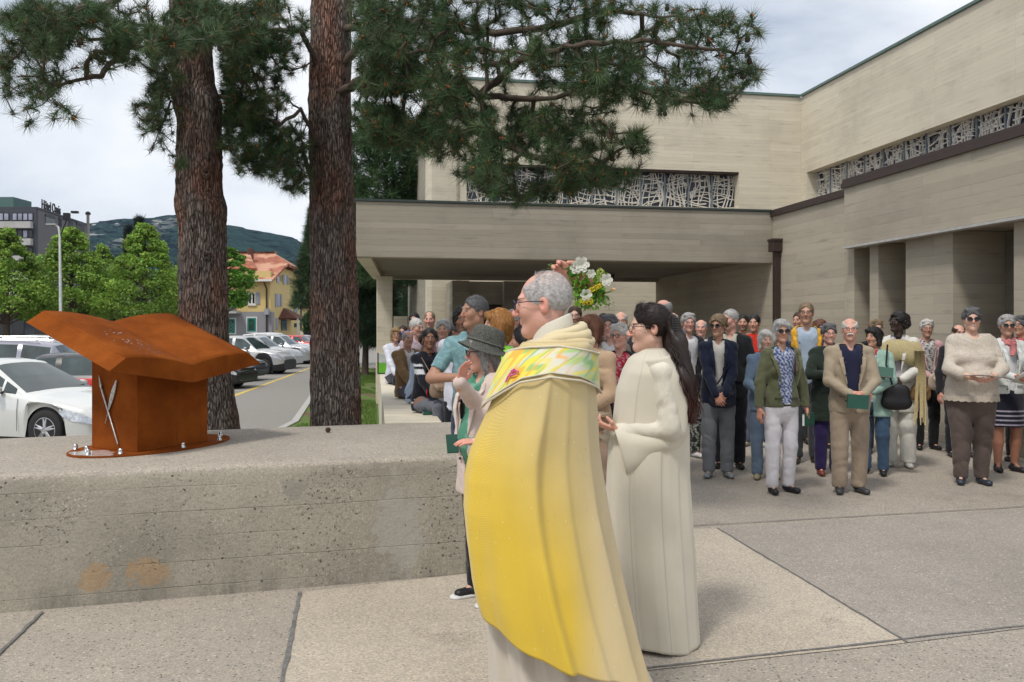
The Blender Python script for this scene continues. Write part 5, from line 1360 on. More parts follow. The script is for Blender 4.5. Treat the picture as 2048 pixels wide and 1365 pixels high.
        for ax in range(3):
            a0 = [slice(None)] * 3; a1 = [slice(None)] * 3; a0[ax] = slice(0, -1); a1[ax] = slice(1, None)
            s0, s1 = S[tuple(a0)], S[tuple(a1)]; m = s0 != s1; u, v = [(1, 2), (2, 0), (0, 1)][ax]
            E = np.argwhere(m); fl = s0[m]
            ok = (E[:, u] > 0) & (E[:, v] > 0) & (E[:, u] < n[u]) & (E[:, v] < n[v]); E = E[ok]; fl = fl[ok]
            def cell(du, dv): q = E.copy(); q[:, u] -= du; q[:, v] -= dv; return idx[q[:, 0], q[:, 1], q[:, 2]]
            Q = np.stack([cell(1, 1), cell(0, 1), cell(0, 0), cell(1, 0)], 1); Q[~fl] = Q[~fl][:, ::-1]; Fs.append(Q)
        F = np.concatenate(Fs); F = F[(F >= 0).all(1)]
        return V, F
def rotz(a): c, s = cos(a), sin(a); return np.array([[c, -s, 0], [s, c, 0], [0, 0, 1.]])
def rotx(a): c, s = cos(a), sin(a); return np.array([[1, 0, 0], [0, c, -s], [0, s, c]])
# ---------------------------------------------------------------- head library (facing -y, origin mid-head, ~.235 m tall)
def head_sdf(h, male=True, heavy=0.):
    s = SDF((-.11, -.15, -.16), (.11, .13, .14), h)
    s.ell((0, .015, .038), (.074, .094, .086), .01)
    s.ell((0, -.028, -.030), (.058 + .006 * heavy, .062, .080), .035)
    s.cap((-.046, .0, -.058), (0, -.060, -.094), .020 + .004 * heavy, .020, .03); s.cap((.046, .0, -.058), (0, -.060, -.094), .020 + .004 * heavy, .020, .03)
    s.ell((0, -.070, -.096), (.020 if male else .015, .018, .016), .018)
    for q in (-1, 1):
        s.ell((q * .037, -.062, -.016), (.022 + .004 * heavy, .022, .024), .028)
        s.ell((q * .077, .012, -.002), (.009, .019, .031), .006); s.ell((q * .084, .004, .002), (.006, .010, .016), .004, 'sub')
        s.ell((q * .031, -.098, .012), (.017, .014, .013), .012, 'sub')
    s.cap((-.036, -.078, .034), (.036, -.078, .034), .011 if male else .008, None, .014)
    for q in (-1, 1): s.ell((q * .031, -.078, .012), (.0135, .012, .0105), .004)
    s.cap((0, -.090, .018), (0, -.112, -.020), .008, .0115, .012)
    for q in (-1, 1): s.ell((q * .011, -.102, -.026), (.008, .010, .007), .006)
    s.cap((-.014, -.088, -.0490), (.014, -.088, -.0490), .0050, None, .007); s.cap((-.011, -.088, -.060), (.011, -.088, -.060), .0060, None, .007)
    s.cap((-.014, -.099, -.0545), (.014, -.099, -.0545), .0022, None, .003, 'sub')
    s.cap((0, .018, -.05), (0, .030, -.19), .056 if male else .048, .060 if male else .052, .03)
    return s
_HC = {}
def head_mesh(h, male, heavy):
    key = (h, male, round(heavy, 1))
    if key not in _HC: _HC[key] = head_sdf(h, male, heavy).mesh()
    return _HC[key]
def head_cols(V, skin, browc, smile=False, beard=None, oldlip=False, makeup=False):
    n = len(V); col = np.tile(np.array(skin, float), (n, 1)); x, y, z = V.T; ax_ = np.abs(x); front = y < -.055
    def put(m, c, a=1.0): col[m] = col[m] * (1 - a) + np.array(c) * a
    put(front & (((ax_ - .036) / .026) ** 2 + ((z + .022) / .02) ** 2 < 1), np.array(skin) * [1.06, .90, .88], .4)
    put((y < -.098) & (np.abs(z + .018) < .016), np.array(skin) * [1.1, .80, .78], .5)
    put(ax_ > .078, np.array(skin) * [1.1, .78, .74], .5)
    put(front & (((ax_ - .031) / .0125) ** 2 + ((z - .012) / .0048) ** 2 < 1), (.30, .27, .25))
    put(front & (((ax_ - .031) / .0060) ** 2 + ((z - .012) / .0060) ** 2 < 1), (.03, .022, .018))
    put(front & (((ax_ - .031) / .016) ** 2 + ((z - .0195) / .0026) ** 2 < 1), (.06, .04, .035), .55)
    put(front & (((ax_ - .031) / .019) ** 2 + ((z - .033 + .12 * (ax_ - .031) ** 2 * 40) / .0042) ** 2 < 1), browc, .8)
    put(front & (y < -.07) & ((x / .016) ** 2 + ((z + .0545 - (.9 * ax_ ** 2 * 10 if smile else 0)) / .0085) ** 2 < 1), np.array(skin) * [.80, .45, .42] if not makeup else (.40, .08, .08), .6)
    put(front & ((x / .014) ** 2 + ((z + .0545) / .0016) ** 2 < 1), (.10, .03, .03), .6)
    if smile: put(front & (y < -.07) & ((x / .017) ** 2 + ((z + .0555) / .0045) ** 2 < 1), (.75, .72, .66), .95)
    if beard is not None:
        bm = (y < .01) & (z < -.030) & (z > -.115) & ~((ax_ < .024) & (z > -.062) & (z < -.045)); put(bm, beard[:3], beard[3] if len(beard) > 3 else .6)
    return np.clip(col, 0, 1)
# ---------------------------------------------------------------- hair
def hair_sdf(style, h, seed=0):
    lo, hi = (-.16, -.15, -.17), (.16, .17, .19)
    if style in ('long', 'pony', 'longstraight'): lo = (-.18, -.14, -.62); hi = (.18, .24, .19)
    s = SDF(lo, hi, h)
    th = {'buzz': .004, 'short': .010, 'shortfull': .017, 'bob': .020, 'long': .018, 'curly': .026, 'bun': .010, 'pony': .012, 'ring': .008, 'thin': .006, 'longstraight': .015, 'pixie': .020, 'afro': .028}[style]
    s.ell((0, .018, .040), (.074 + th, .094 + th, .087 + th), 0)
    if style in ('bob',):
        for q in (-1, 1): s.cap((q * .066, .010, .02), (q * .076, -.004, -.085), .034, .026, .02)
        s.cap((0, .07, .03), (0, .075, -.075), .062, .05, .03, fl=(1.15, .8, 1)); s.cap((-.05, -.07, .095), (.055, -.075, .075), .026, .02, .02)
    if style in ('long', 'longstraight'):
        for q in (-1, 1): s.cap((q * .066, .02, .02), (q * .085, .02, -.26), .036, .03, .03)
        s.cap((0, .07, .02), (0, .095, -.34), .07, .05, .04, fl=(1.3, .7, 1))
    if style == 'curly':
        r = random.Random(seed)
        for q in range(46):
            a = r.uniform(0, 2 * pi); e = r.uniform(-.25, 1.3); v = np.array([cos(a) * cos(e), sin(a) * cos(e), sin(e)]); c = np.array([0, .02, .035]) + v * [.088, .105, .095]
            if c[1] < -.06 and c[2] < .07: continue
            s.ell(c, [r.uniform(.016, .026)] * 3, .012)
    if style == 'afro':
        s.cap((-.05, .06, .0), (.05, .06, .0), .06, None, .03)
    if style in ('shortfull', 'pixie'): s.cap((-.05, -.055, .105), (.05, -.05, .110), .024, None, .02); s.cap((0, .075, .0), (0, .065, -.045), .045, .03, .03, fl=(1.3, 1, 1))
    if style == 'pony':
        s.cap((-.04, -.03, .118), (.04, -.03, .118), .02, None, .02); s.ell((0, .118, .035), (.038, .032, .040), .02)
    if style == 'bun': s.ell((0, .12, .05), (.035, .03, .035), .01)
    # face opening
    s.ell((0, -.125, -.022), (.078, .086, .108), .008, 'sub')
    if style not in ('bob', 'long', 'longstraight'):
        for q in (-1, 1): s.ell((q * .085, -.022, -.045), (.036, .050, .055), .008, 'sub')
        for q in (-1, 1): s.ell((q * .088, .012, -.004), (.022, .022, .034), .005, 'sub')
        s.ell((0, .03, -.15), (.12, .12, .085 if style != 'afro' else .06), .01, 'sub')
    if style in ('short', 'pony', 'bun', 'thin', 'pixie'):
        for q in (-1, 1): s.ell((q * .078, -.080, .008), (.034, .046, .052), .01, 'sub')
    if style in ('short', 'buzz', 'thin', 'ring', 'bun', 'pony'): s.ell((0, -.115, .055), (.060, .050, .040), .01, 'sub')
    if style == 'ring': s.ell((0, -.030, .130), (.085, .125, .078), .008, 'sub')
    if style == 'thin': s.ell((0, -.09, .105), (.05, .07, .04), .01, 'sub')
    if style in ('curly', 'afro'): s.noise(.005, 75, seed)
    else: s.noise(.0022 if style not in ('buzz', 'ring', 'thin') else .001, 60, seed, 24)
    return s
_HR = {}
def hair_mesh(style, h, seed):
    key = (style, h, seed % 3)
    if key not in _HR: _HR[key] = hair_sdf(style, h, seed % 3).mesh()
    return _HR[key]
# ---------------------------------------------------------------- hand library: fingers along +Z, palm normal +Y, thumb at -X (right hand)
_HD = {}
def hand_mesh(h, curl):
    key = (h, curl)
    if key in _HD: return _HD[key]
    s = SDF((-.09, -.04, -.05), (.07, .11, .22), h)
    s.cap((0, 0, -.035), (0, 0, .01), .025, .026, .01, fl=(1, .75, 1)); s.cap((-.006, 0, .03), (-.004, .002, .078), .041, .040, .012, fl=(1, .36, 1))
    for x, L, z0, r in ((-.031, .066, .088, .0088), (-.0105, .074, .093, .009), (.0105, .069, .090, .0086), (.030, .055, .082, .0078)):
        p = np.array([x, .002, z0 - .02]); a = .12 + .1 * curl
        for seg, f in ((.46, 1.0), (.30, .92), (.24, .84)):
            q = p + np.array([x * .10, sin(a) * L * seg * 1.15, cos(a) * L * seg * 1.15]) if seg > .4 else p + np.array([x * .03, sin(a) * L * seg * 1.1, cos(a) * L * seg * 1.1])
            s.cap(p, q, r * f * 1.04, r * f, .004); p = q; a += curl * (.75 if seg > .4 else .6) + .12
    t0 = np.array([-.028, .004, .018]); t1 = np.array([-.056, .016 + .01 * curl, .050]); t2 = np.array([-.062 + .012 * curl, .026 + .018 * curl, .080])
    s.cap(t0, t1, .0145, .0105, .01); s.cap(t1, t2, .0105, .0085, .004)
    _HD[key] = s.mesh(); return _HD[key]
def unit(v): v = np.array(v, float); return v / (np.linalg.norm(v) + 1e-9)
def place_hand(V, F, wrist, dirv, palm, left):
    Zh = unit(dirv); Yh = unit(np.array(palm) - Zh * np.dot(palm, Zh)); Xh = np.cross(Yh, Zh)
    W = V.copy()
    if left: W[:, 0] *= -1; F = F[:, ::-1]
    return W @ np.array([Xh, Yh, Zh]) + np.array(wrist), F
def ik(sh, tgt, l1, l2, hint):
    sh = np.array(sh, float); tgt = np.array(tgt, float); v = tgt - sh; d = np.linalg.norm(v); dm = min(d, (l1 + l2) * .995); v = v / (d + 1e-9)
    a = (l1 * l1 - l2 * l2 + dm * dm) / (2 * dm); hgt = sqrt(max(l1 * l1 - a * a, 1e-6)); hn = np.array(hint, float); hn = unit(hn - v * hn.dot(v))
    return sh + v * a + hn * hgt, sh + v * dm
def strands(V, F, style, hcol, r_, n):
    k = r_.integers(0, len(F), n * 2); a, b, c = V[F[k, 0]], V[F[k, 1]], V[F[k, 2]]; nr = np.cross(b - a, c - a); nr /= np.linalg.norm(nr, axis=1, keepdims=True) + 1e-9
    cc = (a + c) / 2; rad = cc - np.array([0, .018, .03]); rad /= np.linalg.norm(rad, axis=1, keepdims=True); ok = (nr * rad).sum(1) > .25; cc, nr = cc[ok][:n], nr[ok][:n]; m = len(cc)
    if style in ('curly', 'afro'): t = r_.normal(0, 1, (m, 3)); L = .020
    elif style in ('bob', 'long', 'longstraight'): t = np.column_stack([cc[:, 0] * 3, .1 + 0 * cc[:, 0], -1 + 0 * cc[:, 0]]) + r_.normal(0, .16, (m, 3)); L = .045
    elif style in ('bun', 'pony'): t = np.column_stack([-cc[:, 0] * 2, 1 + 0 * cc[:, 0], .1 + 0 * cc[:, 0]]) + r_.normal(0, .12, (m, 3)); L = .035
    else: t = np.column_stack([cc[:, 0] * 6 + .25, cc[:, 1] * 5 + .1, -.35 + 0 * cc[:, 0]]) + r_.normal(0, .40, (m, 3)); L = {'ring': .012, 'buzz': .008, 'thin': .012}.get(style, .026)
    t = t - nr * (t * nr).sum(1, keepdims=True); t /= np.linalg.norm(t, axis=1, keepdims=True) + 1e-9; s = np.cross(nr, t) * .0016
    Ls = L * r_.uniform(.6, 1.3, (m, 1)); W = np.stack([cc - s + nr * .0005, cc + s + nr * .0005, cc + t * Ls + nr * (.10 * Ls + r_.uniform(0, .003, (m, 1)))], 1).reshape(-1, 3)
    return W, np.repeat(hcol * r_.uniform(.55, 1.45, (m, 1)), 3, 0)
def glasses_mesh(style, parent, head_M, head_o, col=None):
    mb = MB(); ml = MB()
    def T(p): return head_M @ np.array(p) + head_o
    r_, zc, hy = (.022, .011, .018) if style != 'sun' else (.026, .009, .021)
    for q in (-1, 1):
        ring = [T((q * .033 + r_ * cos(a * pi / 8), -.108 + .010 * abs(cos(a * pi / 8)) * (1 if q * cos(a * pi / 8) > 0 else 0), zc + hy * sin(a * pi / 8))) for a in range(16)]
        mb.tube(ring, .0016 if style == 'thin' else .0024, 5, closed=True)
        mb.tube([T((q * .056, -.100, .018)), T((q * .080, -.05, .018)), T((q * .083, .012, .012))], .0018, 5)
        if style == 'sun':
            ml.face([ml.vert(p) for p in ring] if q > 0 else [ml.vert(p) for p in ring])
    mb.tube([T((-.011, -.112, .014)), T((.011, -.112, .014))], .002, 5)
    g = mb.build('glasses', M['frame'] if col is None else col, parent, smooth=True)
    if style == 'sun':
        s_ = ml.build('lens', M['lens'], g); mm = s_.modifiers.new('s', 'SOLIDIFY'); mm.thickness = .002
    return g
SK = dict(fair=(.62, .38, .29), pink=(.62, .34, .26), tan=(.50, .28, .195), olive=(.40, .215, .145), brown=(.17, .085, .05), dark=(.045, .025, .018), mid=(.25, .125, .078))
HC = dict(white=(.62, .60, .57), grey=(.30, .295, .29), dgrey=(.12, .12, .125), black=(.014, .012, .012), brown=(.06, .032, .02), blond=(.34, .22, .10), ginger=(.38, .17, .045), sandy=(.24, .17, .10), auburn=(.14, .055, .03), silver=(.44, .43, .42))
GROUP = 'people gathered in front of the church'
PEOPLE = {}
def person(key, px, ytop, d, label, yaw=0, w=1.0, sex='f', skin='fair', hair=('short', 'grey'), top='jacket', tc=(.1, .1, .1), shirt=(.6, .6, .6), open_=.045, tlen=.47, bottom='trousers', bc=(.05, .05, .05), shoe=(.03, .03, .03), arms='down', glasses=None, hy=0, hp=0, sleeves='long', ground=0, sit=None, beard=None, smile=False, bw=1.0, pattern=None, h=.0125, hh=.0055, hoff=.0, collar=None, bust=None, group=GROUP, makeup=False, targets=None, lean=0, pal=None, hand_curl=.35, stance=.05, hairlen=1.0, skirt=None, bare_leg=False, hs=.905, rollhair=0):
    X, Y = X_(px, d), d; ztop = Z_(ytop, d) - hoff
    SH = (ztop - ground) if sit is None else (ztop - sit) / .525
    H = SH; s_ = H / 1.7; root = empty('person', (X, Y, ground if sit is None else 0), R(yaw), label, 'person', group)
    male = sex == 'm'; heavy = max(0, min(1, (w - 1) * 3)); bust = (not male) if bust is None else bust
    base = 0 if sit is None else sit - .50 * H + .04
    def z(f): return base + f * H
    lx = lean
    hipw, shw = .052 * H * (1 + (w - 1) * .5), (.096 if male else .083) * H * (1 + (w - 1) * .45)
    def L(z_, y=0): return y - lx * max(0, z_ - z(.52))
    # joints
    shoulder = {q: np.array([q * shw, L(z(.80), .01), z(.805)]) for q in (-1, 1)}
    neck = np.array([0, L(z(.84), .012), z(.835)]); hc = np.array([0, L(z(.93), -.012 * s_), z(1.0) - .127 * s_ * hs])
    P = {'down': ((.150, -.02, .485), (1, .5, 0)), 'clasp': ((.028, -.135, .525), (1, .7, -.2)), 'fold': ((.022, -.105, .655), (1, -.1, -.7)), 'hold': ((.05, -.19, .615), (1, .6, -.5)), 'waist': ((.035, -.145, .575), (1, .6, -.3)), 'behind': ((.04, .12, .52), (1, .3, 0)), 'lap': ((.06, -.22, .545), (1, .5, -.2)), 'chest': ((.06, -.14, .68), (1, .2, -.9))}
    el, wr, hd, pm = {}, {}, {}, {}
    for q in (-1, 1):
        a = arms if isinstance(arms, str) else arms[0 if q < 0 else 1]
        (tx, ty, tz), hint = P[a]; t = np.array([q * tx * H, ty * H, z(tz)])
        if a == 'fold' and q < 0: t = t + np.array([0, -.018, .02]) * H
        if a == 'clasp' and q < 0: t = t + np.array([0, -.02, -.012])
        if targets and q in targets: t = np.array(targets[q][0]); hint = targets[q][1]
        hint = np.array([q * hint[0], hint[1], hint[2]], float)
        el[q], wr[q] = ik(shoulder[q], t, .172 * H, .152 * H, hint); hd[q] = unit(wr[q] - el[q])
        pm[q] = {'down': (-q, .15, 0), 'clasp': (-q * .3, 1, 0), 'fold': (0, 1, .3), 'hold': (-q * .4, .4, .8), 'waist': (-q * .3, 1, .2), 'behind': (0, -1, 0), 'lap': (0, .2, -1), 'chest': (0, 1, 0)}[a]
        if a in ('clasp', 'waist'): hd[q] = unit(hd[q] + np.array([-q * .35, 0, -.3]))
        if pal and q in pal: pm[q] = pal[q][0]; hd[q] = unit(pal[q][1]) if pal[q][1] is not None else hd[q]
    # legs
    hip, knee, ank, toe = {}, {}, {}, {}
    for q in (-1, 1):
        hip[q] = np.array([q * hipw, .01, z(.50)])
        if sit is None:
            fx = q * (stance * H + .01); off = .015 * (1 if q > 0 else -1)
            knee[q] = np.array([fx * 1.0, -.012, z(.275)]); ank[q] = np.array([fx, off + .01, z(.045)]); toe[q] = unit((q * .28, -1, 0))
        else:
            hip[q] = np.array([q * hipw, .01, sit + .075]); knee[q] = np.array([q * hipw * 1.1, -.245 * H, sit + .06]); ank[q] = np.array([q * hipw * 1.2, -.265 * H, max(.08, sit - .20 * H)]); toe[q] = unit((q * .2, -1, 0))
    hM = rotz(R(hy)) @ rotx(R(hp)) * s_ * hs
    # --- body, one continuous skin mesh, with face and fingers
    S = SDF((-.36 * H, -.42 * H, -.02), (.36 * H, .22 * H, z(.86)), .016)
    S.cap(neck + [0, .005, 0], hc + [0, .012, -.06 * s_], .052 * s_ * (1.08 if male else .92), .050 * s_, .03)
    S.cap(neck + [0, 0, -.02], (0, L(z(.74), .01), z(.74)), .055 * s_, .09 * s_, .03, fl=(1, .7, 1))
    S.cap((0, L(z(.74), .01), z(.74)), (0, L(z(.56)), z(.56)), .085 * H * w, .078 * H * w, .03, fl=(1, .62, 1))
    S.cap(shoulder[-1] - [0, 0, .01], shoulder[1] - [0, 0, .01], .030 * H, None, .03)
    S.cap((-hipw * .8, 0, z(.53)), (hipw * .8, 0, z(.53)), .055 * H * w, None, .04)
    for q in (-1, 1):
        S.cap(shoulder[q], el[q], .030 * H, .023 * H, .02); S.cap(el[q], wr[q], .024 * H, .0155 * H, .015); 
        S.cap(hip[q], knee[q], .048 * H, .032 * H, .02); S.cap(knee[q], (knee[q] * .62 + ank[q] * .38), .031 * H, .034 * H * (1 if male else .95), .015); S.cap((knee[q] * .62 + ank[q] * .38), ank[q], .033 * H, .020 * H, .015)
        S.cap(ank[q], ank[q] + toe[q] * .045 * H - [0, 0, .022 * H], .017 * H, .010 * H, .008)
    Vb, Fb = S.mesh(); sc_ = np.array(SK[skin] if isinstance(skin, str) else skin); Cb = np.tile(sc_, (len(Vb), 1))
    if bare_leg: Cb[Vb[:, 2] < z(.5)] = sc_ * [.62, .5, .45]
    Vh, Fh = head_mesh(hh, male, heavy); Ch = head_cols(Vh, sc_, np.array(HC.get(hair[1], (.1, .08, .06)) if hair else (.2, .2, .2)) * .7, smile, beard, makeup=makeup)
    Vh = Vh @ hM.T + hc
    parts = [(Vb, Fb, Cb), (Vh, Fh, Ch)]
    for q in (-1, 1):
        V0, F0_ = hand_mesh(.0048, hand_curl); Vq, Fq = place_hand(V0 * s_ * (1.04 if male else .94), F0_, wr[q], hd[q], pm[q], q > 0)
        parts.append((Vq, Fq, np.tile(sc_ * [1.05, .90, .88], (len(Vq), 1))))
    off = 0; VV, FF, CC = [], [], []
    for v, f, c in parts: VV.append(v); FF.append(f + off); CC.append(c); off += len(v)
    npobj('body', np.concatenate(VV), np.concatenate(FF), M['skin'], root, col=np.concatenate(CC))
    # --- hair
    if hair:
        Vr, Fr = hair_mesh(hair[0], .0062, len(label)); hcol = np.array(HC[hair[1]] if isinstance(hair[1], str) else hair[1])
        Vr = Vr.copy()
        if hairlen != 1: m_ = Vr[:, 2] < 0; Vr[m_, 2] *= hairlen
        r_ = np.random.default_rng(len(label) + int(px)); cl = np.tile(hcol, (len(Vr), 1)) * .85
        Vs, Cs = strands(Vr, Fr, hair[0], hcol, r_, 1500 if d > 5.4 else 3200)
        Vw = np.concatenate([Vr, Vs]) @ hM.T + hc; tri = np.arange(len(Vs)).reshape(-1, 3) + len(Vr)
        npobj('hair', Vw, [Fr, tri], M['hair'], root, col=np.clip(np.concatenate([cl, Cs]), 0, 1))
    if glasses: glasses_mesh(glasses, root, hM, hc)
    seed = len(label) * 7 + int(px)
    def cloth(name, S, color, mat='cloth', cut=None, fcol=None):
        V, F = S.mesh()
        if cut is not None:
            c = V[F].mean(1); F = F[~cut(c)]
        col = np.tile(np.array(color, float), (len(V), 1))
        if fcol is not None: col = fcol(V, col)
        return npobj(name, V, F, M[mat], root, col=np.clip(col, 0, 1))
    ez = .0115 * (1 if top in ('jacket', 'coat') else .7)
    zb = z(tlen)
    def torso(S, e, zlo, slv, k=.03, bust=bust):
        cw, ww, hw_ = (.098 if male else .090) * H * w, (.086 if male else .078) * H * w * (1.03 if w > 1.12 else 1), .092 * H * w
        S.cap((0, L(z(.765), .006), z(.765)), (0, L(z(.64)), z(.64)), cw + e, ww + e, k, fl=(1, .66, 1)); S.cap((0, L(z(.64)), z(.64)), (0, 0, z(.54)), ww + e, hw_ + e, k, fl=(1, .68, 1))
        if zlo < z(.52): S.cap((0, 0, z(.54)), (0, 0, zlo + .03), hw_ + e, hw_ * (1.02 if zlo > z(.4) else 1.12) + e, k, fl=(1, .68, 1))
        S.cap((0, neck[1], z(.818)), (0, neck[1], z(.80)), .058 * H, .07 * H, k, fl=(1, .7, 1))
        S.cap(shoulder[-1], shoulder[1], .031 * H + e * .8, None, k, fl=(1, .95, .85))
        if bust:
            for q in (-1, 1): S.ell((q * .036 * H * w, L(z(.72), -.040 * H * w), z(.718)), (.048 * H * w, .036 * H * w, .044 * H), .06)
        if w > 1.1: S.ell((0, L(z(.62), -.035 * H * w), z(.61)), (.075 * H * w, .06 * H * w, .085 * H), .05)
        if slv:
            for q in (-1, 1):
                S.cap(shoulder[q], el[q], .0290 * H + e * .8, .0245 * H + e * .8, .022)
                if slv == 'long': S.cap(el[q], wr[q] + hd[q] * .0, .0245 * H + e * .8, .0185 * H + e * .6, .02)
                elif slv == '34': S.cap(el[q], el[q] * .45 + wr[q] * .55, .030 * H + e, .026 * H + e, .02)
                elif slv == 'short': pass
            if slv == 'short':
                for q in (-1, 1): S.ell(el[q], (.050 * H,) * 3, .004, 'sub')
    lo = (-.38 * H, -.40 * H, 0); hi = (.38 * H, .24 * H, z(.88))
    inner = top in ('jacket', 'coat')
    if inner:
        S = SDF((-.2 * H, -.22 * H, z(.47)), (.2 * H, .2 * H, z(.86)), .014); torso(S, -.004, z(.50), None, bust=False); S.cap(neck + [0, .004, 0], neck + [0, -.002, -.03 * s_], .061 * s_, .072 * s_, .01)
        S.ell(neck + np.array([0, -.085, .035]) * s_, (.050 * s_, .055 * s_, .075 * s_), .01, 'sub'); S.cutz(z(.848))
        cloth('shirt', S, shirt, fcol=pattern)
    S = SDF(lo, hi, h); torso(S, ez, zb, sleeves)
    if top in ('jacket', 'coat', 'shirt', 'hoodie'): S.cap(neck + np.array([0, .012, .012]) * s_, neck + np.array([0, .004, -.02]) * s_, .066 * s_ + ez * .5, .080 * s_, .015)
    if top == 'hoodie': S.cap((-.06 * s_, .06 * s_, z(.83)), (.06 * s_, .06 * s_, z(.83)), .045 * s_, None, .02)
    S.cap(neck + [0, -.01, .0], neck + [0, -.02, .12 * s_], .050 * s_, .046 * s_, .006, 'sub')
    S.crease(.0085, 19, seed); S.crease(.005, 38, seed + 1)
    # shirt neckline
    if top in ('shirt', 'tee', 'sweater', 'knit'):
        dpt = {'shirt': .075, 'tee': .05, 'sweater': .035, 'knit': .085}[top]; S.ell(neck + np.array([0, -.080, .035]) * s_, (.048 * s_, .058 * s_, dpt * s_), .008, 'sub')
    S.cutz(z(.856)); S.cutz(zb, False)
    cut = None
    if inner:
        def cut(c):
            zc = c[:, 2]; f = np.clip((zc - z(.47)) / (z(.82) - z(.47)), 0, 1.1); wd_ = (open_ * (.35 + 1.0 * f ** 1.3) + .004) * s_ * (1.2 if f.max() else 1)
            return (np.abs(c[:, 0]) < wd_) & (c[:, 1] < L(zc.mean()) - .03) & (zc > zb - .05) & (np.abs(c[:, 0]) < .12) & (np.linalg.norm(c - wr[1], axis=1) > .09) & (np.linalg.norm(c - wr[-1], axis=1) > .09) & (c[:, 1] > -.115 * H * max(w, 1))
    gm = cloth({'jacket': 'jacket', 'coat': 'coat', 'shirt': 'shirt', 'tee': 'shirt', 'sweater': 'sweater', 'hoodie': 'hoodie', 'knit': 'sweater'}[top], S, tc, 'knit' if top == 'knit' else 'cloth', cut, None if inner else pattern)
    if inner:
        m_ = gm.modifiers.new('s', 'SOLIDIFY'); m_.thickness = .006; m_.offset = -1
        mb = MB()                       # lapels
        for q in (-1, 1):
            p = []
            for t in np.linspace(0, 1, 9):
                zc = z(.815) - t * .19 * H; f = np.clip((zc - z(.47)) / (z(.82) - z(.47)), 0, 1.1); xx = q * (open_ * (.35 + 1.0 * f ** 1.3) + .004) * s_ * 1.2
                yy = L(zc) - ((.068 if not bust else .088) * H * w * (1 - .35 * (1 - min(1, (z(.82) - zc) / (.1 * H)))) + ez * .6) * (1 if zc < z(.79) else .75); wl = .030 * sin(pi * min(1, .25 + t * .75)) + .004
                p.append((mb.vert((xx, yy, zc)), mb.vert((xx + q * wl, yy - .004 + .35 * wl, zc + .006))))
            for a, b in zip(p[:-1], p[1:]): mb.face([a[0], b[0], b[1], a[1]])
        mb.col = None; mb.c = [tuple(np.array(tc) * 1.05)] * len(mb.v); lp = mb.build('lapel', M['cloth'], gm, col=True); m_ = lp.modifiers.new('s', 'SOLIDIFY'); m_.thickness = .006; m_.offset = 0
    if top in ('jacket', 'coat', 'shirt'):
        mb = MB(); c0 = neck + np.array([0, .004, .004]) * s_
        for q in (-1, 1):
            P5 = [c0 + np.array([q * .012, .066, .038]) * s_, c0 + np.array([q * .062, .020, .034]) * s_, c0 + np.array([q * .052, -.050, .004]) * s_, c0 + np.array([q * .070, -.088, -.052]) * s_, c0 + np.array([q * .088, -.030, -.016]) * s_, c0 + np.array([q * .080, .035, .004]) * s_, c0 + np.array([q * .015, .082, .010]) * s_]
            i5 = [mb.vert(p) for p in P5]
            for f5 in ((0, 1, 5, 6), (1, 2, 4, 5), (2, 3, 4)): mb.face([i5[v] for v in (f5 if q > 0 else f5[::-1])])
        mb.c = [tuple(np.array(tc) * 1.08)] * len(mb.v); co = mb.build('collar', M['cloth'], gm, col=True); m_ = co.modifiers.new('s', 'SOLIDIFY'); m_.thickness = .005; m_.offset = 0
    if inner and d < 9.9 and sit is None:
        mb = MB(); pk = MB()
        fy = lambda zc: L(zc) - ((.092 if not bust else .088) * H * w * .68 + ez + .010)
        for q_ in range(4):
            zc = z(.75) - q_ * .072 * H; 
            if zc > zb + .04: mb.lathe([(.008, -.004), (.008, .002), (.003, .003)], (-(open_ * .9 + .02) * s_, fy(zc) - .004, zc), 8, axis='y')
        mb.build('button', M['frame'], gm)
        for q in (-1, 1): pk.obox((q * .085 * s_ * w, fy(z(.545)) + .012, z(.555)), .085 * s_, .016, .009, rotz(q * .35)); 
        pk.c = [tuple(np.array(tc) * .55)] * len(pk.v); pk.build('pocket', M['cloth'], gm, col=True)
    # --- bottoms
    S = SDF((-.34 * H * max(1, w), -.42 * H, 0), (.34 * H * max(1, w), .2 * H, (z(.60) if sit is None else sit + .22)), h)
    if bottom == 'trousers':
        wz = z(.56) if sit is None else sit + .14
        S.cap((0, 0, wz), (0, .004, (z(.50) if sit is None else sit + .08)), .080 * H * w, .092 * H * w, .02, fl=(1, .70, 1))
        for q in (-1, 1):
            kk = (.031 + .010 * bw) * H * (1 + (w - 1) * .6); S.cap(hip[q] + [0, 0, -.01], knee[q], .051 * H * w, kk, .02); S.cap(knee[q], ank[q] + [0, .004, .012], kk, (.022 + .014 * bw) * H, .015)
        S.crease(.0085, 16, seed + 3); S.crease(.005, 34, seed + 4)
        S.cutz(max(.03, float(ank[1][2]) - .022), False) if sit is None else None
        cloth('trousers', S, bc, fcol=skirt)
    else:
        zk = {'skirt': .29, 'longskirt': .10}[bottom]
        S.cap((0, 0, z(.56)), (0, 0, z(.48)), .078 * H * w, .098 * H * w, .02, fl=(1, .70, 1)); S.cap((0, 0, z(.48)), (0, 0, z(zk)), .098 * H * w, .105 * H * w, .02, fl=(1, .72, 1)); S.noise(.004, 30, seed + 3, 12); S.cutz(z(zk), False)
        cloth('skirt', S, bc, fcol=skirt)
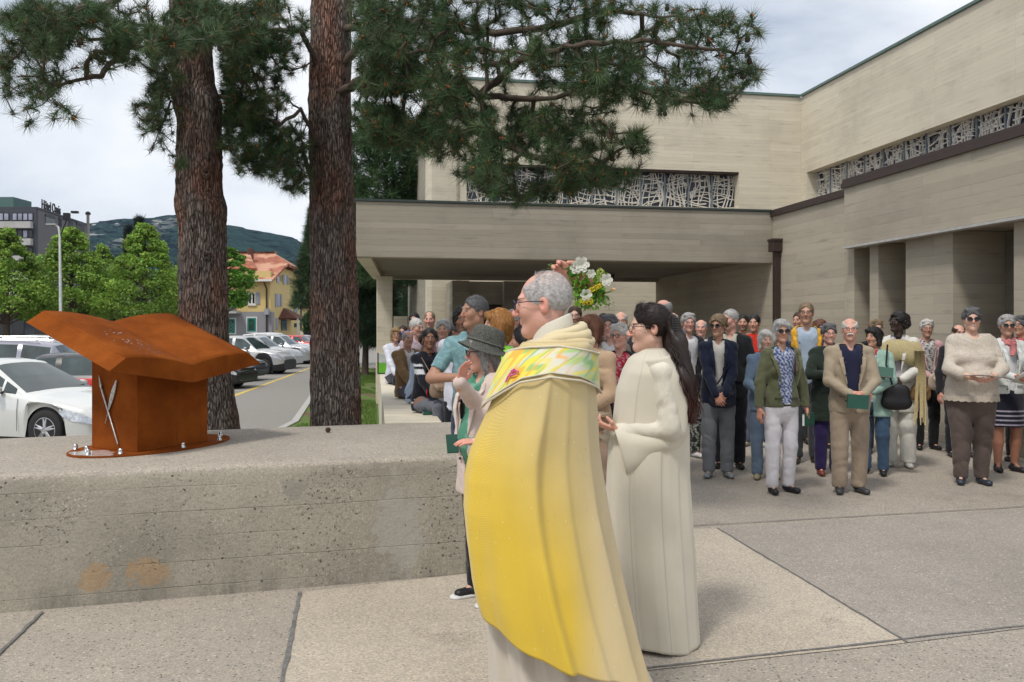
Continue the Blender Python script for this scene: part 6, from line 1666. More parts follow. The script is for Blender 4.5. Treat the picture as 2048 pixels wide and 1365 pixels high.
    # --- shoes
    for q in (-1, 1):
        S = SDF((-.16, -.22, -.02), (.16, .22, .14), .009); t = toe[q]
        a = np.array([0, 0, .042]) - t * .035; S.cap(a, a + t * .155 * s_ * (1.08 if male else .98) + [0, 0, -.012], .036 * s_, .034 * s_, .02, fl=(1, 1, .85)); S.cap((0, 0, .03), (0, .0, .085), .040 * s_, .036 * s_, .02); S.cutz(.004, False)
        if not male: S.ell(np.array([0, 0, .085]) + t * .075, (.030, .030, .03), .006, 'sub')
        V, F = S.mesh(); V[:, 2] += ank[q][2] - z(.045) + base * 0 if sit is None else ank[q][2] - .08
        V[:, 0] += ank[q][0]; V[:, 1] += ank[q][1]
        c_ = np.tile(np.array(shoe, float), (len(V), 1)); sol = V[:, 2] < V[:, 2].min() + .016; c_[sol] = c_[sol] * .5 + .02
        npobj('shoe', V, F, M['shoe'], root, col=c_)
    info = dict(root=root, X=X, Y=Y, yaw=R(yaw), H=H, wr=wr, hd=hd, hc=hc, hM=hM, neck=neck, sh=shoulder, s=s_, z=z, el=el, L=L)
    PEOPLE[key] = info; return info
def towards(info, p):   # local -> world
    M3 = rotz(info['yaw']); return M3 @ np.array(p) + np.array([info['X'], info['Y'], info['root'].location[2]])
# props ------------------------------------------------------------
def book(loc, rot, label, size=(.125, .185, .028), name='green_book', cat='book', col=None):
    o = empty(name, tuple(loc), 0, label, cat, None); o.rotation_euler = rot; a, b, c = size
    mb = MB(); mb.box(-a / 2, a / 2, -b / 2, b / 2, -c / 2, -c / 2 + .003); mb.box(-a / 2, a / 2, -b / 2, b / 2, c / 2 - .003, c / 2); mb.box(-a / 2 - .002, -a / 2 + .0035, -b / 2, b / 2, -c / 2 + .0031, c / 2 - .0031)
    mb.build('cover', col or M['bookgreen'], o); mb = MB(); mb.box(-a / 2 + .004, a / 2 - .004, -b / 2 + .004, b / 2 - .004, -c / 2 + .0035, c / 2 - .0035); mb.build('pages', M['paper'], o); return o
def sheet(loc, rot, label, w_=.2, l_=.15):
    mb = MB(); n = 8
    for i in range(n + 1):
        for j in (0, 1): mb.vert((w_ * (i / n - .5), l_ * (j - .5), .012 * sin(i / n * pi) ))
    for i in range(n): mb.face([2 * i, 2 * i + 2, 2 * i + 3, 2 * i + 1])
    o = mb.build('paper_sheet', M['paper'], smooth=True); o.location = tuple(loc); o.rotation_euler = rot; m_ = o.modifiers.new('s', 'SOLIDIFY'); m_.thickness = .0015
    return tag(o, label, 'paper')
def bag(loc, yaw, label, size=(.22, .09, .16), col=(.03, .03, .035), strap=None, name='handbag', flap=True, sr=.009):
    o = empty(name, tuple(loc), yaw, label, 'bag'); a, b, c = size
    S = SDF((-a, -b, -c), (a, b, c), .01); S.cap((-a * .32, 0, -c * .22), (a * .32, 0, -c * .22), c * .26, None, .04, fl=(1, b / c, 1)); S.cap((-a * .28, 0, c * .22), (a * .28, 0, c * .22), c * .2, None, .04, fl=(1, b / c, 1)); S.cap((0, 0, -c * .2), (0, 0, c * .3), c * .25, None, .05, fl=(1.5, b / c, 1))
    V, F = S.mesh(); npobj('body', V, F, M['shoe'], o, col=np.tile(np.array(col, float), (len(V), 1)))
    if flap:
        mb = MB(); n = 10; 
        for i in range(n + 1):
            t = i / n; x = (t - .5) * a * .92; dz = c * .30 * (1 - (2 * t - 1) ** 4); mb.vert((x, -b * .50 * (1 - .5 * (2 * t - 1) ** 4), c * .34)); mb.vert((x, -b * .66 * (1 - .3 * (2 * t - 1) ** 4), c * .34 - dz * 1.5))
        for i in range(n): mb.face([2 * i, 2 * i + 1, 2 * i + 3, 2 * i + 2])
        mb.c = [tuple(np.array(col) * 1.15)] * len(mb.v); f = mb.build('flap', M['shoe'], o, smooth=True, col=True); m_ = f.modifiers.new('s', 'SOLIDIFY'); m_.thickness = .004
        mb = MB(); mb.lathe([(.012, -b * .68 - .01), (.012, -b * .68 - .004)], (0, 0, -c * .05), 10, axis='y'); mb.build('clasp', plain('brass_clasp', (.5, .38, .15), .3, .8), o)
    if strap is not None:
        mb = MB(); M3 = rotz(yaw).T; mb.tube([M3 @ (np.array(p) - np.array(loc)) for p in strap], sr, 6); mb.c = [tuple(col)] * len(mb.v); mb.build('strap', M['shoe'], o, smooth=True, col=True)
    return o
# ================================================================= THE CROWD
def rhomb(V, col):
    x, z = V[:, 0], V[:, 2]; a = np.abs(((x * 26 + z * 16) % 1) - .5); b = np.abs(((x * 26 - z * 16) % 1) - .5); m = (np.minimum(a, b) < .12); c = col.copy(); c[m] = (.42, .46, .56); return c
def speck(base2, f=90, th=.25):
    def fn(V, col):
        c = col.copy(); m = np.sin(V[:, 0] * f + 3 * np.sin(V[:, 2] * f * .7)) * np.sin(V[:, 2] * f * 1.1 + 2 * np.sin(V[:, 1] * f)) > th; c[m] = base2; return c
    return fn
A = person
A('r1', 1436, 632, 8.84, 'curly haired woman in navy coat and grey trousers, dark sunglasses, hands clasped over bag', yaw=-8, w=1.02, skin='tan', hair=('curly', 'sandy'), top='jacket', tc=(.010, .014, .032), shirt=(.55, .52, .48), open_=.035, tlen=.46, bc=(.17, .18, .195), shoe=(.22, .24, .25), arms='clasp', glasses='sun', hy=-28, bw=1.1)
A('r2', 1562, 641, 8.0, 'woman in olive blazer over blue patterned blouse and white trousers, silver bob and sunglasses', yaw=12, w=1.02, skin='tan', hair=('bob', 'silver'), top='jacket', tc=(.105, .11, .060), shirt=(.05, .075, .19), open_=.085, tlen=.50, bc=(.60, .58, .61), shoe=(.012, .012, .016), arms='down', glasses='sun', hy=-15, pattern=rhomb, bw=.8)
A('r3', 1699, 637, 8.0, 'bald man with white moustache, beige jacket, navy tee shirt, khaki trousers, at front of crowd', yaw=-6, w=1.08, sex='m', skin='pink', hair=('ring', 'white'), top='jacket', tc=(.33, .27, .195), shirt=(.016, .018, .045), open_=.062, tlen=.46, bc=(.30, .235, .175), shoe=(.045, .045, .05), arms='waist', glasses='thin', hy=-12, bw=1.25)
A('r4', 1943, 617, 8.46, 'smiling stout woman in cream knitted top with lace hem, brown trousers, sunglasses, holding paper', yaw=-14, w=1.38, skin='fair', hair=('pixie', 'dgrey'), top='knit', tc=(.52, .46, .39), tlen=.485, sleeves='34', bc=(.105, .078, .068), shoe=(.03, .04, .055), arms='hold', glasses='sun', hy=-6, smile=True, bw=1.0)
A('r5', 2013, 632, 9.2, 'grey haired woman with sunglasses, pink scarf and white blazer over dark striped skirt', yaw=-4, w=1.04, skin='tan', hair=('pixie', 'silver'), top='jacket', tc=(.60, .62, .60), shirt=(.6, .6, .62), open_=.04, tlen=.50, bottom='skirt', bc=(.012, .013, .022), shoe=(.012, .012, .015), arms='hold', glasses='sun', hy=-14, bare_leg=True,
  skirt=lambda V, c: np.where(((V[:, 2:3] % .052) < .017) & (V[:, 2:3] < .70) & (V[:, 2:3] > .52), np.array([[.42, .38, .48]]), c))
A('r6', 1748, 656, 9.0, 'black haired woman in mint green coat with red scarf and blue jeans, facing left', yaw=-38, w=1.04, skin='tan', hair=('bob', 'black'), top='coat', tc=(.28, .42, .36), shirt=(.55, .5, .6), open_=.03, tlen=.40, bc=(.045, .085, .145), shoe=(.015, .016, .02), arms='waist', hy=-20)
A('r7', 1797, 626, 9.5, 'tall dark skinned woman in white trouser suit with golden net shawl, face turned up left', yaw=-30, w=1.08, skin='dark', hair=('afro', 'black'), top='coat', tc=(.62, .60, .55), shirt=(.5, .46, .5), open_=.04, tlen=.36, bc=(.62, .61, .56), shoe=(.62, .60, .56), arms='waist', glasses='thin', hy=-42, hp=-10, bw=1.6)
A('r8', 1853, 641, 10.9, 'white haired woman in pink waistcoat and patterned blouse, black trousers, thin glasses', yaw=-6, w=1.0, skin='tan', hair=('pixie', 'white'), top='jacket', tc=(.55, .33, .34), shirt=(.5, .49, .47), open_=.05, tlen=.49, bc=(.012, .012, .014), shoe=(.012, .012, .014), arms='waist', glasses='thin', hy=-8, sleeves='long', pattern=speck((.05, .05, .06)), bw=.8)
A('r9', 1657, 649, 9.0, 'short grey haired woman smiling in dark green coat and purple trousers behind beige jacket man', yaw=5, w=1.16, skin='pink', hair=('pixie', 'dgrey'), top='coat', tc=(.018, .027, .020), shirt=(.03, .03, .03), open_=.01, tlen=.36, bc=(.025, .015, .075), shoe=(.20, .045, .03), arms='fold', glasses='thin', hy=-10, smile=True)
A('r10', 1612, 606, 9.8, 'tallest man with sandy hair and glasses, yellow and navy jacket over light blue shirt', yaw=-10, w=1.0, sex='m', skin='tan', hair=('short', 'sandy'), top='jacket', tc=(.62, .33, .03), shirt=(.36, .44, .54), open_=.075, tlen=.46, bc=(.05, .055, .065), shoe=(.05, .04, .035), arms='down', glasses='thick', hy=-12)
A('r11', 1460, 620, 9.45, 'grey haired man in black outdoor jacket and beige polo behind the navy coat woman', yaw=-20, w=1.06, sex='m', skin='pink', hair=('short', 'silver'), top='jacket', tc=(.012, .013, .015), shirt=(.42, .40, .34), open_=.045, tlen=.44, bc=(.02, .02, .026), shoe=(.03, .025, .02), arms='down', hy=-35)
A('r12', 1376, 628, 10.2, 'short white haired woman with glasses, white top and black open jacket, speckled trousers', yaw=10, w=1.0, skin='pink', hair=('pixie', 'silver'), top='jacket', tc=(.015, .015, .02), shirt=(.58, .58, .60), open_=.06, tlen=.47, bc=(.03, .035, .03), shoe=(.6, .6, .62), arms='down', glasses='thin', hy=-8, skirt=speck((.4, .4, .38), 80, .2))
A('r13', 1531, 662, 8.75, 'shorter white haired woman in pale blue denim, half hidden behind olive blazer woman', yaw=-4, w=1.0, skin='fair', hair=('bob', 'white'), top='jacket', tc=(.14, .20, .28), shirt=(.5, .45, .38), open_=.03, tlen=.46, bc=(.12, .17, .24), shoe=(.3, .26, .16), arms='waist', hy=4)
A('r14', 1508, 630, 11.2, 'young dark haired woman in bright red zipped hoodie in the back row', yaw=-18, skin='tan', hair=('bun', 'black'), top='hoodie', tc=(.52, .03, .015), bc=(.10, .12, .18), shoe=(.4, .38, .3), arms='down', hy=-8)
A('r15', 1486, 630, 11.8, 'dark haired bearded man in the back row left of the red hoodie', yaw=-15, sex='m', skin='tan', hair=('short', 'black'), top='shirt', tc=(.30, .27, .20), bc=(.03, .03, .03), beard=(.03, .02, .018, .55), hy=-5)
A('r16', 1598, 625, 11.5, 'dark haired person peeking out directly behind the tallest man', yaw=-25, sex='m', skin='tan', hair=('short', 'brown'), top='jacket', tc=(.012, .02, .05), hy=-25, arms='down')
A('r17', 1751, 641, 10.6, 'short blond haired woman with round glasses and black top behind the mint coat woman', yaw=2, skin='fair', hair=('pixie', 'sandy'), top='sweater', tc=(.012, .012, .014), bc=(.012, .012, .014), glasses='thin', hy=0, smile=True)
A('r18', 1917, 650, 10.3, 'bald person mostly hidden behind the stout woman in cream knit', yaw=-5, sex='m', skin='pink', hair=('ring', 'brown'), top='jacket', tc=(.02, .02, .025), bc=(.015, .015, .02), glasses='thin')
A('r19', 2043, 633, 9.9, 'dark haired person with red scarf at the right edge of the crowd', yaw=-40, skin='tan', hair=('shortfull', 'dgrey'), top='jacket', tc=(.30, .03, .03), shirt=(.6, .3, .3), bc=(.012, .012, .014), glasses='thin', hy=-30, arms='hold')
A('r20', 1640, 642, 11.0, 'person with reddish brown hair, only hair visible behind dark green coat woman', yaw=0, skin='fair', hair=('curly', 'auburn'), top='sweater', tc=(.03, .03, .04), arms='down')
A('r21', 1345, 626, 11.3, 'older bald man with moustache looking out from behind the altar server hair', yaw=-8, sex='m', skin='pink', hair=('ring', 'silver'), top='jacket', tc=(.16, .18, .22), shirt=(.5, .5, .5), hy=-10)
A('r22', 1402, 640, 11.0, 'grey blue jacketed person partly hidden between white top woman and navy coat woman', yaw=-10, sex='m', skin='pink', hair=('ring', 'silver'), top='jacket', tc=(.22, .25, .31), shirt=(.5, .5, .5), bc=(.05, .05, .07), hy=-8)
# centre
A('c2', 1181, 632, 6.4, 'woman with auburn bob in tan shirt standing right behind the priest', yaw=-32, w=1.0, skin='tan', hair=('bob', 'auburn'), top='shirt', tc=(.42, .29, .19), tlen=.44, bc=(.30, .21, .15), arms='waist', glasses='thin', hy=-25, sleeves='34')
A('c1', 1150, 613, 9.8, 'man with dark hair, glasses and short beard behind the bouquet', yaw=-10, sex='m', skin='fair', hair=('short', 'brown'), top='jacket', tc=(.03, .03, .035), glasses='thick', beard=(.08, .05, .035, .45), hy=0)
A('c3', 1219, 631, 8.3, 'grey haired person with glasses looking over the white haired woman', yaw=-10, skin='pink', hair=('pixie', 'dgrey'), top='jacket', tc=(.25, .20, .17), glasses='thin', hy=-8)
A('c4', 1240, 649, 7.3, 'white haired woman with black glasses, red blouse collar and black cardigan', yaw=-18, skin='pink', hair=('pixie', 'white'), top='jacket', tc=(.012, .012, .014), shirt=(.50, .03, .06), open_=.06, bc=(.02, .02, .025), glasses='thick', hy=-18, pattern=speck((.6, .4, .4), 110, .5))
A('c5', 1242, 624, 10, 'bald pink faced man at the back behind the altar server', yaw=-10, sex='m', skin='pink', hair=('ring', 'silver'), top='jacket', tc=(.05, .045, .05), arms='down', glasses='thin')
A('c6', 1207, 628, 11.5, 'dark skinned man in the back row between bouquet and altar server', yaw=-10, sex='m', skin='mid', hair=('short', 'black'), top='jacket', tc=(.06, .06, .08))
A('c7', 1326, 600, 9.0, 'tall balding grey man visible above the altar server head', yaw=-35, sex='m', skin='pink', hair=('ring', 'grey'), top='jacket', tc=(.15, .16, .2), shirt=(.5, .5, .5), glasses='thin', hy=-25)
# left
A('l1', 949, 593, 6.2, 'tall man with dark swept back hair in teal short sleeved shirt, arms folded', yaw=-10, w=.93, sex='m', skin='olive', hair=('short', 'dgrey'), top='shirt', tc=(.16, .29, .32), tlen=.44, bc=(.03, .04, .08), arms='fold', hy=-45, sleeves='short', pattern=speck((.22, .37, .39), 60, .1))
A('l2', 997, 621, 5.75, 'woman with ginger fringe haircut in lime green top behind the hat wearer', yaw=-35, skin='fair', hair=('bob', 'ginger'), top='tee', tc=(.22, .60, .05), bc=(.05, .07, .12), arms='down', hy=-40)
A('l3', 927, 616, 7.6, 'young man with black hair in plain white sweatshirt behind the teal shirt man', yaw=-8, sex='m', skin='mid', hair=('afro', 'black'), top='sweater', tc=(.58, .58, .66), bc=(.012, .013, .02), beard=(.03, .02, .015, .4), arms='behind', hy=6)
A('l13', 1023, 620, 8.0, 'elderly white haired man with glasses seen just left of the priest', yaw=-20, sex='m', skin='pink', hair=('thin', 'silver'), top='jacket', tc=(.2, .2, .2), glasses='thin', hy=-15)
A('l14', 1052, 652, 5.6, 'woman with long black hair seen from the side close behind the priest', yaw=-70, skin='olive', hair=('long', 'black'), top='sweater', tc=(.02, .02, .03), bc=(.03, .03, .05), arms='down', hy=-30)
PS = 'people sitting on the parapet'
A('l4', 850, 658, 8.15, 'girl with dark tied hair seated on the wall in black varsity jacket with white stripes', yaw=38, w=.92, sex='f', skin='mid', hair=('bun', 'black'), top='sweater', tc=(.010, .011, .018), bc=(.13, .14, .17), shoe=(.2, .1, .06), arms='lap', hy=-26, sit=.79, bust=False, group=PS, lean=.12,
  pattern=lambda V, c: np.where((((V[:, 2:3] > 1.155) & (V[:, 2:3] < 1.20)) | ((V[:, 2:3] > 1.225) & (V[:, 2:3] < 1.245)) | ((V[:, 2:3] > .86) & (V[:, 2:3] < .875)) | ((V[:, 2:3] > .895) & (V[:, 2:3] < .905))) & ((np.abs(V[:, 0:1]) > .115) | (V[:, 2:3] < 1.0)), np.array([[.6, .6, .62]]), c))
A('l5', 832, 668, 9.1, 'dark haired person seated in pale blue jumper leaning forward behind the varsity jacket girl', yaw=60, sex='f', skin='brown', hair=('short', 'black'), top='sweater', tc=(.36, .44, .58), bc=(.02, .03, .08), arms='lap', hy=0, sit=.79, group=PS, lean=.22)
A('l6', 815, 662, 9.8, 'bald elderly man in brown jacket seated on the parapet with large ears', yaw=35, sex='m', skin='tan', hair=('ring', 'grey'), top='jacket', tc=(.20, .12, .055), bc=(.05, .05, .06), arms='lap', hy=-5, sit=.79, group=PS)
A('l7', 791, 657, 12.4, 'blond woman with glasses and white blouse seated farthest along the parapet', yaw=25, skin='tan', hair=('bob', 'blond'), top='shirt', tc=(.62, .63, .70), bc=(.02, .02, .03), arms='lap', glasses='thin', hy=-10, sit=.79, group=PS)
A('l8', 832, 638, 10.8, 'white haired man looking down to the right behind the seated people', yaw=40, sex='m', skin='pink', hair=('short', 'white'), top='shirt', tc=(.5, .4, .45), hy=10, hp=10)
A('l9', 828, 626, 12.5, 'man with sunglasses and bright blue jacket near the short pillar', yaw=10, sex='m', skin='tan', hair=('short', 'black'), top='jacket', tc=(.02, .06, .40), glasses='sun', hy=-10)
A('l10', 859, 623, 11.2, 'bearded man with receding hair and black jacket behind the seated girl', yaw=0, sex='m', skin='pink', hair=('thin', 'sandy'), top='jacket', tc=(.015, .015, .018), shirt=(.04, .12, .3), beard=(.14, .08, .05, .5))
A('l11', 886, 641, 9.6, 'grey haired woman with white scarf and mauve coat left of the white sweatshirt man', yaw=5, skin='tan', hair=('pixie', 'silver'), top='jacket', tc=(.22, .10, .13), shirt=(.55, .54, .52), open_=.05, hy=-8)
A('l12', 907, 646, 10.4, 'dark grey haired person behind the grey haired woman in mauve', yaw=60, skin='tan', hair=('shortfull', 'dgrey'), top='jacket', tc=(.06, .06, .07), hy=30)
A('l15', 806, 652, 13.6, 'brown jacketed person behind the blond seated woman', yaw=-5, sex='m', skin='tan', hair=('short', 'brown'), top='jacket', tc=(.10, .07, .04))
# ---- small accessories worn or carried
P_ = PEOPLE
def scarf(k, col, r=.078, drop=.0, th=.028, n=26):
    I = P_[k]; c = I['neck'] + np.array([0, -.005, -.0]); mb = MB(); s = I['s']
    for e, (dz, rr_) in enumerate(((0, r), (-.028, r + .012))):
        mb.tube([c + np.array([rr_ * s * cos(a * 2 * pi / n), rr_ * .82 * s * sin(a * 2 * pi / n) - .008, dz * s + .012 * sin(a * 2.1 + e)]) for a in range(n)], [th * s * (.8 + .25 * sin(a * 1.7 + e)) for a in range(n)], 7, closed=True)
    if drop: mb.tube([c + np.array([.02, -.09, -.03]) * s, c + np.array([.015, -.12, -.10]) * s, c + np.array([.0, -.125, -.03 - drop]) * s], [.03 * s, .035 * s, .02 * s], 7)
    mb.c = [tuple(col)] * len(mb.v); mb.build('scarf', M['cloth'], I['root'], smooth=True, col=True)
scarf('r5', (.55, .20, .20), drop=.12); scarf('r6', (.50, .02, .03), r=.07); scarf('r19', (.5, .10, .10)); scarf('l11', (.55, .53, .5), r=.07, drop=.1)
# moustache for r3
I = P_['r3']; mb = MB(); T_ = lambda p: I['hM'] @ np.array(p) + I['hc']
mb.tube([T_((-.034, -.086, -.052)), T_((-.018, -.104, -.041)), T_((0, -.108, -.038)), T_((.018, -.104, -.041)), T_((.034, -.086, -.052))], [.004, .009, .010, .009, .004], 7)
mb.c = [HC['white']] * len(mb.v); mb.build('moustache', M['hair'], I['root'], smooth=True, col=True)
I = P_['r2']; mb = MB(); zz_ = I['z'](.512); mb.tube([(.150 * cos(a), .105 * sin(a), zz_) for a in np.linspace(0, 2 * pi, 40, endpoint=False)], .013, 6, closed=True); mb.c = [(.015, .015, .015)] * len(mb.v); mb.build('belt', M['shoe'], I['root'], smooth=True, col=True)
# navy facing of yellow jacket r10 (shoulder yoke), logo patch of r11
I = P_['r10']; S = SDF((-.35, -.2, I['z'](.70)), (.35, .2, I['z'](.88)), .014)
for q in (-1, 1): S.cap(I['sh'][q] + np.array([q * .015, .02, 0]), I['sh'][q] * .6 + I['el'][q] * .4 + np.array([0, .005, 0]), .080 * I['s'], .078 * I['s'], .02)
V, F = S.mesh(); npobj('shoulder_panel', V, F, M['cloth'], I['root'], col=np.tile([.015, .03, .10], (len(V), 1)))
# shawl on r7: golden net wrap around shoulders with long end
I = P_['r7']; mb = MB(); s = I['s']; zt = I['z'](.80); n = 30; K = []
for a in range(n + 1):
    t = a / n * 2 * pi; x, y = .215 * s * cos(t), .135 * s * sin(t); K.append([mb.vert((x * .55, y * .7 + .01, zt + .045)), mb.vert((x * .95, y, zt + .0 - .02 * sin(t * 7))), mb.vert((x * 1.15, y * 1.15, zt - .10 - .03 * sin(t * 5))), mb.vert((x * 1.22, y * 1.25, zt - .22 - .04 * sin(t * 6 + 1)))])
for a in range(n):
    for j in range(3): mb.face([K[a][j], K[a + 1][j], K[a + 1][j + 1], K[a][j + 1]])
mb.c = [(.42, .35, .19)] * len(mb.v); o = mb.build('shawl', M['knit'], I['root'], smooth=True, col=True); m_ = o.modifiers.new('s', 'SOLIDIFY'); m_.thickness = .008
mb = MB(); rr_ = random.Random(3)
for q in range(16):
    x0 = .17 + q * .006; mb.tube([(x0 * s, -.13 * s + .01 * sin(q), zt - .08), (x0 * s + .02, -.16 * s, zt - .4), (x0 * s + rr_.uniform(-.02, .03), -.15 * s, zt - .82 - rr_.uniform(0, .1))], .006, 4)
mb.c = [(.42, .34, .18)] * len(mb.v); mb.build('shawl_end', M['knit'], I['root'], smooth=True, col=True)
mb = MB(); mb.tube([I['hM'] @ np.array((.082 + .01 * cos(a), .03 + .014 * sin(a * 1.0), .05 + .022 * sin(a))) + I['hc'] for a in np.linspace(0, 6, 9)], .007, 6); mb.build('hair_clip', plain('gold_clip', (.6, .48, .25), .4, .5), I['root'], smooth=True)
# lace hem of r4 : scalloped band
I = P_['r4']; mb = MB(); n = 64; zt = I['z'](.488); H = I['H']; K = []
for a in range(n + 1):
    t = a / n * 2 * pi; rx, ry = .092 * H * 1.38 + .018, (.092 * H * 1.38) * .68 + .022 + (.018 if sin(t) < 0 else 0); K.append((mb.vert((rx * cos(t), ry * sin(t), zt + .035)), mb.vert((rx * 1.02 * cos(t), ry * 1.02 * sin(t), zt - .012 - .016 * abs(sin(t * 11))))))
for a, b in zip(K[:-1], K[1:]): mb.face([a[0], b[0], b[1], a[1]])
mb.c = [(.46, .40, .33)] * len(mb.v); o = mb.build('lace_hem', M['knit'], I['root'], col=True); m_ = o.modifiers.new('s', 'SOLIDIFY'); m_.thickness = .006
mb = MB(); n_ = I['neck']; mb.tube([n_ + np.array([-.055, -.02, .01]), n_ + np.array([-.035, -.09, -.10]), n_ + np.array([.005, -.125, -.17]), n_ + np.array([.045, -.09, -.10]), n_ + np.array([.06, -.02, .01])], .003, 5); mb.build('necklace', M['paper'], I['root'])
mb = MB(); mb.obox(n_ + np.array([.035, -.155, -.235]), .045, .02, .024); mb.tube([n_ + np.array([.02, -.145, -.235]), n_ + np.array([-.01, -.15, -.2]), n_ + np.array([.0, -.14, -.16])], .003, 4); mb.build('microphone', M['blackplastic'], I['root'])
# varsity jacket collar stripes of the girl, heart patch
I = P_['l4']; mb = MB(); mb.lathe([(.001, 0), (.034, .003), (.034, .009), (.001, .012)], (0, 0, 0), 14, axis='y'); o = mb.build('elbow_patch', plain('red_patch', (.45, .01, .02), .8), I['root'], smooth=True); q_ = I['el'][-1] * .45 + I['wr'][-1] * .55; o.location = tuple(q_ + np.array([-.045, -.02, .0])); o.rotation_euler = (0, 0, R(60))
# ---- held and carried things (top level)
def hand_w(k, q, o=(0, 0, 0)): I = P_[k]; return towards(I, I['wr'][q] + I['hd'][q] * .06 + np.array(o))
p = hand_w('r2', 1, (.0, -.02, -.05)); book(p, (R(75), R(90), R(25)), 'green hymn book held low with white page edge out by the olive blazer woman', size=(.12, .18, .03))
p = hand_w('r3', -1, (.0, -.045, -.03)); book(p, (R(88), R(4), R(-6)), 'green hymn book held at the waist by the bald man in beige jacket', size=(.19, .13, .022))
p = W_(1770, 745, 8.72); book(p, (R(55), R(6), R(-20)), 'green hymn book held against the chest by the mint coat woman', size=(.16, .11, .03))
p = hand_w('r4', 1, (-.09, -.06, .035)); sheet(p, (R(-8), R(2), R(-12)), 'white song sheet held flat by the stout woman in cream knit', .34, .13)
p = hand_w('r5', -1, (.06, -.03, .0)); sheet(p, (R(-38), R(12), R(10)), 'white song sheet held slanting by the pink scarf woman', .26, .19)
p = hand_w('r19', -1, (.06, -.03, .05)); sheet(p, (R(-40), 0, R(-30)), 'folded cream leaflet held at the right edge of the crowd', .2, .15)
d = FPX * (CAMH - .77) / (829 - HZ); book((X_(862, d), d, .787), (0, 0, R(100)), 'dark green hymn book lying on the wall beside the seated girl', size=(.12, .16, .03))
I = P_['r1']; L1 = [towards(I, q) for q in (I['sh'][1] + [-.03, -.03, .05], (.10, -.125, I['z'](.70)), (.0, -.135, I['z'](.60)), (-.07, -.12, I['z'](.55)))]
bag(towards(I, (.03, -.145, I['z'](.50))), I['yaw'], 'navy crossbody bag hanging in front of the navy coat woman', size=(.26, .10, .20), col=(.012, .016, .035), strap=L1, name='crossbody_bag')
I = P_['r6']; bag(W_(1793, 795, 8.8), R(-15), 'large soft black handbag hanging from the mint coat woman arm', size=(.26, .16, .26), col=(.010, .010, .012), flap=False, strap=[W_(1775, 690, 8.85), W_(1772, 730, 8.75), W_(1785, 770, 8.75)], name='handbag')
bag(W_(1841, 786, 9.3), R(-12), 'small tan leather bag hanging beside the white suited woman', size=(.17, .08, .16), col=(.20, .115, .045), strap=[W_(1832, 700, 9.4), W_(1838, 740, 9.35), W_(1840, 775, 9.3)], name='handbag')
bag(W_(1875, 764, 10.6), R(0), 'cream crescent bag on the pink waistcoat woman hip', size=(.16, .08, .19), col=(.45, .36, .28), strap=[W_(1874, 690, 10.75), W_(1868, 730, 10.6), W_(1872, 752, 10.6)], name='handbag')
bag(W_(880, 778, 7.75), R(20), 'small beige bag with chain strap on the seated girl lap', size=(.16, .08, .15), col=(.27, .19, .13), strap=[W_(843, 715, 7.95), W_(858, 742, 7.8), W_(874, 768, 7.75)], name='handbag', sr=.004)
# ================================================================= PRINCIPAL FIGURES
def to_local(info, V):
    V = np.asarray(V, float) - np.array([info['X'], info['Y'], info['root'].location[2]]); return V @ rotz(info['yaw'])
def wl(info, p): return to_local(info, np.array([p]))[0]
def ifunc(tab):
    ys = [t[0] for t in tab]; vs = [t[1] for t in tab]; return lambda y: np.interp(y, ys, vs)
def robe(info, name, mat, Lt, Rt, d, hy_tab, rows, hem, folds, colf, parent=None, nth=260, off=0., ytop=None, thick=.004, cy=0., famp=None):
    """rows: array of py levels in 0..1; surface between ytop(theta) and hem(theta)"""
    th = np.linspace(-pi, pi, nth, endpoint=False); T = np.linspace(0, 1, rows); k = d / FPX
    Lf, Rf, Hf = ifunc(Lt), ifunc(Rt), ifunc(hy_tab); V = []; C_ = []
    hemv = hem(th); tv = (ytop(th) if callable(ytop) else np.full(nth, float(ytop)))
    hemv = HZ + (hemv - HZ) * (1 + (Hf(hemv) + off) * np.sin(th) / d); tv = HZ + (tv - HZ) * (1 + (Hf(tv) + off) * np.sin(th) / d)
    for t in T:
        y = tv + (hemv - tv) * t; l, r = Lf(y), Rf(y); cx = (l + r) / 2; hx = (r - l) / 2 * k + off; hy = Hf(y) + off
        # superellipse-like section
        c, s = np.cos(th), np.sin(th); q = 1.0
        g = folds(th, y, t)
        X = (cx - 1024) * k + (hx + g) * c; Y = d + cy + (hy + g) * s; Z = Z_(y, d)
        V.append(np.column_stack([X, Y, Z])); C_.append(colf(X, Y, Z, y, th, t))
    V = np.concatenate(V); Cc = np.concatenate(C_)
    i = np.arange(rows - 1)[:, None] * nth; j = np.arange(nth)[None]; j2 = (j + 1) % nth
    F = np.stack([i + j, i + nth + j, i + nth + j2, i + j2], -1).reshape(-1, 4)
    o = npobj(name, to_local(info, V), F, mat, parent or info['root'], col=Cc)
    m_ = o.modifiers.new('s', 'SOLIDIFY'); m_.thickness = thick; m_.offset = -1
    return o
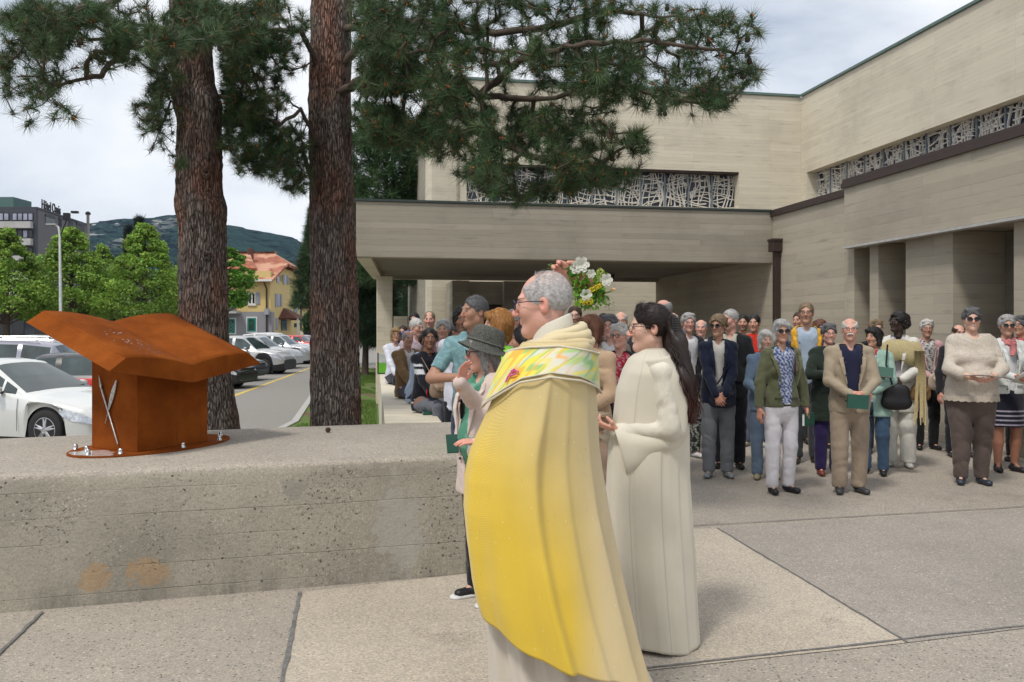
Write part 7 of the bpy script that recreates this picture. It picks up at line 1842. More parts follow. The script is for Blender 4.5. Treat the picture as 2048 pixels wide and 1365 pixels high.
def ribbed():
    m = MT('woven_ribbed_silk', .72, 0, .3); v = m.vec()
    wv = N(m.t, 'ShaderNodeTexWave', i_Scale=95., i_Distortion=.3, i_Detail=1.); wv.wave_type = 'BANDS'; wv.bands_direction = 'DIAGONAL'; mp = N(m.t, 'ShaderNodeMapping'); mp.inputs['Rotation'].default_value = (0, 0, 0); mp.inputs['Scale'].default_value = (1, -1, 1); m.l(v, mp.inputs[0]); m.l(mp.outputs[0], wv.inputs['Vector'])
    n = m.noise(v, 3.5, 5); slub = m.noise(m.vec('Object', (6, 6, 1.1)), 14, 3, .7)
    c = m.mix(m.attr(), m.ramp(wv.outputs['Fac'], [(0, .92), (1, 1.03)]), 1.0, 'MULTIPLY'); c = m.mix(c, m.ramp(n, [(.3, .93), (.7, 1.06)]), 1.0, 'MULTIPLY')
    c = m.mix(c, (.30, .20, .05), m.ramp(slub, [(.66, 0), (.74, .30)])); m.color(c); m.bump(wv.outputs['Fac'], .2, .0015)
    fl = N(m.t, 'ShaderNodeTexVoronoi', i_Scale=240.); m.l(m.vec('Object', (1, 1, .3)), fl.inputs['Vector']); s4 = N(m.t, 'ShaderNodeSeparateColor'); m.l(fl.outputs['Color'], s4.inputs[0])
    m.color(m.mix(c, (.95, .92, .8), m.math('MULTIPLY', m.ramp(s4.outputs[0], [(.985, 0), (.99, .5)]), m.ramp(fl.outputs['Distance'], [(.2, 1), (.35, 0)]))))
    m.b.inputs['Sheen Weight'].default_value = .2; return m.m
M['chasuble'] = ribbed()
M['alb'] = colmat('cream_alb_cloth', .85, .15, 260, .25, .05, 5, sheen=.2)
GP = 'people taking part in the blessing'
# ------------------------------------------------ priest
dP = 3.25; yawP = -104
iy = rotz(R(yawP))
def loc_of(px, ytop, d, yaw, p): return (np.array(p) - np.array([X_(px, d), d, 0])) @ rotz(R(yaw))
hnd = loc_of(1092, 545, dP, yawP, (X_(1163, 3.44), 3.44, Z_(562, 3.44)))
hl = loc_of(1092, 545, dP, yawP, (X_(1070, 3.27), 3.27, Z_(905, 3.27)))
I = A('priest', 1092, 545, dP, 'priest seen from behind in golden chasuble with painted collar band, raising a bouquet', yaw=yawP, w=.86, sex='m', skin='pink', hair=None, top='sweater', tc=(.62, .55, .44), tlen=.42, bottom='longskirt', bc=(.60, .53, .43), glasses=None, hy=6, hp=6, h=.012, hh=.0036, group=GP,
  targets={-1: (hnd, rotz(R(yawP)).T @ np.array([.1, 1, -.5]) * [-1, 1, 1]), 1: (hl, rotz(R(yawP)).T @ np.array([.1, .9, -.8]))}, pal={-1: (rotz(R(yawP)).T @ np.array([0, -1, -.3]), rotz(R(yawP)).T @ np.array([-1, -.1, .42]))}, hand_curl=.95, shoe=(.03, .02, .02), hs=.97)
hM, hc = I['hM'], I['hc']
# cropped grey hair with bare crown
S = SDF((-.12, -.14, -.14), (.12, .15, .15), .0042)
S.ell((0, .018, .040), (.0795, .1000, .0925), 0); S.ell((0, -.125, -.02), (.085, .105, .115), .010, 'sub')
for q in (-1, 1): S.ell((q * .085, -.035, -.065), (.040, .052, .062), .006, 'sub'); S.ell((q * .086, .010, -.006), (.018, .024, .036), .004, 'sub')
S.ell((0, .035, -.145), (.12, .12, .060), .012, 'sub'); S.ell((0, -.06, .115), (.058, .085, .040), .012, 'sub'); S.noise(.0006, 150, 4, 60)
V, F = S.mesh(); cl = np.tile(np.array((.42, .40, .39)), (len(V), 1)); r_ = np.random.default_rng(1)
bl = np.clip((V[:, 2] - .055) / .07, 0, 1)[:, None] * .75; cl = cl * (1 - bl) + np.array((.50, .33, .28)) * bl; dk = np.clip((-.00 - V[:, 2]) / .06, 0, 1)[:, None] * .35; cl = cl * (1 - dk) + np.array((.13, .125, .125)) * dk
cl *= 1 + .03 * r_.normal(size=(len(V), 1))
npobj('hair', V @ hM.T + hc, F, M['hair'], I['root'], col=np.clip(cl, 0, 1))
# fine strands on the cropped hair
nS = 5200; a = r_.uniform(0, 2 * pi, nS); e = np.arcsin(r_.uniform(-.45, 1, nS)); D3 = np.column_stack([np.cos(e) * np.cos(a), np.cos(e) * np.sin(a), np.sin(e)])
P3 = np.array([0, .018, .040]) + D3 * np.array([.0785, .0990, .0915])
ok = ~(((P3[:, 0] / .085) ** 2 + ((P3[:, 1] + .125) / .105) ** 2 + ((P3[:, 2] + .02) / .115) ** 2 < 1.02) | ((P3[:, 1] < -.02) & (P3[:, 2] > .07)) | ((np.abs(P3[:, 0]) > .055) & (P3[:, 1] < .035) & (P3[:, 2] < .035)) | (P3[:, 2] < -.055 + .3 * np.clip(.02 - P3[:, 1], 0, 1)))
P3, D3 = P3[ok], D3[ok]; fl_ = np.column_stack([0 * P3[:, 0], .6 + 0 * P3[:, 0], -.75 + .6 * np.clip(P3[:, 2] / .1, 0, 1)]); tg = fl_ - D3 * (fl_ * D3).sum(1, keepdims=True) + r_.normal(0, .13, D3.shape); tg /= np.linalg.norm(tg, axis=1, keepdims=True)
sd_ = np.cross(D3, tg) * .0011; Vt = np.stack([P3 - sd_, P3 + sd_, P3 + tg * r_.uniform(.010, .018, (len(P3), 1)) + D3 * .0022], 1).reshape(-1, 3)
ct = np.repeat(np.array((.50, .49, .48)) * r_.uniform(.7, 1.2, (len(P3), 1)), 3, 0)
tag(npobj('hair_strands', Vt @ hM.T + hc, np.arange(len(Vt)).reshape(-1, 3), M['hair'], I['root'], smooth=False, col=ct), kind='stuff')
glasses_mesh('thick', I['root'], hM, hc, plain('dark_blue_frame', (.015, .02, .06), .3))
Lt = [(640, 1093), (655, 1078), (672, 1058), (690, 1040), (715, 1018), (750, 1002), (810, 978), (870, 950), (905, 936), (950, 925), (1010, 921), (1080, 926), (1150, 935), (1190, 944), (1240, 958), (1300, 975), (1365, 990), (1500, 1010)]
Rt = [(640, 1150), (655, 1160), (672, 1172), (690, 1184), (780, 1190), (900, 1198), (1000, 1212), (1080, 1226), (1180, 1247), (1280, 1270), (1365, 1294), (1500, 1325)]
Hy = [(640, .06), (660, .12), (690, .235), (750, .285), (850, .30), (1000, .31), (1300, .33), (1500, .36)]
def fP(th, y, t):
    g = 0 * th
    amp = np.clip((y - 700) / 330, 0, 1.25) ** .8
    for c, w_, a_ in ((-1.78, .17, .034), (-1.50, .07, -.046), (-1.30, .12, .030), (-1.02, .06, -.034), (-.80, .10, .026), (-.55, .05, -.030), (-.38, .08, .022), (-.12, .14, -.030), (-2.15, .20, -.012), (-2.55, .18, .014), (.35, .2, .03), (.9, .2, -.02), (1.5, .25, .025), (2.1, .25, -.02), (2.7, .2, .02)):
        g = g + a_ * np.exp(-((th - c - .10 * (y - 900) / 500 * (1 if c > -2 else -.6)) / w_) ** 2)
    return g * amp * 1.75 + .004 * np.sin(th * 3 + y * .012) + .010 * np.exp(-((y - 905) / 60.) ** 2) * np.sin(th * 6)
hemP = lambda th: np.interp(th, [-pi, -2.75, -2.3, -1.9, -1.6, -1.2, -.7, 0, 1.2, 2.2, pi], [1180, 1222, 1272, 1318, 1345, 1362, 1378, 1385, 1400, 1300, 1180]) + 3 * np.sin(th * 9)
cA, cB, cD = np.array((.62, .49, .23)), np.array((.72, .50, .05)), np.array((.66, .54, .34))
def colP(X, Y, Z, y, th, t):
    px = 1024 + X / dP * FPX; q = np.clip((1150 - px) / 300 + (y - 830) / 420, 0, 1)[:, None]; q = q * q * (3 - 2 * q); rgt = np.clip((px - 1130) / 70, 0, 1)[:, None]
    c = cA * (1 - q) + cB * q; return c * (1 - rgt * .8) + cD * rgt * .8
def pleat(th, c, a, up, w=.022):
    u = th - c
    return a * np.where(u < 0, np.exp(u / up), 0) * 1.0 if w <= 0 else a * (np.exp(np.minimum(u, 0) / up) * (1 / (1 + np.exp(np.clip(u / w, -40, 40)))))
def fP(th, y, t):
    s = (y - 900) / 500; amp = np.clip((y - 705) / 300, 0, 1.3) ** .8; g = 0 * th
    for c, a_, up, sl in ((-1.53, .050, .22, .10), (-1.12, .018, .2, .12), (-.70, .040, .22, .12), (-.26, .028, .2, .08), (.3, .03, .3, 0), (1.1, .04, .3, 0), (2.0, .04, .3, 0)):
        g = g + pleat(th, c + sl * s, a_, up)
    for c, w_, a_ in ((-2.15, .22, .013), (-2.62, .16, .012), (-1.86, .12, -.008)): g = g + a_ * np.exp(-((th - c - .05 * s) / w_) ** 2)
    return g * amp - .012 * amp + .0025 * np.sin(th * 9 + y * .012) + .006 * np.exp(-((y - 905) / 60.) ** 2) * np.sin(th * 6)
robe(I, 'chasuble', M['chasuble'], Lt, Rt, dP, Hy, 110, hemP, fP, colP, ytop=684)
# painted yoke band
def colY(X, Y, Z, y, th, t):
    a = th * 3.1; n = lambda f, p: np.sin(a * f + 5 * t + p + 1.8 * np.sin(a * f * .6 + t * 7 + p * 2))
    w_ = np.array((.66, .64, .55)); c = np.tile(w_, (len(th), 1))
    def put(m, col, al): c[:] = c * (1 - m[:, None] * al) + np.array(col) * m[:, None] * al
    sm = lambda v, lo, hi: np.clip((v - lo) / (hi - lo), 0, 1)
    lf = sm(-th, 1.3, 2.2)
    put(sm(n(1.1, .5), -.6, .5) * (1 - lf * .3), (.38, .62, .16), .75); put(sm(n(1.7, 2.) + 1.3 * lf - .5, -.3, .6), (.80, .68, .05), .9)
    put(sm(n(2.9, 1.), .25, .8), (.70, .68, .60), .8); put(sm(n(4.1, 3.1), .72, .95), (.20, .45, .18), .7); put(sm(n(5.3, 4.) + .3 * lf, .88, 1.05), (.85, .40, .05), .8); put(sm(n(3.4, 5.5), .8, .98), (.75, .66, .10), .7)
    ed = ((t < .03) | (t > .965)); c[:] = np.where(ed, 1, 0) * np.array((.66, .62, .50)) + (1 - np.where(ed, 1, 0)) * c if np.isscalar(ed) else c
    return c
yt = lambda th: np.interp(th, [-pi, -2.2, -1.57, -.8, -.2, 0, .8, 1.6, pi], [705, 693, 690, 700, 708, 706, 700, 690, 705])
yh = lambda th: np.interp(th, [-pi, -2.6, -2.1, -1.57, -1.0, -.5, -.1, 0, .8, 1.6, pi], [815, 790, 757, 746, 754, 770, 786, 785, 770, 750, 815])
Lt2 = [(680, 1035), (690, 1030), (715, 1012), (750, 996), (820, 968)]; Rt2 = [(680, 1186), (690, 1189), (780, 1194), (820, 1195)]
yk = robe(I, 'yoke_band', M['alb'], Lt2, Rt2, dP, Hy, 44, yh, lambda th, y, t: .012 + .004 * np.sin(th * 4), colY, ytop=yt, thick=.006, nth=300)
for fn, nm in ((yt, 'piping'), (yh, 'piping')):
    th = np.linspace(-pi, pi, 120, endpoint=False); y = fn(th); l, r = ifunc(Lt2)(y), ifunc(Rt2)(y); k = dP / FPX
    pts = np.column_stack([((l + r) / 2 - 1024) * k + ((r - l) / 2 * k + .014) * np.cos(th), dP + (ifunc(Hy)(y) + .014) * np.sin(th), Z_(y, dP)])
    mb = MB(); mb.tube(list(to_local(I, pts)), .0042, 6, closed=True); mb.c = [(.62, .56, .42)] * len(mb.v); mb.build(nm, M['alb'], yk, smooth=True, col=True)
# pink painted bird-like figure of the band, simple stroke shape on the left
mb = MB(); k = dP / FPX
def onY(px, y):
    l, r = ifunc(Lt2)(y), ifunc(Rt2)(y); cx = (l + r) / 2; hx = (r - l) / 2 * k + .022; c = np.clip((px - cx) * k / hx, -1, 1); th = -np.arccos(c)
    return wl(I, ((cx - 1024) * k + hx * cos(th), dP + (float(ifunc(Hy)(y)) + .022) * sin(th), Z_(y, dP)))
for ln_ in (((1014, 752), (1020, 742), (1030, 735), (1036, 738)), ((1018, 746), (1026, 744), (1032, 741)), ((1012, 758), (1016, 750)), ((1022, 738), (1029, 733))):
    mb.tube([onY(*p) for p in ln_], .0035, 5)
mb.c = [(.62, .10, .28)] * len(mb.v); mb.build('painted_mark', M['alb'], yk, col=True)
# cowl and alb collar
def ringc(c, rx, ry, tilt, n=40, wob=.0): return [wl(I, (c[0] + rx * cos(a), c[1] + ry * sin(a), c[2] + tilt * cos(a) + wob * sin(3 * a))) for a in np.linspace(0, 2 * pi, n, endpoint=False)]
cc = (X_(1115, dP), dP, Z_(681, dP))
for e, (rx, ry, tl, dz, tr, col_) in enumerate(((.112, .125, .024, .0, .024, (.66, .55, .33)), (.098, .112, .034, .018, .020, (.67, .57, .36)), (.128, .14, .012, -.016, .020, (.62, .50, .28)))):
    mb = MB(); p = (cc[0], cc[1], cc[2] + dz); mb.tube(ringc(p, rx, ry, tl, wob=.004), [tr * (1 + .12 * sin(q * .9 + e)) for q in range(40)], 10, closed=True); mb.c = [col_] * len(mb.v); mb.build('cowl', M['alb'], I['root'], smooth=True, col=True)
mb = MB(); rg = []
for dz, rr_ in ((-.02, .085), (.02, .080), (.055, .074), (.062, .070), (.05, .066)):
    rg.append([mb.vert(q) for q in ringc((X_(1106, dP), dP, Z_(672, dP) + dz), rr_, rr_ * 1.05, .022 * (1 + dz * 6), 36)])
for a_, b_ in zip(rg[:-1], rg[1:]):
    for q in range(36): mb.face([a_[q], a_[(q + 1) % 36], b_[(q + 1) % 36], b_[q]])
mb.c = [(.64, .60, .50)] * len(mb.v); mb.build('collar', M['alb'], I['root'], smooth=True, col=True)
# alb below the hem, with pleats
Lq = [(1000, 990), (1230, 978), (1365, 983), (1500, 985)]; Rq = [(1000, 1180), (1300, 1262), (1365, 1296), (1500, 1330)]
robe(I, 'alb', M['alb'], Lq, Rq, dP, [(1000, .18), (1500, .26)], 30, lambda th: 1474 + 0 * th, lambda th, y, t: .014 * np.sin(th * 11 + .6) + .008 * np.sin(th * 23), lambda X, Y, Z, y, th, t: np.tile(np.array((.56, .50, .42)), (len(th), 1)), ytop=1000)
# ------------------------------------------------ bouquet
def bouquet():
    d = 3.44; o = empty('bouquet', W_(1150, 560, d), 0, 'small bouquet of white roses, yellow yarrow and greenery held over the priest head', 'bouquet')
    base = np.array(W_(1150, 560, d)); L_ = lambda px, py, dd=0: np.array(W_(px, py, d + dd)) - base; rr = np.random.default_rng(12)
    mb = MB()
    for q in range(12):
        a = L_(1128 + rr.uniform(-4, 4), 541 + rr.uniform(-3, 3), rr.uniform(-.015, .015)); e = L_(1096 + rr.uniform(-2, 10), 533 + rr.uniform(-7, 6), rr.uniform(-.02, .02)); f = L_(1160 + rr.uniform(0, 35), 552 + rr.uniform(-15, 35), rr.uniform(-.05, .05)); mb.tube([e, a, f], .0022, 5)
    mb.c = [(.16, .30, .06)] * len(mb.v); mb.build('stems', M['leaf'], o, col=True)
    V = []; Cc = []; n = 900
    ctr = [(1165, 548, .0), (1178, 570, .0), (1170, 590, .01), (1190, 560, .02), (1155, 560, -.02), (1195, 590, 0), (1160, 575, 0.02), (1172, 602, 0)]
    for q in range(n):
        c = ctr[rr.integers(len(ctr))]; p = L_(c[0] + rr.normal(0, 9), c[1] + rr.normal(0, 9), c[2] + rr.normal(0, .03)); dv = unit(rr.normal(size=3) + np.array([.3, 0, -.3])); s = unit(np.cross(dv, rr.normal(size=3))); Ls = rr.uniform(.012, .034); ws = Ls * rr.uniform(.16, .36)
        V += [p, p + dv * Ls * .5 + s * ws, p + dv * Ls, p + dv * Ls * .5 - s * ws]; g = np.array((.12, .30, .035)) * rr.uniform(.5, 1.7) * np.array([rr.uniform(.8, 1.6), 1, 1]); Cc += [g] * 4
    npobj('leaves', np.array(V), np.arange(len(V)).reshape(-1, 4), M['leaf'], o, smooth=False, col=np.clip(np.array(Cc), 0, 1))
    mb = MB()
    for px, py, r_, an in ((1136, 532, .026, .4), (1152, 536, .020, 1.2), (1146, 546, .022, 2.2)):
        c = L_(px, py, -.03); ring = [c + np.array([r_ * cos(a) * 1.2, -.008 * cos(2 * a), r_ * .8 * sin(a)]) for a in np.linspace(0, 2 * pi, 9)[:-1]]; mb.poly(ring)
    mb.c = [(.10, .26, .05)] * len(mb.v); lf = mb.build('leaf', M['leaf'], o, col=True); m_ = lf.modifiers.new('s', 'SOLIDIFY'); m_.thickness = .002
    for px, py, r_ in ((1162, 530, .036), (1152, 536, .028), (1212, 560, .028), (1172, 590, .026), (1182, 548, .020)):
        mb = MB(); c = L_(px, py, -.075)
        for lay in range(4):
            for q in range(6):
                a = q * pi / 3 + lay * .5; rl = r_ * (1 - lay * .2); op = .9 - lay * .22
                d1 = np.array([cos(a), -.35 - lay * .25, sin(a)]); d1 = unit(d1); t1 = np.array([-sin(a), 0, cos(a)])
                pts = [c, c + d1 * rl * .5 - t1 * rl * .42, c + d1 * rl * .95 - t1 * rl * .25 + np.array([0, -.004, 0]), c + d1 * rl * 1.02, c + d1 * rl * .95 + t1 * rl * .25 + np.array([0, -.004, 0]), c + d1 * rl * .5 + t1 * rl * .42]
                mb.poly(pts)
        mb.c = [(.74, .74, .66)] * len(mb.v); mb.build('rose', M['alb'], o, smooth=False, col=True)
    for px, py, rx, rz, tilt, colr in ((1190, 577, .034, .012, .5, (.75, .55, .02)), (1174, 604, .026, .016, 0, (.70, .55, .03)), (1200, 552, .015, .032, 0, (.40, .46, .10)), (1226, 580, .009, .006, 0, (.75, .50, .25))):
        V, F, Cq = [], [], []; c = L_(px, py, -.07)
        for q in range(130):
            u = rr.uniform(-1, 1, 3); u = u / max(1, np.linalg.norm(u)); p = c + np.array([u[0] * rx + u[2] * rz * 0, u[1] * min(rx, rz) * 1.2, u[2] * rz + u[0] * rx * tilt]); s = .0034; b = len(V)
            V += [p + np.array(o_) * s for o_ in ((1, 0, 0), (-.5, .8, 0), (-.5, -.8, 0), (0, 0, 1.2))]; F += [(b, b + 1, b + 3), (b + 1, b + 2, b + 3), (b + 2, b, b + 3)]; Cq += [np.array(colr) * rr.uniform(.7, 1.2)] * 4
        npobj('yarrow', np.array(V), np.array(F), M['alb'], o, smooth=False, col=np.clip(np.array(Cq), 0, 1))
    mb = MB()
    for q in range(9):
        a = L_(1185 + rr.uniform(-6, 8), 585 + rr.uniform(-8, 10)); e = L_(1205 + rr.uniform(-8, 25), 600 + rr.uniform(-15, 18)); mb.tube([a, (a + e) / 2 + [0, 0, .008], e], .0009, 4)
        for w_ in range(4): c = a + (e - a) * rr.uniform(.5, 1); mb.obox(c + rr.normal(0, .004, 3), .005, .005, .005)
    mb.c = [(.22, .34, .12)] * len(mb.v); mb.build('sprays', M['leaf'], o, col=True)
bouquet()
# ------------------------------------------------ altar server
dS = 4.2; yS = -84; pxS = 1302
wr_n = loc_of(pxS, 0, dS, yS, (X_(1234, 4.10), 4.10, Z_(862, 4.10))); wr_f = loc_of(pxS, 0, dS, yS, (X_(1214, 4.28), 4.28, Z_(866, 4.28)))
I = A('server', pxS, 611, dS, 'young altar server in cream alb with very long dark hair, holding a bowl', yaw=yS, w=.94, skin='fair', hair=('pony', (.022, .013, .011)), top='sweater', tc=(.62, .58, .49), tlen=.44, bottom='longskirt', bc=(.62, .58, .49), glasses='thin', hy=-2, hp=4, h=.012, hh=.0040, smile=True, group=GP,
  targets={1: (wr_n, (.35, .6, -1)), -1: (wr_f, (-.35, .6, -1))}, pal={1: ((-.2, .3, .9), rotz(R(yS)).T @ np.array([-1, -.05, .35])), -1: ((.2, .3, .9), rotz(R(yS)).T @ np.array([-1, .05, .3]))}, hand_curl=.75, bust=False, shoe=(.03, .02, .02), makeup=True, hs=.95)
SV = I
Ls = [(696, 1285), (706, 1272), (716, 1258), (740, 1245), (780, 1232), (830, 1226), (900, 1216), (1000, 1212), (1100, 1217), (1200, 1225), (1320, 1238)]
Rs = [(696, 1330), (706, 1340), (716, 1350), (735, 1362), (780, 1372), (850, 1374), (950, 1371), (1050, 1374), (1150, 1379), (1250, 1385), (1320, 1389)]
Hs = [(696, .05), (706, .09), (718, .145), (745, .18), (850, .17), (1000, .19), (1300, .235)]
def fS(th, y, t):
    amp = np.clip((y - 760) / 380, 0, 1.2); g = 0 * th
    for c, w_, a_ in ((-.22, .10, .040), (-.42, .08, -.040), (-1.35, .07, -.022), (-1.15, .10, .012), (-1.62, .08, .012), (-2.1, .07, -.020), (-2.3, .12, .014), (-2.75, .1, -.012), (.3, .1, -.03), (.8, .15, .025), (1.4, .1, -.02), (2.0, .15, .02), (2.6, .1, -.02)):
        g = g + a_ * np.exp(-((th - c) / w_) ** 2)
    return g * amp * .35 + sum(pleat(th, c_ + .05 * np.sin(c_ * 9) * (y - 900) / 400, a_, .3) for c_, a_ in ((-.34, .050), (-1.34, .016), (-2.10, .020), (-2.6, .02), (-.85, .012), (.4, .03), (1.3, .03), (2.2, .03))) * np.clip((y - 720) / 350, 0, 1.1) + .002 * np.sin(th * 5 + y * .01)
hemS = lambda th: np.interp(th, [-pi, -2.2, -1.3, -.9, -.5, -.25, 0, pi], [1262, 1300, 1311, 1308, 1292, 1285, 1275, 1262])
calb = np.array((.60, .555, .455))
def colS(X, Y, Z, y, th, t):
    c = np.tile(calb, (len(th), 1)); c[(t > .945) & (t < .952)] *= .8; c[np.abs(th + 1.36) < .012] *= .75; c[np.abs(th + 2.12) < .012] *= .8; return c
robe(I, 'alb', M['alb'], Ls, Rs, dS, Hs, 110, hemS, fS, colS, ytop=697, nth=300)
def sleeve_loft(rings, Yc, nm='sleeve'):
    n = 40; K = []; P = []
    for a_, b_ in zip(rings[:-1], rings[1:]):
        for t in np.linspace(0, 1, 9)[:-1]: K.append([a_[i] + (b_[i] - a_[i]) * (t * t * (3 - 2 * t) * .4 + t * .6) for i in range(5)])
    K.append(rings[-1])
    for q in range(3): K = [K[0]] + [[(K[i - 1][j] + 2 * K[i][j] + K[i + 1][j]) / 4 for j in range(5)] for i in range(1, len(K) - 1)] + [K[-1]]
    V = []
    for i, (x0, y0, x1, y1, hd_) in enumerate(K):
        a3, b3 = np.array(W_(x0, y0, Yc)), np.array(W_(x1, y1, Yc)); c = (a3 + b3) / 2; v = (a3 - b3) / 2; t = i / len(K)
        for k_ in range(n):
            an = 2 * pi * k_ / n; fo = 1 + .05 * sin(an * 3 + t * 9) * (.3 + t) + .035 * sin(an * 5 - t * 14 + 1) - .06 * exp_(t, .58, .05) * max(0, -sin(an + .6))
            V.append(c + v * cos(an) * fo + np.array([0, 1, 0]) * sin(an) * hd_ * fo)
    i = np.arange(len(K) - 1)[:, None] * n; j = np.arange(n)[None]; j2 = (j + 1) % n
    F = np.stack([i + j, i + j2, i + n + j2, i + n + j], -1).reshape(-1, 4); V = np.array(V)
    o = npobj(nm, to_local(I, V), F, M['alb'], I['root'], col=np.tile(calb, (len(V), 1))); m_ = o.modifiers.new('s', 'SOLIDIFY'); m_.thickness = .005; m_.offset = 0
def exp_(t, c, w_): return math.exp(-((t - c) / w_) ** 2)
sleeve_loft([(1290, 722, 1338, 712, .045), (1294, 762, 1364, 752, .058), (1300, 815, 1373, 812, .064), (1302, 846, 1374, 868, .066), (1292, 854, 1350, 908, .064), (1262, 856, 1300, 926, .060), (1228, 859, 1252, 951, .056)], 4.075)
sleeve_loft([(1262, 730, 1300, 730, .04), (1246, 790, 1310, 790, .055), (1240, 840, 1300, 860, .06), (1222, 856, 1262, 925, .055), (1208, 858, 1226, 938, .05)], 4.31)
# forearm cuff of grey sleeve
mb = MB(); wq, hq = I['wr'][1], I['hd'][1]; mb.tube([wq - hq * .09, wq - hq * .035, wq + hq * .0], [.036, .032, .029], 12); mb.c = [(.10, .12, .12)] * len(mb.v); mb.build('cuff', M['cloth'], I['root'], smooth=True, col=True)
# collar roll
mb = MB(); c = I['neck'] + np.array([0, -.012, .004])
mb.tube([c + np.array([.086 * cos(a), .092 * sin(a) - .012, .012 * sin(a) - .016]) for a in np.linspace(0, 2 * pi, 36, endpoint=False)], [.024 + .006 * sin(a * 2 + 1) for a in np.linspace(0, 2 * pi, 36, endpoint=False)], 10, closed=True)
mb.c = [tuple(calb)] * len(mb.v); mb.build('collar', M['alb'], I['root'], smooth=True, col=True)
# long hair down the back
rr = np.random.default_rng(6); Vt = []; Ct = []; n = 420
S = SDF((-.24, -.02, .55), (.20, .40, 1.72), .011); zt = I['hc'][2]
bk = lambda px, py, dd: wl(I, W_(px, py, dd))
S.cap(bk(1335, 648, 4.2), bk(1352, 690, 4.2), .055, .06, .04); S.cap(bk(1354, 690, 4.15), bk(1368, 760, 4.10), .058, .058, .04, fl=(1.1, .8, 1)); S.cap(bk(1368, 760, 4.10), bk(1383, 838, 4.10), .056, .026, .04, fl=(1.1, .8, 1))
S.noise(.006, 45, 3, 16); V, F = S.mesh(); dk_ = np.array((.020, .012, .010)); rd = np.array((.060, .016, .014)); q = np.clip((1.38 - V[:, 2]) / .35, 0, 1)[:, None]
npobj('long_hair', V, F, M['hair'], I['root'], col=dk_ * (1 - q) + rd * q)
mb = MB()
for s in range(300):
    u, v = rr.normal(0, .4), rr.normal(0, .4); st = [bk(1338 + u * 6, 655, 4.2 + v * .03), bk(1356 + u * 16, 705, 4.13 + v * .06), bk(1369 + u * 19, 765, 4.09 + v * .065), bk(1383 + u * 17 + rr.normal(0, 3), 822 + rr.uniform(-25, 28), 4.09 + v * .05)]
    P = []
    for a_, b_ in zip(st[:-1], st[1:]):
        for w_ in range(5): P.append(a_ + (b_ - a_) * w_ / 5)
    P.append(st[-1]); ph = rr.uniform(0, 6); P = [p + np.array([.008 * sin(i * 1.5 + ph), .012 * sin(i * 1.3 + ph), 0]) for i, p in enumerate(P)]
    qq = rr.uniform(.3, 1.5); b0 = len(mb.v); mb.tube(P, [.0022] * (len(P) - 1) + [.0006], 3, cap=False)
    for i in range(b0, len(mb.v)): f_ = np.clip((1.40 - mb.v[i][2]) / .35, 0, 1); mb.c[i] = tuple((dk_ * (1 - f_) + rd * f_) * qq * 1.6)
tag(mb.build('hair_strands', M['hair'], I['root'], smooth=True, col=True), kind='stuff')
mb = MB(); cl0 = bk(1345, 648, 4.14)
for q in range(6): mb.tube([cl0 + np.array([0, 0, .028 - q * .012]), cl0 + np.array([.02, .02, .028 - q * .012]), cl0 + np.array([.045, .015, .024 - q * .012])], .0035, 5)
mb.obox(cl0 + np.array([.0, .005, 0]), .012, .02, .085); mb.build('hair_claw', M['blackplastic'], I['root'])
# bowl
o = empty('holy_water_bowl', W_(1190, 862, 4.15), 0, 'brown stoneware bowl held by the altar server behind the priest', 'bowl')
mb = MB(); mb.lathe([(.035, 0), (.045, .004), (.066, .03), (.074, .065), (.078, .082), (.081, .086), (.078, .09), (.072, .084), (.064, .04), (.02, .015)], n=40); mb.build('vessel', plain('stoneware', (.20, .15, .10), .5, nsc=12), o, smooth=True)
mb = MB(); mb.lathe([(.0805, .076), (.0825, .080), (.0805, .084)], n=40); mb.build('rim', plain('stoneware_rim', (.30, .24, .15), .45), o, smooth=True)
# ------------------------------------------------ woman with hat
dH = 4.85; yH = -46; pxH = 968
w1 = loc_of(pxH, 0, dH, yH, (X_(920, 4.50), 4.50, Z_(766, 4.50))); w2 = loc_of(pxH, 0, dH, yH, (X_(958, 4.42), 4.42, Z_(884, 4.42)))
I = A('hat', pxH, 668, dH, 'woman in woven grey hat, pale pink jacket and green blouse, hand at her forehead', yaw=yH, w=1.16, skin='pink', hair=('bob', 'grey'), top='jacket', tc=(.60, .49, .44), shirt=(.07, .24, .16), open_=.05, tlen=.40, bc=(.012, .012, .016), shoe=(.012, .012, .014), glasses='thick', hy=-32, hp=6, h=.011, hh=.0042, group=GP, bw=.3,
  targets={-1: (w1, (-.9, -.2, -1)), 1: (w2, (.6, .5, -.6))}, pal={-1: (rotz(R(yH)).T @ np.array([.75, -.62, .1]), rotz(R(yH)).T @ np.array([.22, -.08, 1])), 1: ((0, .3, -1), rotz(R(yH)).T @ np.array([-1, -.1, .05]))}, hand_curl=.18, pattern=speck((.16, .36, .26), 40, .3), stance=.04, hs=.96)
hM, hc = I['hM'], I['hc']
mb = MB(); Tm = rotx(R(-24)); n = 56; rg = []
prof = [(.150, -.020), (.146, -.016), (.125, -.006), (.104, .004), (.101, .010), (.098, .045), (.093, .080), (.084, .102), (.066, .116), (.035, .120), (.004, .116)]
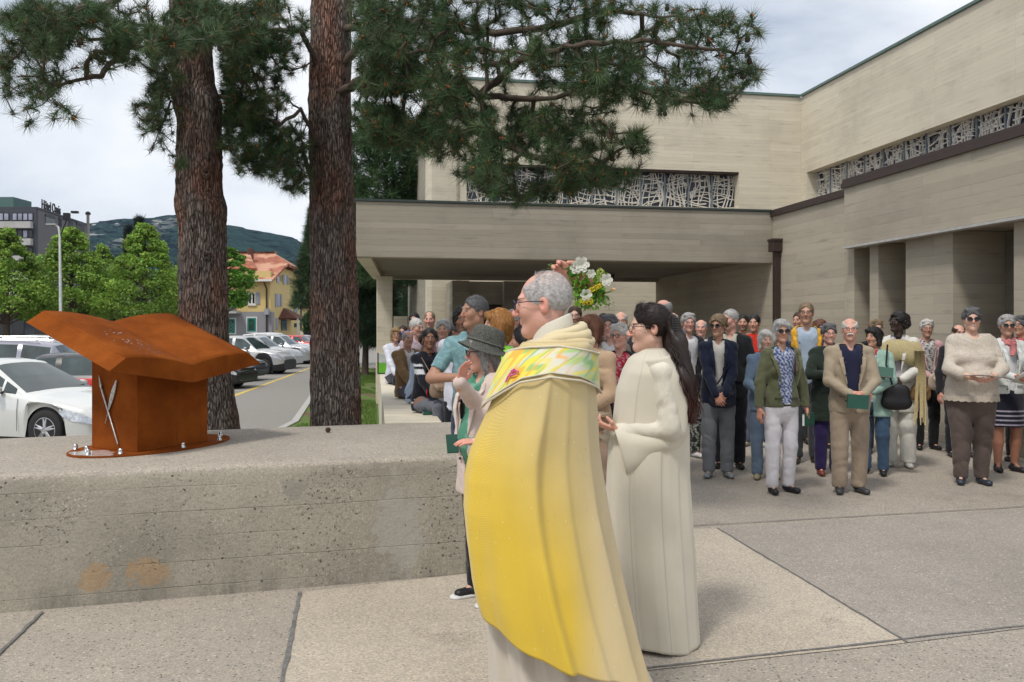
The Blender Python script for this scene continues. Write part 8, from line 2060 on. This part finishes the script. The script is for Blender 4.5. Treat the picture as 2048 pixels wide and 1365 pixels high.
for i, (r_, z_) in enumerate(prof):
    ring = []
    for k_ in range(n):
        a = 2 * pi * k_ / n; rx = r_ * .93; ry = r_ * 1.10; dz = (-.022 * abs(cos(a)) ** 2 + .006 * sin(a)) if i < 3 else 0
        if i >= 8: dz -= .010 * max(0, 1 - abs(cos(a)) * 3)
        p = Tm @ (np.array([rx * cos(a), ry * sin(a) + .018, z_ + dz]) * 1.12) + np.array([0, .004, .052]); ring.append(mb.vert(hM @ p + hc))
    rg.append(ring)
for a_, b_ in zip(rg[:-1], rg[1:]):
    for k_ in range(n): mb.face([a_[k_], a_[(k_ + 1) % n], b_[(k_ + 1) % n], b_[k_]])
mb.face(rg[-1])
def hatmat():
    m = MT('woven_hat', .9); v = m.vec(); w1_ = N(m.t, 'ShaderNodeTexWave', i_Scale=70., i_Distortion=1.5); w1_.bands_direction = 'Z'; m.l(v, w1_.inputs[0]); n_ = m.noise(v, 160, 3)
    c = m.mix(m.ramp(n_, [(.35, (.035, .038, .034)), (.65, (.17, .17, .145))]), m.ramp(w1_.outputs['Fac'], [(0, .6), (1, 1.1)]), 1., 'MULTIPLY'); m.color(c); m.bump(w1_.outputs['Fac'], .6, .003); m.bump(n_, .5, .002); return m.m
ho = mb.build('hat', hatmat(), I['root'], smooth=True); m_ = ho.modifiers.new('s', 'SOLIDIFY'); m_.thickness = .003
mb = MB(); mb.tube([hM @ (Tm @ (np.array([.0965 * cos(a), .115 * sin(a) + .018, .018]) * 1.12) + np.array([0, .004, .052])) + hc for a in np.linspace(0, 2 * pi, 40, endpoint=False)], .0055, 6, closed=True); mb.build('hat_band', plain('hat_band', (.10, .10, .085), .8), ho, smooth=True)
mb = MB()
for q in (1,):
    for sh_ in (I['root'],): pass
for q in (-1, 1):
    S = SDF((-.16, -.24, -.02), (.16, .22, .07), .009); t = unit((q * .28, -1, 0)); a = np.array([0, 0, .012]) - t * .05; S.cap(a, a + t * .185, .044, .042, .01, fl=(1, 1, .42)); S.cutz(.001, False); V, F = S.mesh(); V[:, 0] += q * (.04 * I['H'] + .01); V[:, 1] += .01
    npobj('shoe_sole', V, F, M['shoe'], I['root'], col=np.tile([.6, .6, .6], (len(V), 1)))
# soles done
d = 4.3; p = W_(905, 888, 4.5); book(p, (R(70), R(0), R(20)), 'green hymn book half hidden, held by the hat wearer above the wall edge', size=(.06, .10, .02))
